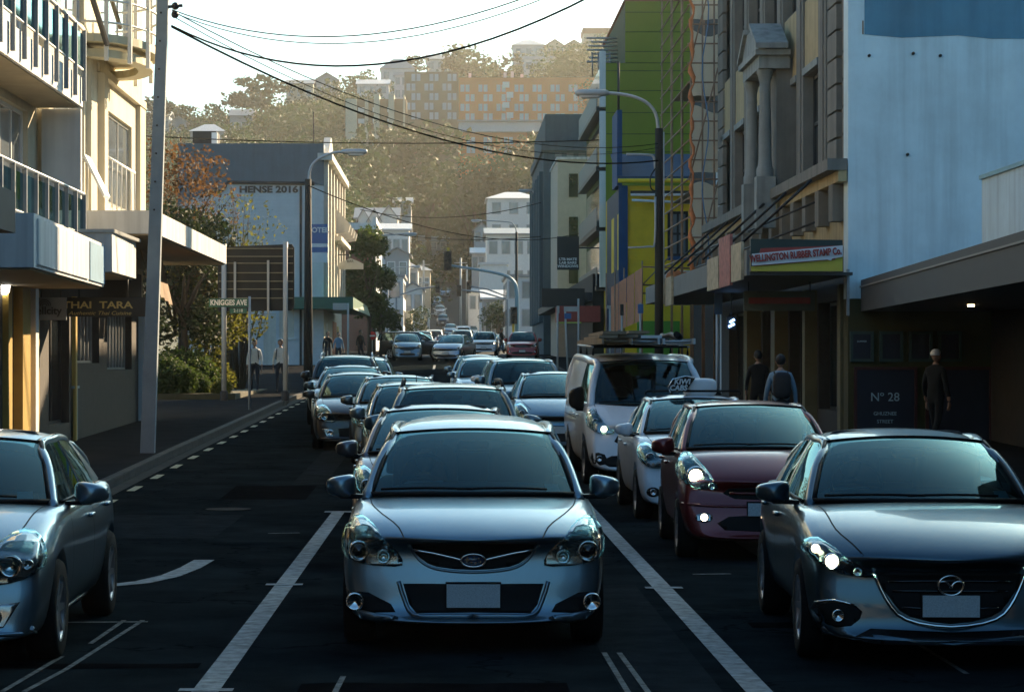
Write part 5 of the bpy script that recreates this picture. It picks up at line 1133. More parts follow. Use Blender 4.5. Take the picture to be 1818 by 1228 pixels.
# ---- yellow house with a blue roof
YY = 106.; XY = 7.5
YEL = stripes('yellow_weatherboard', (.85, .58, .02), 2, .16, .5); BLU = mat('blue_paint', (.012, .075, .19), .7, spec=.2, noise_amt=.12); BROOF = stripes('blue_corrugated_iron', (.012, .05, .105), 0, .12, .8, .7)
YHs = thing('yellow_house', 'yellow weatherboard house with blue corrugated roof and blue corner post', 'house', (XY, YY, gz(YY)))
hl = [(PX(1185, YY), PX(1222, YY), PZ(455, YY), PZ(375, YY))]
wall(YHs, 'wall', YEL, fyy(YY), XY, 16, .8, PZ(330, YY), hl, .2, 14); window(YHs, fyy(YY), *hl[0], .12, 2, 2, DARKM, GLASSB, .12)
MB().hexa([(XY - .2, YY - .3, PZ(318, YY)), (16.2, YY - .3, PZ(318, YY)), (16.2, YY + 4.5, PZ(262, YY)), (XY - .2, YY + 4.5, PZ(262, YY)), (XY - .2, YY - .3, PZ(318, YY) + .1), (16.2, YY - .3, PZ(318, YY) + .1), (16.2, YY + 4.5, PZ(262, YY) + .1), (XY - .2, YY + 4.5, PZ(262, YY) + .1)]).build('roof', BROOF, YHs)
MB().tube([(XY - .2, YY - .38, PZ(322, YY)), (16, YY - .38, PZ(322, YY))], .09, 8).build('gutter', YEL, YHs)
bx(YHs, 'verandah_board', DARKM, PX(1118, YY), 14, YY - .5, YY - .36, PZ(345, YY), PZ(340, YY)); bx(YHs, 'verandah_beam', WHITEP, PX(1118, YY), 14, YY - .56, YY - .5, PZ(349, YY), PZ(345, YY)); MB().tube([(PX(1120, YY), YY - .6, PZ(357, YY)), (PX(1225, YY), YY - .6, PZ(362, YY))], .06, 6).build('drain_pipe', WHITEP, YHs)
bx(YHs, 'corner_post', BLU, PX(1098, YY), PX(1114, YY), YY - .15, YY - .01, 4.5, PZ(330, YY)); bx(YHs, 'tall_fin', BLU, PX(1095, YY), PX(1104, YY), YY - .2, YY + 3, PZ(330, YY) + .01, PZ(196, YY)); MB().tube([(PX(1098, YY), YY, PZ(196, YY)), (PX(1098, YY), YY, PZ(110, YY))], .06, 6).build('flue', DARKM, YHs)
wall(YHs, 'street_wall', mat('navy_boards', (.012, .03, .06), .7), fx(XY - .01, -1), YY + .02, YY + 10, .9, PZ(330, YY), [(YY + 1, YY + 3, 6, 8.5), (YY + 5, YY + 7, 6, 8.5)], .2, .4)
bx(YHs, 'balcony_band', BLU, PX(1185, YY), PX(1225, YY), YY - .25, YY - .01, PZ(462, YY), PZ(455, YY)); bx(YHs, 'white_wall_panel', WHITER, PX(1172, YY), PX(1230, YY), YY - .12, YY - .01, PZ(520, YY), PZ(480, YY))
bx(YHs, 'green_front', mat('lime_shop_front', (.10, .30, .02), .6), PX(1130, YY), 10, YY - .35, YY - .2, gz(YY), PZ(570, YY))
# ---- green building
YG = 117.; XG = 7.5; GRNP = mat('green_cladding', (.16, .20, .004), .7, noise_amt=.10, scale=.6); GRNJ = mat('green_joint', (.03, .06, .01), .8)
GB = thing('green_apartment_tower', 'tall olive green panel clad building behind the yellow house', 'building', (XG, YG, gz(YG)))
bx(GB, 'core', GRNJ, XG + .02, 24, YG + .05, YG + 17, .9, PZ(112, YG)); bx(GB, 'upper_core', GRNJ, PX(1110, YG) + .02, 24, YG + .05, YG + 17, PZ(112, YG), PZ(4, YG))
zs = [PZ(p, YG) for p in (270, 238, 200, 161, 126, 112)]; zs = [PZ(400, YG)] + zs
for a, b in zip(zs, zs[1:]): bx(GB, 'panel', GRNP, XG, 24, YG, YG + .048, a + .02, b - .02)
for a, b in zip((112, 92, 57, 22), (92, 57, 22, 2)): bx(GB, 'panel', GRNP, PX(1110, YG), 24, YG, YG + .048, PZ(a, YG) + .02, PZ(b, YG) - .02)
bx(GB, 'parapet_cap', mat('rust_cap', (.30, .10, .06), .7), PX(1108, YG), 24, YG - .05, YG + 17, PZ(2, YG), PZ(-1, YG))
f = fx(XG, -1)
for k in range(4):
    z = 5.5 + k * 2.9
    fbox(MB(), f, YG + .3, YG + 17, z - .15, z + .05, -.45, .0).build('balcony_slab', DARKM, GB); fbox(MB(), f, YG + .5, YG + 16.8, z + .1, z + 1.0, -.42, -.38).build('balcony_screen', mat('blue_grey_screen', (.05, .08, .09), .5), GB); fbox(MB(), f, YG + .6, YG + 16, z + .2, z + 2.4, -.02, .0).build('glazing', GLASSD, GB)
    fbox(MB(), f, YG + .05, YG + .3, z, z + 2.7, -.3, .0).build('fin', WHITER, GB)
for k in range(7): MB().tube([(XG - .6 + (k % 3) * .12, YG + 6, PZ(110 - k * 7, YG + 6)), (PX(1112, YG + 6), YG + 6, PZ(111 - k * 7, YG + 6))], .05, 5).build('roof_rail', GALV, GB)
for k in range(4): MB().tube([(XG - .3 + k * .3, YG + 5.9, PZ(112, YG)), (XG - .3 + k * .3, YG + 5.9, PZ(66, YG))], .04, 5).build('roof_post', GALV, GB)
# ---- cream, dark teal buildings beyond
TEALD = mat('dark_teal_render', (.045, .085, .10), .8, noise_amt=.15, streak=.2)
CB = thing('cream_narrow_building', 'narrow cream building squeezed before the dark teal one on the right', 'building', (7, 146, gz(146))); bx(CB, 'wall', mat('cream_paint', (.48, .42, .32), .8, noise_amt=.1), PX(990, 146), 9.5, 146, 156, 1.5, PZ(283, 146)); bx(CB, 'coping', WHITER, PX(988, 146), 9.6, 145.9, 156, PZ(283, 146) + .002, PZ(279, 146))
for k in range(4): bx(CB, 'window', GLASSD, PX(1010, 146), PX(1026, 146), 145.93, 145.99, 4 + k * 2.6, 5.4 + k * 2.6)
TB = thing('dark_teal_building', 'dark teal building with flat roof on the right before the hill', 'building', (7, 160, gz(160)))
bx(TB, 'wall', TEALD, PX(965, 160), 11, 160, 182, 1.5, PZ(262, 160)); bx(TB, 'roof_block', TEALD, PX(968, 161), 11, 161, 182, PZ(262, 160) + .01, PZ(200, 160)); bx(TB, 'cornice', TEALD, PX(961, 160), 11, 159.6, 182, PZ(268, 160), PZ(262, 160) + .3)
for k in range(3): bx(TB, 'window', GLASSB, PX(985 + k * 21, 160), PX(997 + k * 21, 160), 159.9, 159.98, PZ(292, 160), PZ(272, 160))
for k in range(6): fbox(MB(), fx(PX(965, 160), -1), 161 + k * 3.6, 162.6 + k * 3.6, 4.5, 14.5, -.25, 0).build('pilaster', TEALD, TB)
bs = thing('black_vertical_sign', 'black vertical blade sign with three short lines of white lettering on the right', 'sign', (PX(1009, 118), 118, 6))
bx(bs, 'board', BOARD, PX(989, 118), PX(1028, 118), 117.9, 118.1, PZ(479, 118), PZ(420, 118))
for k, s in enumerate(('LTB MATE', 'LAB BARS', 'WINDOWS')): text(bs, 'lettering', s, .17, WHITEP, (PX(1008, 118), 117.88, PZ(460.5 + 6.2 * k, 118)), sx=1.15, bold=.006)
MB().tube([(PX(1028, 118), 118, PZ(440, 118)), (XG + .5, 118, PZ(440, 118))], .04, 6).build('bracket', DARKM, bs)
bx(bs, 'lower_board', BOARD, PX(962, 118), PX(1038, 118), 117.95, 118.1, PZ(545, 118), PZ(512, 118))
DKS = thing('dark_shop_row', 'row of dark shop fronts under low awnings below the dark teal building', 'building', (6.9, 128, gz(128)))
bx(DKS, 'wall', SHADE, 6.95, 8, 118.5, 160, 1, 6.2); bx(DKS, 'awning', AWD, 5.7, 6.948, 119, 158, 4.9, 5.3); bx(DKS, 'red_awning', mat('red_awning', (.36, .05, .03), .6), PX(990, 116), PX(1066, 116), 116, 118.4, PZ(571, 116), PZ(543, 116)); bx(DKS, 'lit_strip', mat('lime_strip', (.5, .55, .1), .5), PX(990, 116), PX(1032, 116), 115.9, 115.99, PZ(574, 116), PZ(571.5, 116))
# ---- site hoarding on a scaffold
HD = thing('site_hoarding', 'pink brown plywood hoarding hung on a scaffold beside the yellow house', 'hoarding', (6.9, 96, gz(96)))
PLY = mat('pink_plywood', (.62, .21, .09), .8, noise_amt=.15, scale=2)
for k in range(4):
    a, b = 1085 + k * 14, 1099 + k * 14; za, zb2 = (510 - k * 9, 502 - k * 9); Y0, Y1 = 100 - k * 2, 98 - k * 2
    MB().hexa([(PX(a, Y0), Y0, PZ(592 - k * 6, Y0)), (PX(b, Y1) - .02, Y1, PZ(586 - k * 6, Y1)), (PX(b, Y1) - .02, Y1 + .06, PZ(586 - k * 6, Y1)), (PX(a, Y0), Y0 + .06, PZ(592 - k * 6, Y0)), (PX(a, Y0), Y0, PZ(za, Y0)), (PX(b, Y1) - .02, Y1, PZ(zb2, Y1)), (PX(b, Y1) - .02, Y1 + .06, PZ(zb2, Y1)), (PX(a, Y0), Y0 + .06, PZ(za, Y0))]).build('plywood_sheet', PLY, HD)
for a in (1088, 1104, 1121, 1142): x = PX(a, 94); MB().tube([(x, 94.5 if a == 1142 else 98, gz(95)), (x, 94.5 if a == 1142 else 98, PZ(462 + (1142 - a) * .3, 94))], .035, 6).build('scaffold_standard', SCP, HD)
for py in (473, 505, 520): MB().tube([(PX(1142, 94), 94.4, PZ(py, 94)), (PX(1240, 94), 94.4, PZ(py + 3, 94))], .035, 6).build('scaffold_ledger', mat('rusty_tube', (.26, .12, .08), .7), HD)
MB().tube([(PX(1142, 94), 94.3, PZ(505, 94)), (PX(1190, 94), 94.3, PZ(455, 94))], .03, 6).build('scaffold_brace', SCP, HD)
for k, px in enumerate((1198, 1216, 1228)): MB().ball((PX(px, 93), 93, PZ(492 + 4 * k, 93)), (.35, .1, .3), 10, 6).build('orange_tarp', NET, HD)

# ---- the street goes on behind the viewpoint (seen in the car paint)
def back_block(label, x0, x1, y0, y1, h, m, s):
    B_ = thing('street_building', label, 'building', ((x0 + x1) / 2, (y0 + y1) / 2, 0), 0, 'buildings behind the viewpoint'); bx(B_, 'wall', m, x0, x1, y0, y1, -.5, h); X = x1 if s > 0 else x0
    for r in range(2):
        for c in range(int((y1 - y0) / 5)): bx(B_, 'window', GLASSD, X - .04, X + .04, y0 + 1.5 + c * 5, y0 + 4 + c * 5, 1.0 + r * 3.6, 3.2 + r * 3.6)
    bx(B_, 'awning', AWD, X - .02 if s > 0 else X - 2.2, X + 2.2 if s > 0 else X + .02, y0 + .5, y1 - .5, 3.5, 4.0)
back_block('dark brick building on the left side behind the viewpoint', -17, -7.5, -20, 30, 9, BRICKD, 1); back_block('grey building on the left side further behind the viewpoint', -17, -7.5, -58, -21, 8, AWG, 1)
back_block('brown stone building on the right side behind the viewpoint', 8.0, 18, -24, 22, 9, STONE, -1); back_block('dark rendered building on the right side further behind the viewpoint', 8.0, 18, -58, -25, 7, AWG, -1)
E_ = thing('street_end_building', 'brown stone building closing the street far behind the viewpoint', 'building', (0, -64, 0)); bx(E_, 'wall', STONE, -30, 30, -76, -64, -.5, 7.5)
for c in range(10): bx(E_, 'window', GLASSD, -22 + c * 4.6, -20 + c * 4.6, -64, -63.95, 4.5, 7.2)
# ================================================================ trees
def leafmat(name, col, trans=.45, var=.35, scale=2.):
    m = mat(name, col, .75, noise_amt=var, scale=scale); N = m.node_tree.nodes; L = m.node_tree.links; b = N['Principled BSDF']
    t = N.new('ShaderNodeBsdfTranslucent'); src = b.inputs['Base Color'].links[0].from_socket; L.new(src, t.inputs[0])
    mx = N.new('ShaderNodeMixShader'); mx.inputs[0].default_value = trans; L.new(b.outputs[0], mx.inputs[1]); L.new(t.outputs[0], mx.inputs[2]); L.new(mx.outputs[0], N['Material Output'].inputs['Surface']); return m
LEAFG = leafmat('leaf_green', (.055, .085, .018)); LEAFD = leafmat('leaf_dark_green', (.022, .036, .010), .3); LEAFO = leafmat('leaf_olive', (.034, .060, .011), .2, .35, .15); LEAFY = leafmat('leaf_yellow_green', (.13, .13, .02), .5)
LEAFR = leafmat('leaf_autumn', (.11, .055, .02), .5, .5, 3); BARK = mat('bark', (.07, .055, .04), .9, noise_amt=.3, scale=6)
FARW = leafmat('hill_wood_leaf', (.026, .060, .009), .25, .35, .06)
def leaves(rng, centers, radii, n, size, up=.3, flat=1.):
    """n leaf clumps spread through the lobes, each a bent pair of small faces"""
    c = np.array(centers); r = np.array(radii)
    if r.ndim == 1: r = np.stack([r, r, r * flat], 1)
    w_ = (r[:, 0] * r[:, 1]); k = rng.choice(len(c), n, p=w_ / w_.sum())
    d = rng.normal(size=(n, 3)); d /= np.linalg.norm(d, axis=1)[:, None]
    rad = rng.uniform(.45, 1., n) ** .5
    jag = 1 + .18 * np.sin(d[:, 0] * 7 + k) * np.sin(d[:, 1] * 6 + k * 2) + .1 * rng.normal(size=n)
    p = c[k] + d * r[k] * (rad * jag)[:, None]
    a = rng.normal(size=(n, 3)); a[:, 2] *= .6; a /= np.linalg.norm(a, axis=1)[:, None]
    b = np.cross(a, rng.normal(size=(n, 3))); b /= np.linalg.norm(b, axis=1)[:, None]
    s = size * rng.uniform(.6, 1.4, n)[:, None]; nn = np.cross(a, b) * s * .25
    V = np.stack([p - a * s, p - b * s * .55 + nn, p + a * s, p + b * s * .55 + nn], 1).reshape(-1, 3)
    F = np.arange(4 * n).reshape(-1, 4); return V, F
def np_mesh(name, V, F, m):
    me = bpy.data.meshes.new(name); me.vertices.add(len(V)); me.vertices.foreach_set('co', V.astype(np.float32).ravel())
    me.loops.add(F.size); me.loops.foreach_set('vertex_index', F.astype(np.int32).ravel()); me.polygons.add(len(F)); me.polygons.foreach_set('loop_start', np.arange(0, F.size, F.shape[1], dtype=np.int32))
    me.update(calc_edges=True); me.materials.append(m); return me
def trunk_mesh(rng, h, r, limbs, spread, top):
    mb = MB(); mb.tube([(0, 0, -.3), (.05 * h * rng.normal() * .3, 0, h * .35), (.05 * h * rng.normal() * .3, .02 * h, h * .7), (0, 0, h)], [r, r * .8, r * .55, r * .2], 8)
    for k in range(limbs):
        a = 2 * math.pi * (k + rng.uniform(0, .6)) / limbs; z = h * rng.uniform(.35, .8); q = spread * rng.uniform(.6, 1)
        mb.tube([(0, 0, z), (math.cos(a) * q * .5, math.sin(a) * q * .5, z + (top - z) * .45), (math.cos(a) * q, math.sin(a) * q, z + (top - z) * rng.uniform(.5, .95))], [r * .45, r * .28, r * .07], 6)
    return mb
_proto = {}
def tree_proto(kind, seed):
    rng = np.random.default_rng(seed)
    if kind == 'round':      # broad crown of many lobes
        C = [(rng.normal() * .9, rng.normal() * .9, 3.6 + rng.uniform(-1, 1.6)) for _ in range(12)]; V, F = leaves(rng, C, rng.uniform(.6, 1.15, 12), 1500, .16); t = trunk_mesh(rng, 3.6, .16, 6, 1.4, 4.6); m = LEAFO
    elif kind == 'pine':     # flat-topped ridge conifer with layered, gappy plates
        C = []; Rr = []
        for k in range(15):
            z = 2.2 + k * .32; q = 1.9 * (1 - (k / 15) ** 2) * rng.uniform(.4, 1); a = rng.uniform(0, 6.28); C.append((q * math.cos(a), q * math.sin(a), z)); Rr.append((rng.uniform(.6, 1.15), rng.uniform(.6, 1.1), rng.uniform(.16, .34)))
        V, F = leaves(rng, C, Rr, 1500, .15); t = trunk_mesh(rng, 6.2, .16, 9, 1.6, 5.8); m = LEAFD
    elif kind == 'tall':
        C = [(rng.normal() * .45, rng.normal() * .45, 1.5 + k * .42) for k in range(12)]; V, F = leaves(rng, C, rng.uniform(.5, .9, 12), 1500, .15); t = trunk_mesh(rng, 5.5, .15, 7, 1.0, 5.5); m = LEAFO
    elif kind == 'street':
        C = [(rng.normal() * .5, rng.normal() * .6, 4.4 + rng.uniform(-2.0, 2.2)) for _ in range(16)]; V, F = leaves(rng, C, rng.uniform(.5, .95, 16), 4200, .13); t = trunk_mesh(rng, 4.4, .14, 6, 1.0, 5.5); m = LEAFG
    elif kind == 'autumn':
        C = [(rng.normal() * .85, rng.normal() * .8, 3.2 + rng.uniform(-1.0, 1.7)) for _ in range(16)]; V, F = leaves(rng, C, rng.uniform(.35, .75, 16), 2600, .055); t = trunk_mesh(rng, 3.4, .09, 12, 1.5, 5.2); m = LEAFR
    elif kind == 'green':
        C = [(rng.normal() * .8, rng.normal() * .8, 2.6 + rng.uniform(-1.0, 1.4)) for _ in range(16)]; V, F = leaves(rng, C, rng.uniform(.5, .95, 16), 7000, .075); t = trunk_mesh(rng, 2.8, .13, 7, 1.2, 3.8); m = LEAFD
    elif kind == 'bare':
        C = [(rng.normal() * .7, rng.normal() * .6, 2.4 + rng.uniform(-.6, .9)) for _ in range(8)]; V, F = leaves(rng, C, rng.uniform(.3, .6, 8), 500, .045); m = LEAFY
        t = MB()
        for k in range(34):
            a = rng.uniform(0, 6.28); q = rng.uniform(.2, 1.1); h = rng.uniform(2.2, 3.6); t.tube([(.1 * math.cos(a), .1 * math.sin(a), 0), (.5 * q * math.cos(a), .5 * q * math.sin(a), h * .5), (q * math.cos(a + .3), q * math.sin(a + .3), h)], [.03, .018, .005], 5)
    else:                    # clipped shrub
        C = [(rng.normal() * .12, rng.normal() * .12, .6)]; V, F = leaves(rng, [(0, 0, .55), (.25, .1, .5), (-.25, -.1, .45), (0, -.2, .7)], [.5, .42, .42, .36], 5200, .05); t = trunk_mesh(rng, .6, .05, 4, .3, .7); m = LEAFG
    cm = np_mesh('crown', V, F, m); tm = t.mesh('trunk'); tm.materials.append(BARK); return cm, tm
def tree(kind, label, x, y, scale, group=None, seed=0, z=None, rz=0., name='tree', cm=None, cat='tree', sz=None):
    key = (kind, seed)
    if key not in _proto: _proto[key] = tree_proto(kind, seed + 11)
    c, t = _proto[key]
    T = thing(name, label, cat, (x, y, terr(x, y) if z is None else z), rz, group); T.scale = (scale, scale, sz or scale)
    o = link('crown', c, T); link('trunk', t, T)
    if cm: o.material_slots[0].link = 'OBJECT'; o.material_slots[0].material = cm
    return T
# --- beside the hotel
zp = lambda y: gz(y) + .13
tree('autumn', 'red and orange leaved small tree rising behind the white canopy', PX(312, 80), 80, 1.3, 'garden plants on the corner', 0, zp(80), sz=1.55); tree('autumn', 'second autumn tree behind the leaning pole with sparse orange leaves', PX(322, 84), 84, .9, 'garden plants on the corner', 1, zp(84), sz=1.38)
tree('bare', 'thin bare branched shrub in front of the graffiti wall', PX(425, 86), 86, 1.49, 'garden plants on the corner', 0, zp(86), sz=1.95); tree('bare', 'bare twiggy shrub beside the autumn tree', PX(392, 88), 88, 1.43, 'garden plants on the corner', 1, zp(88), sz=1.83)
tree('green', 'dark green tree shading the corner garden behind the leaning pole', PX(325, 78), 78, 1.23, 'garden plants on the corner', 0, zp(78), sz=1.29); tree('green', 'green tree with yellow lit edge beside the billboard post', PX(366, 81), 81, 0.94, 'garden plants on the corner', 1, zp(81), sz=1.06, cm=LEAFY)  # yellow leaf colour on the second tree stands in for its sunlit edge
SHR = [(298, 75, 1.3), (312, 76.5, 1.5), (338, 77, 1.4), (352, 78.5, 1.2), (366, 79.5, 1.3), (380, 80.5, 1.1), (322, 75, 1.0), (345, 75.6, .85), (392, 75, .6)]
LBL = ['large clipped shrub nearest the leaning pole', 'tall clipped shrub second from the leaning pole', 'round clipped shrub in the middle of the corner garden', 'clipped shrub right of the middle one in the corner garden', 'yellow lit round shrub near the billboard post', 'smaller round shrub next to the billboard post', 'low shrub at the front of the corner garden', 'small low shrub at the garden edge by the pavement', 'low grassy tuft at the foot of the billboard post']
for (px, y, s), l in zip(SHR, LBL): tree('shrub', l, PX(px, y), y, s, 'shrubs in the corner garden', 0, zp(y) - .05, px * .1, 'shrub', LEAFY if px > 350 else LEAFG, 'shrub')  # right-hand shrubs have sunlight put into their leaf colour
struct(MB().box(-16, -6.6, 74.2, 92, gz(74), gz(82) + .22).build('garden_bed', mat('garden_soil', (.05, .045, .02), .95, noise_amt=.4)))
# --- street trees and lower wood
tree('street', 'leafy green street tree in front of the red brown building', PX(656, 150), 150, 1.05, None, 0, gz(150) + .4, 0, cm=LEAFG)
tree('street', 'lower leafy branch tree beside the green awning', PX(676, 162), 162, .85, None, 0, gz(162) - .2, 2)
tree('round', 'round bush tree at the left kerb in the distance', PX(742, 262), 262, .85, None, 0, gz(262) - .8)
tree('round', 'small dark tree in front of the white garage block', PX(885, 268), 268, .9, None, 1, gz(268) - .2)
# --- single trees one can pick out against the sky and the block
TR = [('pine', 'dark layered conifer on the far left skyline', 275, 560, 4.6, 166), ('pine', 'feathery conifer right of the leaning pole on the skyline', 318, 575, 3.6, 185), ('tall', 'small tree between the left conifers', 345, 585, 3.0, 190), ('tall', 'two lobed tree on the skyline left of the big pine', 385, 590, 3.6, 176),
      ('pine', 'big spreading pine with sky gaps on the left skyline', 462, 585, 5.6, 132), ('pine', 'wide lower pine beside the big spreading pine', 430, 575, 4.4, 160), ('round', 'broad bushy tree under the ridge behind the hotel', 500, 540, 4.6, 195), ('round', 'broad tree right of the hotel aerial', 590, 520, 4.8, 190),
      ('round', 'bushy tree on the ridge left of the slab block', 615, 610, 4.0, 128), ('tall', 'dark ridge tree beside the pale villa', 655, 615, 3.2, 118), ('pine', 'small umbrella shaped tree between ridge houses', 738, 632, 2.8, 98), ('round', 'tallest rounded ridge tree above the block', 838, 625, 4.6, 66), ('pine', 'dark tree at the left of the tallest ridge tree', 815, 625, 3.4, 92), ('round', 'tree clump at the right of the tallest ridge tree', 866, 625, 3.4, 92),
      ('round', 'yellowish tree in front of the slab block', 680, 470, 4.4, 205), ('round', 'large tree covering the lower left of the orange block', 760, 470, 5.2, 212), ('round', 'tree in front of the lower orange wing', 935, 480, 4.4, 222), ('round', 'pale green tree below the orange block', 845, 440, 3.6, 268), ('round', 'broad tree behind the hotel gable', 640, 430, 4.2, 262), ('round', 'dark tree below the white band', 905, 440, 4.0, 262)]
for i, (kd, lb_, px, Y, s, ytop) in enumerate(TR):
    h = {'pine': 7.0, 'tall': 6.9, 'round': 6.2}[kd] * s; tz_h = terr(PX(px, Y), Y); zb_h = PZ(ytop, Y) - h; tree(kd, lb_, PX(px, Y), Y, s, 'trees on the hill', i % 3, min(zb_h, tz_h), i * 1.3, sz=s * max(1., (PZ(ytop, Y) - tz_h) / h))
# --- the wood that reads as one mass
rng = np.random.default_rng(5); VV = []; FF = []; o = 0
spots = []
for k in range(1050):
    Y = rng.uniform(345, 640); px = rng.uniform(215, 1090)
    x = PX(px, Y); zt = terr(x, Y)
    if abs(x) < 6.0 and Y < 455: continue
    if Y < 430 and x > 4.5 and x < 14 and Y < 400: continue
    if 705 < px < 1060 and Y < 525:                      # keep the block's face in view
        top = zt + 7; lim = PZ(225 if px > 800 else 236, Y)
        if top > lim: continue
    if 606 < px < 724 and Y < 505 and zt + 7 > PZ(236, Y): continue
    if Y > 590 and rng.random() < .35: continue
    spots.append((x, Y, zt))
for (x, Y, zt) in spots:
    n = 5; r = rng.uniform(2.2, 4.2); C = [(x + rng.normal() * r * .5, Y + rng.normal() * r * .5, zt + r * .9 + rng.uniform(-.5, 1.6)) for _ in range(n)]
    V, F = leaves(rng, C, rng.uniform(.5, .85, n) * r, 300, .42); VV.append(V); FF.append(F + o); o += len(V)
wd = link('woodland', np_mesh('woodland', np.concatenate(VV), np.concatenate(FF), FARW)); stuff(wd); tag(wd, 'dense olive wood covering the hillside behind the street', 'woodland')
# ================================================================ poles, wires, signs, signals
POLEB = mat('pole_blue_grey', (.20, .25, .28), .7, noise_amt=.15, scale=3); POLEK = mat('pole_black_timber', (.018, .017, .015), .85, noise_amt=.3, scale=5); SGNW = mat('sign_post_pale', (.45, .44, .40), .6, noise_amt=.1); LGT = mat('lamp_housing', (.45, .47, .48), .5, .3)
pl = thing('power_pole', 'tall leaning blue grey concrete power pole at the left kerb', 'pole', (-5.38, 43, gz(43) + .13))
b0 = Vector((-5.38, 43, gz(43) + .05)); b1 = Vector((-5.04, 43, 10.2))
mb = MB(); d = .125
mb.hexa([b0 + Vector((-d, -.1, 0)), b0 + Vector((d, -.1, 0)), b0 + Vector((d, .1, 0)), b0 + Vector((-d, .1, 0)), b1 + Vector((-.09, -.07, 0)), b1 + Vector((.09, -.07, 0)), b1 + Vector((.09, .07, 0)), b1 + Vector((-.09, .07, 0))]); mb.build('shaft', POLEB, pl)
for k in range(11):
    p = b0.lerp(b1, .44 + k * .05); MB().lathe([(.018, 0), (.018, .012), (0, .012)], p + Vector((-.02, -.105 + .003 * k, 0)), 8, 'y').build('bolt_hole', SBLK, pl)
MB().tube([b0.lerp(b1, .80) + Vector((-.08, 0, 0)), b0.lerp(b1, .80) + Vector((.35, 0, .04))], .03, 6).build('insulator_arm', DARKM, pl)
for z in (.80, .785): MB().ball(b0.lerp(b1, z) + Vector((.22, 0, .03)), .07, 8, 6).build('insulator', DARKM, pl)
WIREM = mat('wire_black', (.004, .004, .004), .9, spec=0.0, noise_amt=0)
def wire(label, a, b, sag, r=.012, grp='overhead wires'):
    a, b = Vector(a), Vector(b); n = 20
    o = MB().tube([a.lerp(b, k / n) - Vector((0, 0, sag * 4 * (k / n) * (1 - k / n))) for k in range(n + 1)], r, 5).build('overhead_wire', WIREM); return tag(o, label, 'wire', grp)
WB = Vector((-4.9, 43, 0))
wire('topmost thin wire sweeping from the leaning pole to the upper right', P(306, 18, 43), P(960, -14, 34), .55, .010); wire('reddish second wire just below the topmost one', P(306, 22, 43), P(985, -10, 33.5), .62, .008); wire('thick lowest wire of the three sweeping to the upper right', P(305, 46, 43), P(1060, -12, 33), .85, .016)
wire('thick cable falling from the leaning pole down the street to the right', P(305, 48, 43), P(1170, 285, 65), .85, .02); wire('thin cable falling beside the thick one toward the black pole', P(306, 20, 43), P(1170, 255, 65), .9, .010); wire('faint cable between the two falling toward the black pole', P(308, 30, 43), P(1170, 262, 65), 1.0, .008)
wire('long level wire crossing above the hotel roof', P(60, 228, 130), P(1160, 245, 118), .5, .03); wire('wire sloping to the teal building across the street', P(548, 330, 83), P(1060, 405, 140), 1.2, .02)
wire('upper of two wires over the distant signals', P(640, 372, 190), P(960, 360, 160), .8, .03); wire('lower of two wires over the distant signals', P(640, 405, 190), P(960, 420, 160), .5, .03)
def lamp_post(label, x, y, ztop, arm, m, r=(.17, .11), drop=0., am=None):
    L_ = thing('street_lamp', label, 'street lamp', (x, y, gz(y) + .1), 0, 'street lamps'); am = am or LGT
    MB().tube([(x, y, gz(y)), (x, y, ztop * .5), (x, y, ztop)], [r[0], (r[0] + r[1]) / 2, r[1]], 12).build('post', m, L_)
    s = 1 if arm > 0 else -1; A = abs(arm); pts = [(x, y, ztop - .6), (x + s * .05, y, ztop + .25), (x + s * .25, y, ztop + .62), (x + s * .6, y, ztop + .82), (x + s * A * .7, y, ztop + .92), (x + s * A, y, ztop + .95)]
    MB().tube(smooth_loop(pts, 3, closed=False), .045, 8).build('arm', am, L_)
    q = MB(); sball(q, (x + s * (A + .3), y, ztop + .95), (.46, .16, .09), .5, .5, 14, 8); h = q.build('lamp_head', LGT, L_); q = MB(); sball(q, (x + s * (A + .36), y, ztop + .86), (.3, .12, .06), .5, .5, 12, 6); q.build('lamp_glass', WHITEP, h)
    return L_
lamp_post('black timber lamp pole with curved arm in front of the hotel', PX(547, 84), 84, PZ(318, 84), 1.3, POLEK); LP = lamp_post('black timber lamp pole with long arm before the yellow house', PX(1170, 65), 65, PZ(228, 65), -1.5, POLEK, (.125, .105))
MB().tube(smooth_loop([(PX(1163, 65), 64.9, PZ(300, 65)), (PX(1154, 65), 64.85, PZ(315, 65)), (PX(1155, 65), 64.85, PZ(335, 65)), (PX(1163, 65), 64.88, PZ(340, 65))], 4, closed=False), .02, 6).build('cable_loop', SBLK, LP)
MB().tube(smooth_loop([(PX(1112, 65), 65, PZ(274, 65)), (PX(1150, 65), 65, PZ(275, 65)), (PX(1161, 65), 65, PZ(280, 65)), (PX(1163, 65), 65, PZ(300, 65))], 3, closed=False), .035, 6).build('conduit', LGT, LP); MB().tube([(PX(1178, 65), 64.9, PZ(540, 65)), (PX(1178, 65), 64.9, PZ(235, 65))], .02, 6).build('riser', LGT, LP)
MB().tube(smooth_loop([(PX(1114, 65), 64.9, PZ(440, 65)), (PX(1152, 65), 64.9, PZ(438, 65)), (PX(1162, 65), 64.9, PZ(430, 65)), (PX(1163, 65), 64.9, PZ(350, 65))], 3, closed=False), .03, 6).build('conduit', LGT, LP)
lamp_post('slim dark lamp post with arm over the distant road on the right', PX(917, 200), 200, PZ(412, 200), -3.0, POLEK, (.16, .1), am=POLEB); lamp_post('slim dark lamp post in front of the red brown building', PX(664, 165), 165, PZ(440, 165), 2.2, POLEK, (.12, .09), am=POLEB)
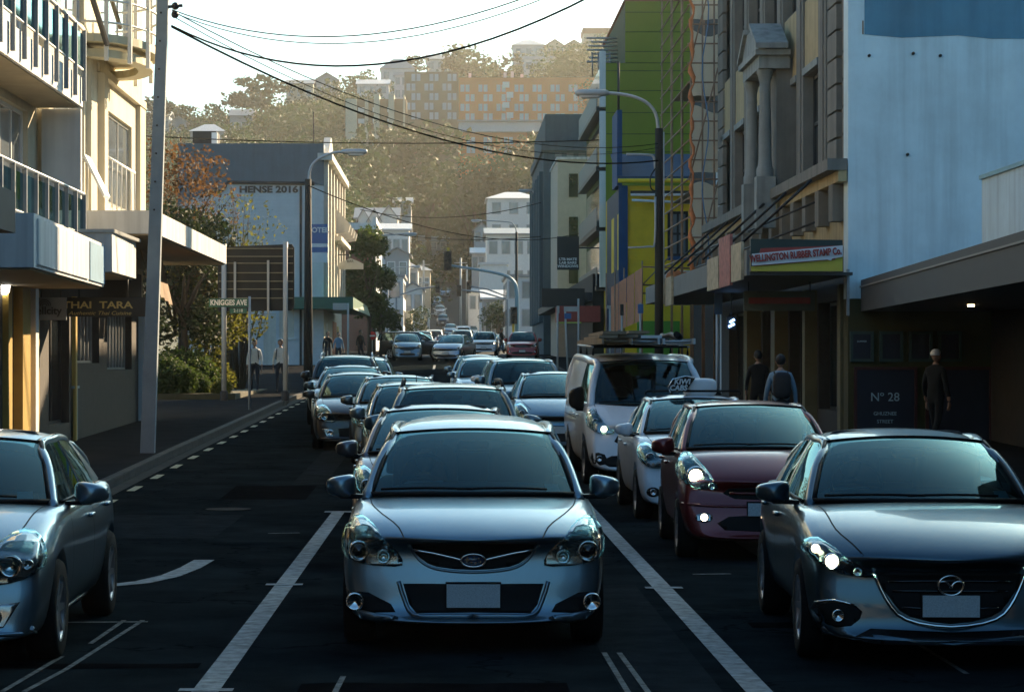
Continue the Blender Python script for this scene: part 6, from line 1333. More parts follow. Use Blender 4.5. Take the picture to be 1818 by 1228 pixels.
lamp_post('small distant lamp on the left with arm toward the road', PX(688, 245), 245, PZ(490, 245), 2.6, POLEB, (.12, .08)); lamp_post('small distant lamp near the round bush', PX(735, 300), 300, PZ(515, 300), 1.2, POLEB, (.12, .08)); lamp_post('tiny lamp beside the teal building front', PX(962, 172), 172, PZ(362, 172), -.9, POLEB, (.1, .08))
for (lb_, px, Y, yt, yb) in (('pale power pole beside the hill road', 818, 300, 458, 590), ('thin pole left of the hill road', 752, 330, 462, 560), ('thin pole right of the pale power pole', 829, 330, 470, 590), ('thin pole behind the round bush tree', 761, 285, 548, 620)):
    p = thing('utility_pole', lb_, 'pole', (PX(px, Y), Y, gz(Y)), 0, 'poles in the distance'); MB().tube([(PX(px, Y), Y, PZ(yb, Y) - 1), (PX(px, Y), Y, PZ(yt, Y))], [.17, .12], 8).build('shaft', SGNW, p); MB().tube([(PX(px, Y) - .8, Y, PZ(yt, Y) - .6), (PX(px, Y) + .8, Y, PZ(yt, Y) - .6)], .06, 6).build('crossarm', SGNW, p)
# traffic signals
HEADK = mat('signal_black', (.006, .006, .007), .5, noise_amt=.1); SYLW = mat('signal_yellow', (.65, .42, .03), .5)
ts = thing('traffic_signal_mast', 'blue grey mast arm traffic signal reaching over the distant road', 'traffic light', (PX(918, 196), 196, gz(196)))
Ym = 196; MB().tube(smooth_loop([(PX(918, Ym), Ym, gz(Ym)), (PX(917.5, Ym), Ym, PZ(560, Ym)), (PX(917, Ym), Ym, PZ(515, Ym)), (PX(910, Ym), Ym, PZ(498, Ym)), (PX(893, Ym), Ym, PZ(488, Ym)), (PX(850, Ym), Ym, PZ(479, Ym)), (PX(797, Ym), Ym, PZ(471, Ym))], 5, closed=False), [.2 - .1 * min(1, i / 28) for i in range(31)], 10).build('mast', mat('mast_blue', (.16, .28, .34), .5, .3), ts)
def sig(parent, px, py, Y, w_=13, h=34, back=True):
    hd = bx(parent, 'signal_head', HEADK, PX(px - w_ / 2, Y), PX(px + w_ / 2, Y), Y - .25, Y + .05, PZ(py + h / 2, Y), PZ(py - h / 2, Y))
    for k in range(3): z = PZ(py - h / 2 + h * (k + .5) / 3, Y); r_ = h / 3 * .33 * Y / FPX; MB().lathe([(r_, 0), (r_ * 1.05, .25), (r_, .25), (r_ * .9, .03), (0, .02)], (PX(px, Y), Y - .25, z), 12, 'y').build('lamp_visor', HEADK, hd)
    return hd
sig(ts, 795, 463, Ym - .3); bx(ts, 'yellow_cap', SYLW, PX(793, Ym), PX(798, Ym), Ym - .5, Ym - .2, PZ(446, Ym), PZ(440, Ym)); bx(ts, 'pole_sleeve', SYLW, PX(909, Ym), PX(913, Ym), Ym - .4, Ym - .2, PZ(600, Ym), PZ(545, Ym)); sig(ts, 912, 560, Ym - .5, 12, 30)
for (lb_, px, py, Y) in (('small distant signal head on a thin arm left of the road', 777, 510, 250), ('distant signal head on a pole at the middle of the road end', 815, 516, 240), ('distant signal head beside the pale pole', 832, 510, 245)):
    t = thing('traffic_signal', lb_, 'traffic light', (PX(px, Y), Y, gz(Y)), 0, 'distant traffic signals'); sig(t, px, py, Y, 8, 20); xo = PX(px, Y); sgn = -1 if px < 800 else 1; xe = sgn * 5.6
    MB().tube([(xo, Y, PZ(py - 2, Y)), ((xo + xe) / 2, Y, PZ(py + 3, Y)), (xe, Y, PZ(py + 16, Y)), (xe, Y, gz(Y))], .09, 8).build('pole', POLEB, t)
# street name sign
kn = thing('street_name_sign', 'green street name sign lettered KNIGGES AVE on a thin post at the corner', 'sign', (PX(443, 65), 65, gz(65) + .13)); SGG = mat('street_sign_green', (.015, .10, .075), .5)
MB().tube([(PX(443, 65), 65, gz(65)), (PX(443, 65), 65, PZ(526, 65))], .035, 8).build('post', mat('post_blue_grey', (.24, .30, .36), .5, .3), kn)
bx(kn, 'blade', SGG, PX(371, 65), PX(441, 65), 64.97, 65.0, PZ(545, 65), PZ(530, 65)); text(kn, 'lettering', 'KNIGGES AVE', .20, WHITEP, (PX(406, 65), 64.965, PZ(537.5, 65)), sx=.80, bold=.006); bx(kn, 'lower_blade', SGG, PX(408, 65), PX(438, 65), 64.97, 65.0, PZ(556, 65), PZ(547, 65)); text(kn, 'lettering', '2-118', .12, WHITEP, (PX(423, 65), 64.965, PZ(551.5, 65)), sx=.9)
# billboard seen from behind
YB = 73.; bb = thing('billboard', 'back of a dark billboard with pale battens on two tall posts', 'billboard', (PX(455, YB), YB, gz(YB) + .13)); BRDK = mat('board_back', (.022, .021, .018), .8, noise_amt=.15)
mb = MB(); pts = [(PX(386, YB), PZ(553, YB)), (PX(517, YB), PZ(551, YB)), (PX(522, YB), PZ(546, YB)), (PX(522, YB), PZ(440, YB)), (PX(518, YB), PZ(433, YB)), (PX(386, YB), PZ(438, YB))]; mb.prism(pts, lambda a, b, d_: (a, YB + d_, b), .12, .18).build('panel', BRDK, bb)
for k, py in enumerate((441, 455, 467, 484, 499, 513, 529)): MB().box(PX(388, YB), PX(520, YB), YB + .06, YB + .118, PZ(py + .8, YB), PZ(py - .8, YB)).build('batten', mat('batten_pale', (.26, .23, .15), .7), bb)
for px, y0, y1 in ((417, 465, 531), (476, 462, 557)): bx(bb, 'upright', SGNW, PX(px - 2, YB), PX(px + 2, YB), YB - .02, YB + .058, PZ(y1, YB), PZ(y0, YB))
for px, yt in ((398, 433), (507, 430)): MB().tube([(PX(px, YB), YB - .06, gz(YB)), (PX(px, YB), YB - .06, PZ(yt, YB))], .075, 12).build('post', SGNW, bb); MB().lathe([(.12, 0), (.12, .28), (.08, .3)], (PX(px, YB), YB - .06, gz(YB) + .13), 12).build('post_base', BRICKD, bb)
# small sign posts
for i, (lb_, px, Y, yt, boards) in enumerate((('white post with small street name blade by the green awning', 618, 100, 538, ((591, 616, 538, 550, SGNW),)), ('grey parking sign post between van and yellow house', 1137, 88, 538, ((1132, 1142, 540, 556, HB),)), ('dark headed sign post beside the hoarding', 1104, 90, 540, ((1101, 1107, 540, 560, DARKM),)),
        ('tall blue sign post at the stone building kerb', 1275, 58, 520, ((1268, 1282, 520, 558, HB),)), ('white sign post leaning by the dark shops', 1003, 100, 545, ()), ('white sign post with small blade and symbol board by the dark shops', 1027, 100, 530, ((1001, 1027, 544, 553, SGNW), (1002, 1014, 556, 566, HB))), ('thin post left of the leaning white one', 990, 96, 543, ((988, 993, 543, 556, SGNW),)),
        ('pale post between the hoarding and the red awning', 1083, 105, 542, ((1076, 1086, 542, 548, SGNW),)))):
    p = thing('sign_post', lb_, 'sign post', (PX(px, Y), Y, gz(Y) + .13), 0, 'sign posts'); MB().tube([(PX(px + (6 if 'leaning' in lb_ and 'left' not in lb_ else 0), Y), Y, gz(Y)), (PX(px, Y), Y, PZ(yt, Y))], .04, 8).build('post', SGNW if px != 1275 else mat('post_blue_grey', (.24, .30, .36), .5), p)
    for (a, b, c, d_, m_) in boards: bx(p, 'blade', m_, PX(a, Y), PX(b, Y), Y - .06, Y - .042, PZ(d_, Y), PZ(c, Y))
cs = thing('hanging_shop_sign', 'white gabled hanging shop sign above the green awning', 'sign', (PX(618, 135), 135, PZ(480, 135))); MB().prism([(PX(597, 135), PZ(478, 135)), (PX(645, 135), PZ(478, 135)), (PX(645, 135), PZ(468, 135)), (PX(622, 135), PZ(458, 135)), (PX(597, 135), PZ(470, 135))], lambda a, b, d_: (a, 135 + d_, b), -.05, .05).build('board', SGNW, cs); text(cs, 'lettering', 'BAR', .2, SBLK, (PX(622, 135), 134.94, PZ(464, 135))); MB().tube([(PX(620, 135), 135, PZ(462, 135)), (PX(620, 135), 135.2, PZ(452, 135)), (XH, 135.2, PZ(452, 135))], .03, 6).build('bracket', DARKM, cs)
ne = thing('no_entry_sign', 'small red no entry disc on a post by the left shops', 'sign', (PX(661, 150), 150, gz(150))); MB().tube([(PX(661, 150), 150, gz(150)), (PX(661, 150), 150, PZ(590, 150))], .04, 6).build('post', SGNW, ne); MB().lathe([(.26, 0), (.26, .03), (0, .03)], (PX(661, 150), 149.94, PZ(596, 150)), 20, 'y').build('disc', mat('no_entry_red', (.6, .02, .015), .5), ne); bx(ne, 'bar', WHITEP, PX(661, 150) - .18, PX(661, 150) + .18, 149.88, 149.905, PZ(596, 150) - .05, PZ(596, 150) + .05)
# ================================================================ people
SKIN = mat('skin', (.36, .20, .13), .6, noise_amt=.06); HAIRM = mat('hair_dark', (.012, .010, .009), .7, noise_amt=.2, scale=40); JEAN = mat('dark_jeans', (.02, .024, .035), .85, noise_amt=.15, scale=20); SHOE = mat('dark_shoe', (.015, .014, .013), .6); SHIRT = mat('white_shirt', (.85, .82, .74), .85, noise_amt=.08, scale=14); HOOD = mat('grey_hoodie', (.18, .26, .32), .9, noise_amt=.1, scale=14); COAT = mat('black_coat', (.004, .004, .004), .9, noise_amt=.15, scale=14); PACK = mat('black_pack', (.012, .012, .014), .7, noise_amt=.2)
def skin_chain(name, V, E, rad, m, parent, lv=1, root=0):
    me = bpy.data.meshes.new(name); me.from_pydata(V, E, []); o = bpy.data.objects.new(name, me); COL.objects.link(o)
    mo = o.modifiers.new('k', 'SKIN'); mo.use_smooth_shade = True
    for i, r in enumerate(rad): me.skin_vertices[0].data[i].radius = r if isinstance(r, tuple) else (r, r)
    for i in range(len(V)): me.skin_vertices[0].data[i].use_root = (i == root)
    s = o.modifiers.new('s', 'SUBSURF'); s.levels = lv
    dg = bpy.context.evaluated_depsgraph_get(); dg.update(); res = bpy.data.meshes.new_from_object(o.evaluated_get(dg)); bpy.data.objects.remove(o)
    res.materials.clear(); res.polygons.foreach_set('use_smooth', [True] * len(res.polygons)); return res
def person(label, x, y, z, rz, h=1.76, top=None, legs=None, stride=.16, arm=.08, pack=True, helmet=False, hair=True, group='people on foot', swing=.06, lean=0.):
    """one continuous body; clothes are zones of that body plus thin shells for shirt and trousers"""
    T = thing('person', label, 'person', (x, y, z), rz, group); k = h / 1.76; top = top or SHIRT; legs = legs or JEAN
    # faces -Y.  joints
    J = {'pel': (0, 0, .96), 'wai': (0, .0, 1.10), 'che': (0, -.01 - lean * .5, 1.32), 'nec': (0, -lean, 1.49), 'hd': (0, -.015 - lean, 1.56)}
    V = [J['pel'], J['wai'], J['che'], J['nec'], J['hd']]; E = [(0, 1), (1, 2), (2, 3), (3, 4)]; rad = [(.15, .11), (.145, .10), (.165, .11), (.06, .06), (.055, .055)]
    for s in (-1, 1):
        st = s * stride; sw = -s * swing
        b = len(V); V += [(s * .165, -lean * .8, 1.41), (s * (.215 + arm * .4), .02 + sw * .5 - lean * .6, 1.15), (s * (.205 + arm), -.05 + sw * 1.5 - lean * .6, .90), (s * (.20 + arm), -.065 + sw * 1.7 - lean * .6, .84)]
        E += [(2, b), (b, b + 1), (b + 1, b + 2), (b + 2, b + 3)]; rad += [.066, .048, .034, .03]
        b = len(V); V += [(s * .095, .0, .90), (s * .105, -st * .55 - .02, .50), (s * .105, -st + (.10 if st < 0 else 0), .10), (s * .11, -st + (.10 if st < 0 else 0) - .0, .05), (s * .115, -st - .15 + (.10 if st < 0 else 0), .035)]
        E += [(0, b), (b, b + 1), (b + 1, b + 2), (b + 2, b + 3), (b + 3, b + 4)]; rad += [(.095, .095), .064, .045, .045, (.045, .03)]
    me = skin_chain('body', V, E, rad, SKIN, T)
    me.materials.append(SKIN); me.materials.append(top); me.materials.append(legs); me.materials.append(SHOE)
    for p in me.polygons:
        c = p.center; p.material_index = 3 if c.z < .09 else 2 if c.z < .985 and abs(c.x) < .20 else 1 if c.z < 1.505 and not (abs(c.x) > .19 and c.z < .93) else 0
    bd = link('body', me, T); bd.scale = (k, k, k)
    # head: skull, jaw, nose, ears
    def lc(p): return Vector(p) * k
    hd = MB(); sball(hd, lc((0, -.02 - lean, 1.655)), (.077 * k, .098 * k, .115 * k), .95, .95, 18, 14, lambda p: Vector((p.x * (1 - .28 * max(0, -p.z / (.115 * k))), p.y + (.01 if p.z < 0 else 0) * -1, p.z)))
    hd.ball(lc((0, -.122 - lean, 1.645)), (.014 * k, .018 * k, .024 * k), 8, 6)
    for s in (-1, 1): hd.ball(lc((s * .078, -.01 - lean, 1.65)), (.012 * k, .022 * k, .032 * k), 8, 6)
    ho = hd.build('head', SKIN, T, local=True)
    fc = MB()
    for s in (-1, 1): fc.ball(lc((s * .03, -.108 - lean, 1.668)), (.013 * k, .008 * k, .007 * k), 8, 5)
    fc.ball(lc((0, -.108 - lean, 1.605)), (.024 * k, .008 * k, .006 * k), 8, 5); stuff(fc.build('face_features', mat('face_dark', (.08, .03, .025), .6), ho, local=True)); 
    hm = MB(); sball(hm, lc((0, -.005 - lean, 1.685)), (.088 * k, .108 * k, .102 * k), .95, .95, 18, 12, lambda p: Vector((p.x, p.y + (.03 if p.y < -.04 and p.z < .03 else 0), max(p.z, ((.01 if p.y < 0 else -.02) if helmet else (-.03 if p.y < 0 else -.09))))))
    hm.build('helmet' if helmet else 'hair', mat('helmet_white', (.75, .76, .76), .3) if helmet else HAIRM, ho, local=True)
    # hands
    for s in (-1, 1):
        sw = -s * swing; w_ = lc((s * (.20 + arm), -.065 + sw * 1.7 - lean * .6, .84)); q = MB(); sball(q, w_ + lc((0, -.01, -.055)), (.018 * k, .036 * k, .05 * k), .7, .7, 10, 8)
        for f_ in range(4): q.tube([w_ + lc((0, -.034 + .02 * f_, -.085)), w_ + lc((-s * .006, -.036 + .021 * f_, -.125 - .008 * (1.5 - abs(1.5 - f_)))), w_ + lc((-s * .02, -.034 + .02 * f_, -.152 - .012 * (1.5 - abs(1.5 - f_))))], [.0095 * k, .0085 * k, .006 * k], 6)
        q.tube([w_ + lc((0, -.035, -.03)), w_ + lc((-s * .006, -.06, -.065)), w_ + lc((-s * .012, -.066, -.095))], [.011 * k, .0095 * k, .007 * k], 6); q.build('hand', SKIN, T, local=True)
    if pack:
        q = MB(); sball(q, lc((0, .17 - lean * .6, 1.24)), (.16 * k, .10 * k, .23 * k), .5, .5, 14, 10); pk = q.build('backpack', PACK, T, local=True)
        for s in (-1, 1): MB().tube([lc(p) for p in ((s * .11, .10, 1.43), (s * .115, .0, 1.475), (s * .12, -.10, 1.40), (s * .13, -.125, 1.28), (s * .15, -.06, 1.12), (s * .14, .08, 1.08))], .018, 6).build('strap', PACK, pk, local=True)
    return T
yq = 84
person('man in white shirt and dark jeans walking behind the street name post', PX(452, yq), yq, zp(yq), .06, 1.78, SHIRT, JEAN, .14, .05)
person('man in white shirt with backpack walking by the right billboard post', PX(498, yq), yq, zp(yq), -.05, 1.80, SHIRT, JEAN, -.12, .05)
person('person in grey hoodie with black backpack walking away under the awning', PX(1386, 42), 42, zp(42), math.pi, 1.74, HOOD, JEAN, .12, .06)
person('dark coated long haired person walking away beside the shop pilaster', PX(1346, 50), 50, zp(50), math.pi, 1.72, COAT, COAT, .1, .03, False)
person('dark clothed person with white helmet in the shade by the posters', PX(1661, 44.5), 44.5, zp(44.5), 2.3, 1.80, COAT, COAT, .16, .12, False, True)
for i, (lb_, px, Y, m_) in enumerate((('person in black standing in the shade of the green awning', 582, 121, COAT), ('person in grey top under the green awning near the white panel', 601, 120, HOOD), ('person in dark top by the orange shop panel', 640, 128, COAT), ('small dark figure crossing near the red parked car', 890, 170, COAT))): person(lb_, PX(px, Y), Y, zp(Y), .4 * i, 1.72, m_, JEAN, .1, .04, False)

def driver(label, T, sp, x=-.36, top=None):
    """seated figure behind the wheel, hands on the rim"""
    ybe = sp['wsb'][2]; ys = sp.get('seat_y', ybe + 1.05); zb_ = sp['belt'][0][2]; c = Vector((x, ys - .12, zb_ - .30)); h = .62
    V = [(0, 0, -.1), (0, .02, .12), (0, .02, .30), (0, .0, .40), (0, -.01, .44)]; E = [(0, 1), (1, 2), (2, 3), (3, 4)]; rad = [(.16, .11), (.16, .11), (.15, .10), .055, .055]
    for s in (-1, 1):
        b = len(V); V += [(s * .17, 0, .28), (s * .24, -.14, .08), (s * .17, -.36, .14), (s * .16, -.42, .17)]; E += [(2, b), (b, b + 1), (b + 1, b + 2), (b + 2, b + 3)]; rad += [.062, .047, .036, .034]
    me = skin_chain('body', V, E, rad, SKIN, None); me.materials.append(SKIN); me.materials.append(top or HOOD)
    for p in me.polygons: p.material_index = 0 if p.center.z > .37 or p.center.y < -.34 else 1
    M_ = T.matrix_basis; loc = M_ @ c
    D = thing('person', label, 'person', loc, T.rotation_euler[2], 'drivers'); link('body', me, D)
    hd = MB(); sball(hd, (0, -.03, .545), (.076, .096, .115), .95, .95, 16, 12); hd.ball((0, -.13, .535), (.013, .016, .022), 8, 6); ho = hd.build('head', SKIN, D, local=True)
    hm = MB(); sball(hm, (0, -.012, .58), (.088, .104, .10), .95, .95, 16, 10, lambda p: Vector((p.x, p.y, max(p.z, -.03 if p.y < 0 else -.09)))); hm.build('hair', HAIRM, ho, local=True)
# ================================================================ the traffic
SILV = paint('silver_paint', (.17, .245, .29)); SILD = paint('dark_silver_paint', (.11, .15, .17)); GUN = paint('gunmetal_paint', (.06, .10, .125)); MAR = paint('maroon_paint', (.15, .008, .010), .5); WHT = paint('white_paint', (.68, .70, .71), 0., .35); BLK = paint('black_paint', (.012, .013, .015), .3); NAVY = paint('navy_paint', (.03, .04, .06), .5); SBLUE = paint('silver_blue_paint', (.20, .25, .30)); REDP = paint('red_paint', (.30, .03, .025), .3)
def put(sp, label, X, Y, yaw=0., pm=SILV, **k):
    yc = Y + 2.2; sl = math.atan((gz(yc + 1.8) - gz(yc - 1.8)) / 3.6) if abs(yaw) < .6 else 0.
    return car(sp, label, (X, Y, gz(Y + .9) - math.tan(sl) * .9 + .006), yaw, pm, pitch=sl, **k)
C1 = put(WAGON, 'silver wagon with wing grille and oval badge at the front of the middle lane', .15, 15.9, R(-.4))
def badge(T, sp, z, kind):
    f_ = caster(_shape[sp['id']][1], 'y'); y = f_(0, z, .045).y
    if kind == 'oval':
        n = 24; MB().tube([(.082 * math.cos(2 * math.pi * k / n), y, z + .043 * math.sin(2 * math.pi * k / n)) for k in range(n + 1)], .008, 6, False).build('badge_ring', CHROME, T, local=True)
        b = MB().lathe([(.078, 0), (.078, .01), (0, .014)], (0, 0, 0), 24, 'y'); b.v = [(a, c + y + .012, d * .52 + z) for a, c, d in b.v]; b = b.build('badge', mat('badge_blue', (.02, .04, .09), .2, coat=1.), T, local=True)
        for (a, c, r_) in ((-.040, .005, .028), (.004, .017, .015), (.036, .013, .014), (.046, -.010, .014), (.016, -.017, .014), (-.012, -.014, .014)):
            st_ = [(a + (r_ if k % 2 == 0 else r_ * .38) * math.cos(math.pi * k / 4), z + c + (r_ if k % 2 == 0 else r_ * .38) * .8 * math.sin(math.pi * k / 4)) for k in range(8)]
            MB().prism(st_, lambda p, q, d: (p, y - .012 + d, q), 0, .014).build('badge_star', CHROME, b, local=True)
    else:
        n = 24; MB().tube([(.078 * math.cos(2 * math.pi * k / n), y, z + .062 * math.sin(2 * math.pi * k / n)) for k in range(n + 1)], .009, 6, False).build('badge_ring', CHROME, T, local=True)
        MB().tube(smooth_loop([(-.074, y, z + .022), (-.035, y, z + .024), (-.012, y, z + .006), (0, y, z - .012), (.012, y, z + .006), (.035, y, z + .024), (.074, y, z + .022)], 3, closed=False), .009, 6).build('badge_wing', CHROME, T, local=True)
badge(C1, WAGON, .612, 'oval')
C2 = put(SEDAN, 'gunmetal hatchback with shield grille and chrome edge at the front right', 3.14, 15.0, R(-2.3), GUN, lit=True); badge(C2, SEDAN, .53, 'wing')
WAGON2 = dict(SEDAN, sill=(1.4, 3.2, .24), sillchrome=True, plate=(.378, .155),
    front=[('headlight', LAMPB, [(.70, .845), (.80, .80), (.835, .70), (.80, .60), (.66, .545), (.50, .53), (.46, .58), (.50, .68), (.58, .78)], dict(mir=1, lens=[(.66, .66, .075, 'side'), (.76, .66, .035, 'side')], sm=2)), ('grille', BLKP, [(-.38, .70), (.38, .70), (.30, .60), (-.30, .60)], dict(sm=2)),
           ('lower_intake', BLKP, [(-.40, .42), (.40, .42), (.38, .26), (-.38, .26)], dict(sm=1)), ('fog_recess', LAMPB, [(.72, .43), (.50, .40), (.48, .26), (.62, .27)], dict(mir=1, lens=[(.56, .335, .05, 'fog')], sm=1))], bars=[('bumper_crease', 'paint', [(.84, .24), (.6, .225), (0, .22)], .03, .01, 1)])
put(WAGON2, 'silver wagon cut by the left edge of the frame', -3.42, 14.9, R(1.0), SILV)
C4 = put(HATCH, 'maroon small hatchback with one bright round headlight', 3.06, 23.3, R(-1.2), MAR, lit=True)
C5 = put(LIFT, 'white taxi with KIWI CABS roof sign', 3.15, 29.0, R(.4), WHT, cat='taxi', name='taxi')
q = MB(); sball(q, (.10, 2.42, 1.59), (.22, .13, .12), .5, .6, 16, 10); q.build('roof_sign', WHITEP, C5, local=True)
MB().prism([(-.30, 1.53), (-.33, 1.60), (-.27, 1.70), (-.10, 1.74), (.02, 1.71), (-.06, 1.60), (-.12, 1.53)], lambda a, b, d: (a, 2.24 + d, b), 0, .05).build('roof_sign_face', BLKG, C5, local=True); pr_ = MB().tube([(a, 2.235, b) for a, b in ((-.30, 1.53), (-.33, 1.60), (-.27, 1.70), (-.10, 1.74), (.02, 1.71))], .008, 6).build('roof_sign_trim', CHROME, C5, local=True)
for s_, z_, x_ in (('KIWI', 1.665, -.15), ('CABS', 1.585, -.20)):
    o = text(None, 'lettering', s_, .095, WHITEP, (0, 0, 0), bold=.003, shear=.15); o.parent = C5; o.location = (x_, 2.228, z_)
MB().tube([(-.62, 2.3, 1.50), (-.60, 2.3, 1.545), (.60, 2.3, 1.545), (.62, 2.3, 1.50)], .016, 6).build('roof_bar', BLKP, C5, local=True)
C6 = put(VAN, 'white panel van carrying ladders on its roof rack', 3.02, 35.8, R(1.8), WHT, lit=True, cat='van', name='panel_van')
for y in (2.0, 3.1, 4.2):
    MB().tube([(-.74, y, 1.93), (-.74, y, 2.06), (.74, y, 2.06), (.74, y, 1.93)], .022, 6).build('rack_bar', BLKP, C6, local=True)
MB().tube([(-.3, 1.9, 1.955), (-.3, 1.9, 2.06)], .008, 5).build('aerial', BLKP, C6, local=True); MB().tube([(.75, 1.95, 2.06), (.75, 4.6, 2.06)], .02, 6).build('rack_side', GALV, C6, local=True); MB().tube([(-.75, 1.95, 2.06), (-.75, 4.6, 2.06)], .02, 6).build('rack_side', GALV, C6, local=True)
zr = gz(38) + 2.10; LADM = mat('ladder_aluminium', (.40, .45, .48), .4, .7); LADW = mat('ladder_timber', (.22, .17, .11), .8, noise_amt=.25)
def ladder(label, xs, y0, y1, z, m_, n=9, tilt=0.):
    t = thing('ladder', label, 'ladder', (3.02 + sum(xs) / 2, (y0 + y1) / 2, z), R(1.8) + tilt, 'ladders on the van roof'); x_ = (xs[1] - xs[0]) / 2; l = (y1 - y0) / 2
    for s in (-1, 1): MB().box(s * x_ - .018, s * x_ + .018, -l, l, 0, .085).build('stile', m_, t, local=True)
    for k in range(n): yy = -l + 2 * l * (k + .5) / n; MB().tube([(-x_, yy, .042), (x_, yy, .042)], .016, 6).build('rung', m_, t, local=True)
ladder('timber ladder on the left of the van roof rack', (-.80, -.38), 36.4, 40.8, zr, LADW, 11); ladder('pale aluminium ladder in the middle of the van roof rack', (-.34, .08), 36.7, 40.5, zr, LADM); ladder('aluminium ladder on the right of the van roof rack', (.14, .60), 36.6, 40.7, zr, LADM)
for k, (x0, x1, z_, l_, y_) in enumerate(((-.78, -.50, .09, 4.2, 36.5), (-.46, -.18, .10, 3.9, 36.7), (-.72, -.36, .15, 3.8, 36.6), (-.12, .20, .09, 3.4, 36.9), (-.30, 0.02, .16, 3.0, 37.0))):
    tag(MB().box(3.02 + x0, 3.02 + x1, y_, y_ + l_, zr + z_, zr + z_ + .045).build('timber_plank', LADW if k != 3 else LADM), ['lowest left timber plank on the van rack', 'timber plank next to the lowest left one on the van rack', 'upper left timber plank on the van rack', 'pale blue plank in the middle of the van rack', 'upper middle timber plank on the van rack'][k], 'plank', 'planks on the van rack')
tag(MB().tube([(3.45 + .1 * math.sin(k), 37 + .35 * k, zr + .12 + .03 * math.cos(2 * k)) for k in range(9)], .05, 8).build('hose_bundle', BLKP), 'dark bundled hose on the right of the van rack', 'hose')
# middle lane behind the first wagon
put(LIFT, 'dark grey car half hidden behind the front silver wagon', -.06, 22.4, R(1), paint('dark_red_grey_paint', (.16, .15, .16)), detail=2); put(SUV, 'silver grey off-roader with black roof rails in the middle lane', .06, 28.4, R(1), SILD, rails=True)
put(HATCH, 'silver small car peeking out left of the off-roader', -.42, 35.2, R(3), SILV); put(LIFT, 'silver grey car with black mirrors behind the small silver car', -.80, 41.0, R(3), dict and SILD)
put(WAGON2, 'black wagon in the left queue with pale windscreen', -1.72, 45.8, R(3), BLK); put(LIFT, 'grey car directly behind the black wagon', -2.12, 51.6, R(2), SILD, detail=1); put(SUV, 'black off-roader with silver roof rails at the left kerb side queue', -2.52, 57.4, R(1), BLK, rails=ALLOY); put(WAGON, 'silver blue wagon with roof rails behind the black off-roader', -2.35, 64.0, 0, SBLUE, rails=ALLOY, detail=1)
# right lane behind the van
put(LIFT, 'silver car with black mirrors left of the white van', 2.05, 44.0, R(2), SILV); put(SUV, 'pale silver off-roader behind the car with black mirrors', 1.68, 51.5, R(2), SILV, detail=1); put(HATCH, 'white hatchback behind the pale off-roader', 1.55, 58.0, R(1), WHT, detail=1); put(WAGON, 'silver wagon second to last in the right queue', 1.0, 64.5, R(1), SILV, detail=1); put(LIFT, 'silver car last in the right queue before the gap', .85, 72.0, 0, SILV, detail=1)
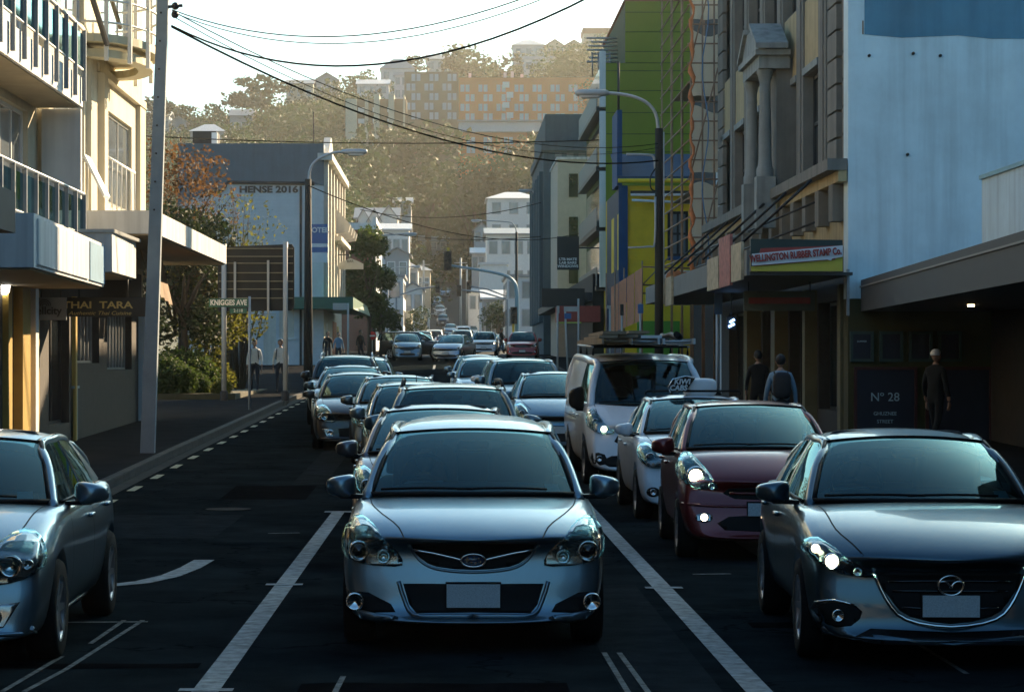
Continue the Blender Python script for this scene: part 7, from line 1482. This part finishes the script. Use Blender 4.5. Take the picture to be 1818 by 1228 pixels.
# far traffic
put(HATCH, 'silver hatchback facing us at the crossing', PX(724, 138), 137, R(2), SILV, detail=1); put(SUV, 'black off-roader turning broadside across the crossing', PX(802, 143), 143, R(84), BLK, detail=1); put(LIFT, 'silver blue car right of the turning black off-roader', PX(789, 135), 134.5, R(-14), SBLUE, detail=1)
put(SUV, 'four wheel drive with cream roof behind the silver hatchback', PX(713, 152), 151, 0, paint('cream_truck_paint', (.58, .54, .44), 0.), detail=1)
put(SUV, 'red off-roader parked at the right kerb', PX(926, 138), 137, R(-3), REDP, detail=1); put(SUV, 'white off-roader with dark windscreen before the grey van', PX(858, 165), 164, R(-3), WHT, detail=1, lit=True); put(VAN, 'grey van in the middle of the distant road', PX(820, 208), 207, 0, SILD, detail=1, cat='van', name='panel_van')
FT = [(VAN, 'dark high van in the distant left lane', 750, 228, BLK, 0), (HATCH, 'white car beside the dark high van', 752, 196, WHT, 1), (HATCH, 'red car with glinting edge in the distance', 789, 214, REDP, 0), (LIFT, 'white car parked right behind the white off-roader', 866, 186, WHT, 0), (HATCH, 'pale car second in the parked row at the right', 868, 197, SILV, 0), (VAN, 'white bus like van far up the road', 823, 290, WHT, 0), (LIFT, 'silver car far up the road left of the white van', 806, 268, SILV, 0), (LIFT, 'white car far up the road', 823, 262, WHT, 0), (HATCH, 'blue car far up the right lane', 855, 252, SBLUE, 0), (HATCH, 'dark car with lit lamp far up the right lane', 840, 258, NAVY, 1), (HATCH, 'tiny pale car high on the hill road', 764, 560, WHT, 0), (VAN, 'small dark van on the hill road', 764, 430, SILD, 0), (LIFT, 'pale car on the hill road below the dark van', 775, 372, SILV, 0)]
for (sp, lb_, px, Y, pm, lit_) in FT: put(sp, lb_, PX(px, Y), Y, 0, pm, detail=0, lit=bool(lit_), cat='van' if sp is VAN else 'car', name='panel_van' if sp is VAN else 'car')

FT2 = [(HATCH, 'tiny white car right of the far white van', 838, 300, WHT), (LIFT, 'tiny silver car left of the far white van', 800, 305, SILV), (HATCH, 'tiny dark car at the foot of the hill road', 786, 330, NAVY), (VAN, 'pale box van at the left kerb far away', 771, 255, WHT), (HATCH, 'silver car just left of the grey van', 806, 236, SILV), (LIFT, 'white car at the left kerb behind the cream roofed four wheel drive', 735, 178, WHT), (HATCH, 'pale car on the far right before the terrace', 872, 225, WHT), (LIFT, 'silver car parked under the distant right lamp', 880, 214, SILV), (SUV, 'dark off-roader parked beneath the distant verandah', 884, 240, BLK), (HATCH, 'tiny blue car halfway up the hill road', 790, 400, SBLUE), (HATCH, 'tiny white car parked on the left of the hill road', 781, 350, WHT)]
for (sp, lb_, px, Y, pm) in FT2: put(sp, lb_, PX(px, Y), Y, 0, pm, detail=0, cat='van' if sp is VAN else 'car', name='panel_van' if sp is VAN else 'car')
driver('driver dimly seen at the wheel of the gunmetal hatchback', C2, SEDAN, top=SHIRT); driver('driver silhouette at the wheel of the maroon hatchback', C4, HATCH, top=COAT); driver('driver barely seen inside the front silver wagon', C1, WAGON, top=HOOD)
# ================================================================ haze
hz = bpy.data.materials.new('haze'); hz.use_nodes = True; N = hz.node_tree.nodes; L = hz.node_tree.links; N.remove(N['Principled BSDF'])
pv = N.new('ShaderNodeVolumePrincipled'); pv.inputs['Color'].default_value = (1.0, .93, .80, 1); pv.inputs['Density'].default_value = .0002; pv.inputs['Anisotropy'].default_value = .78
L.new(pv.outputs[0], N['Material Output'].inputs['Volume'])
ho = MB().box(-1520, 1520, -75, 2520, -1.6, 125).build('haze', hz); stuff(ho); tag(ho, 'pale afternoon haze filling the street and hill', 'haze')
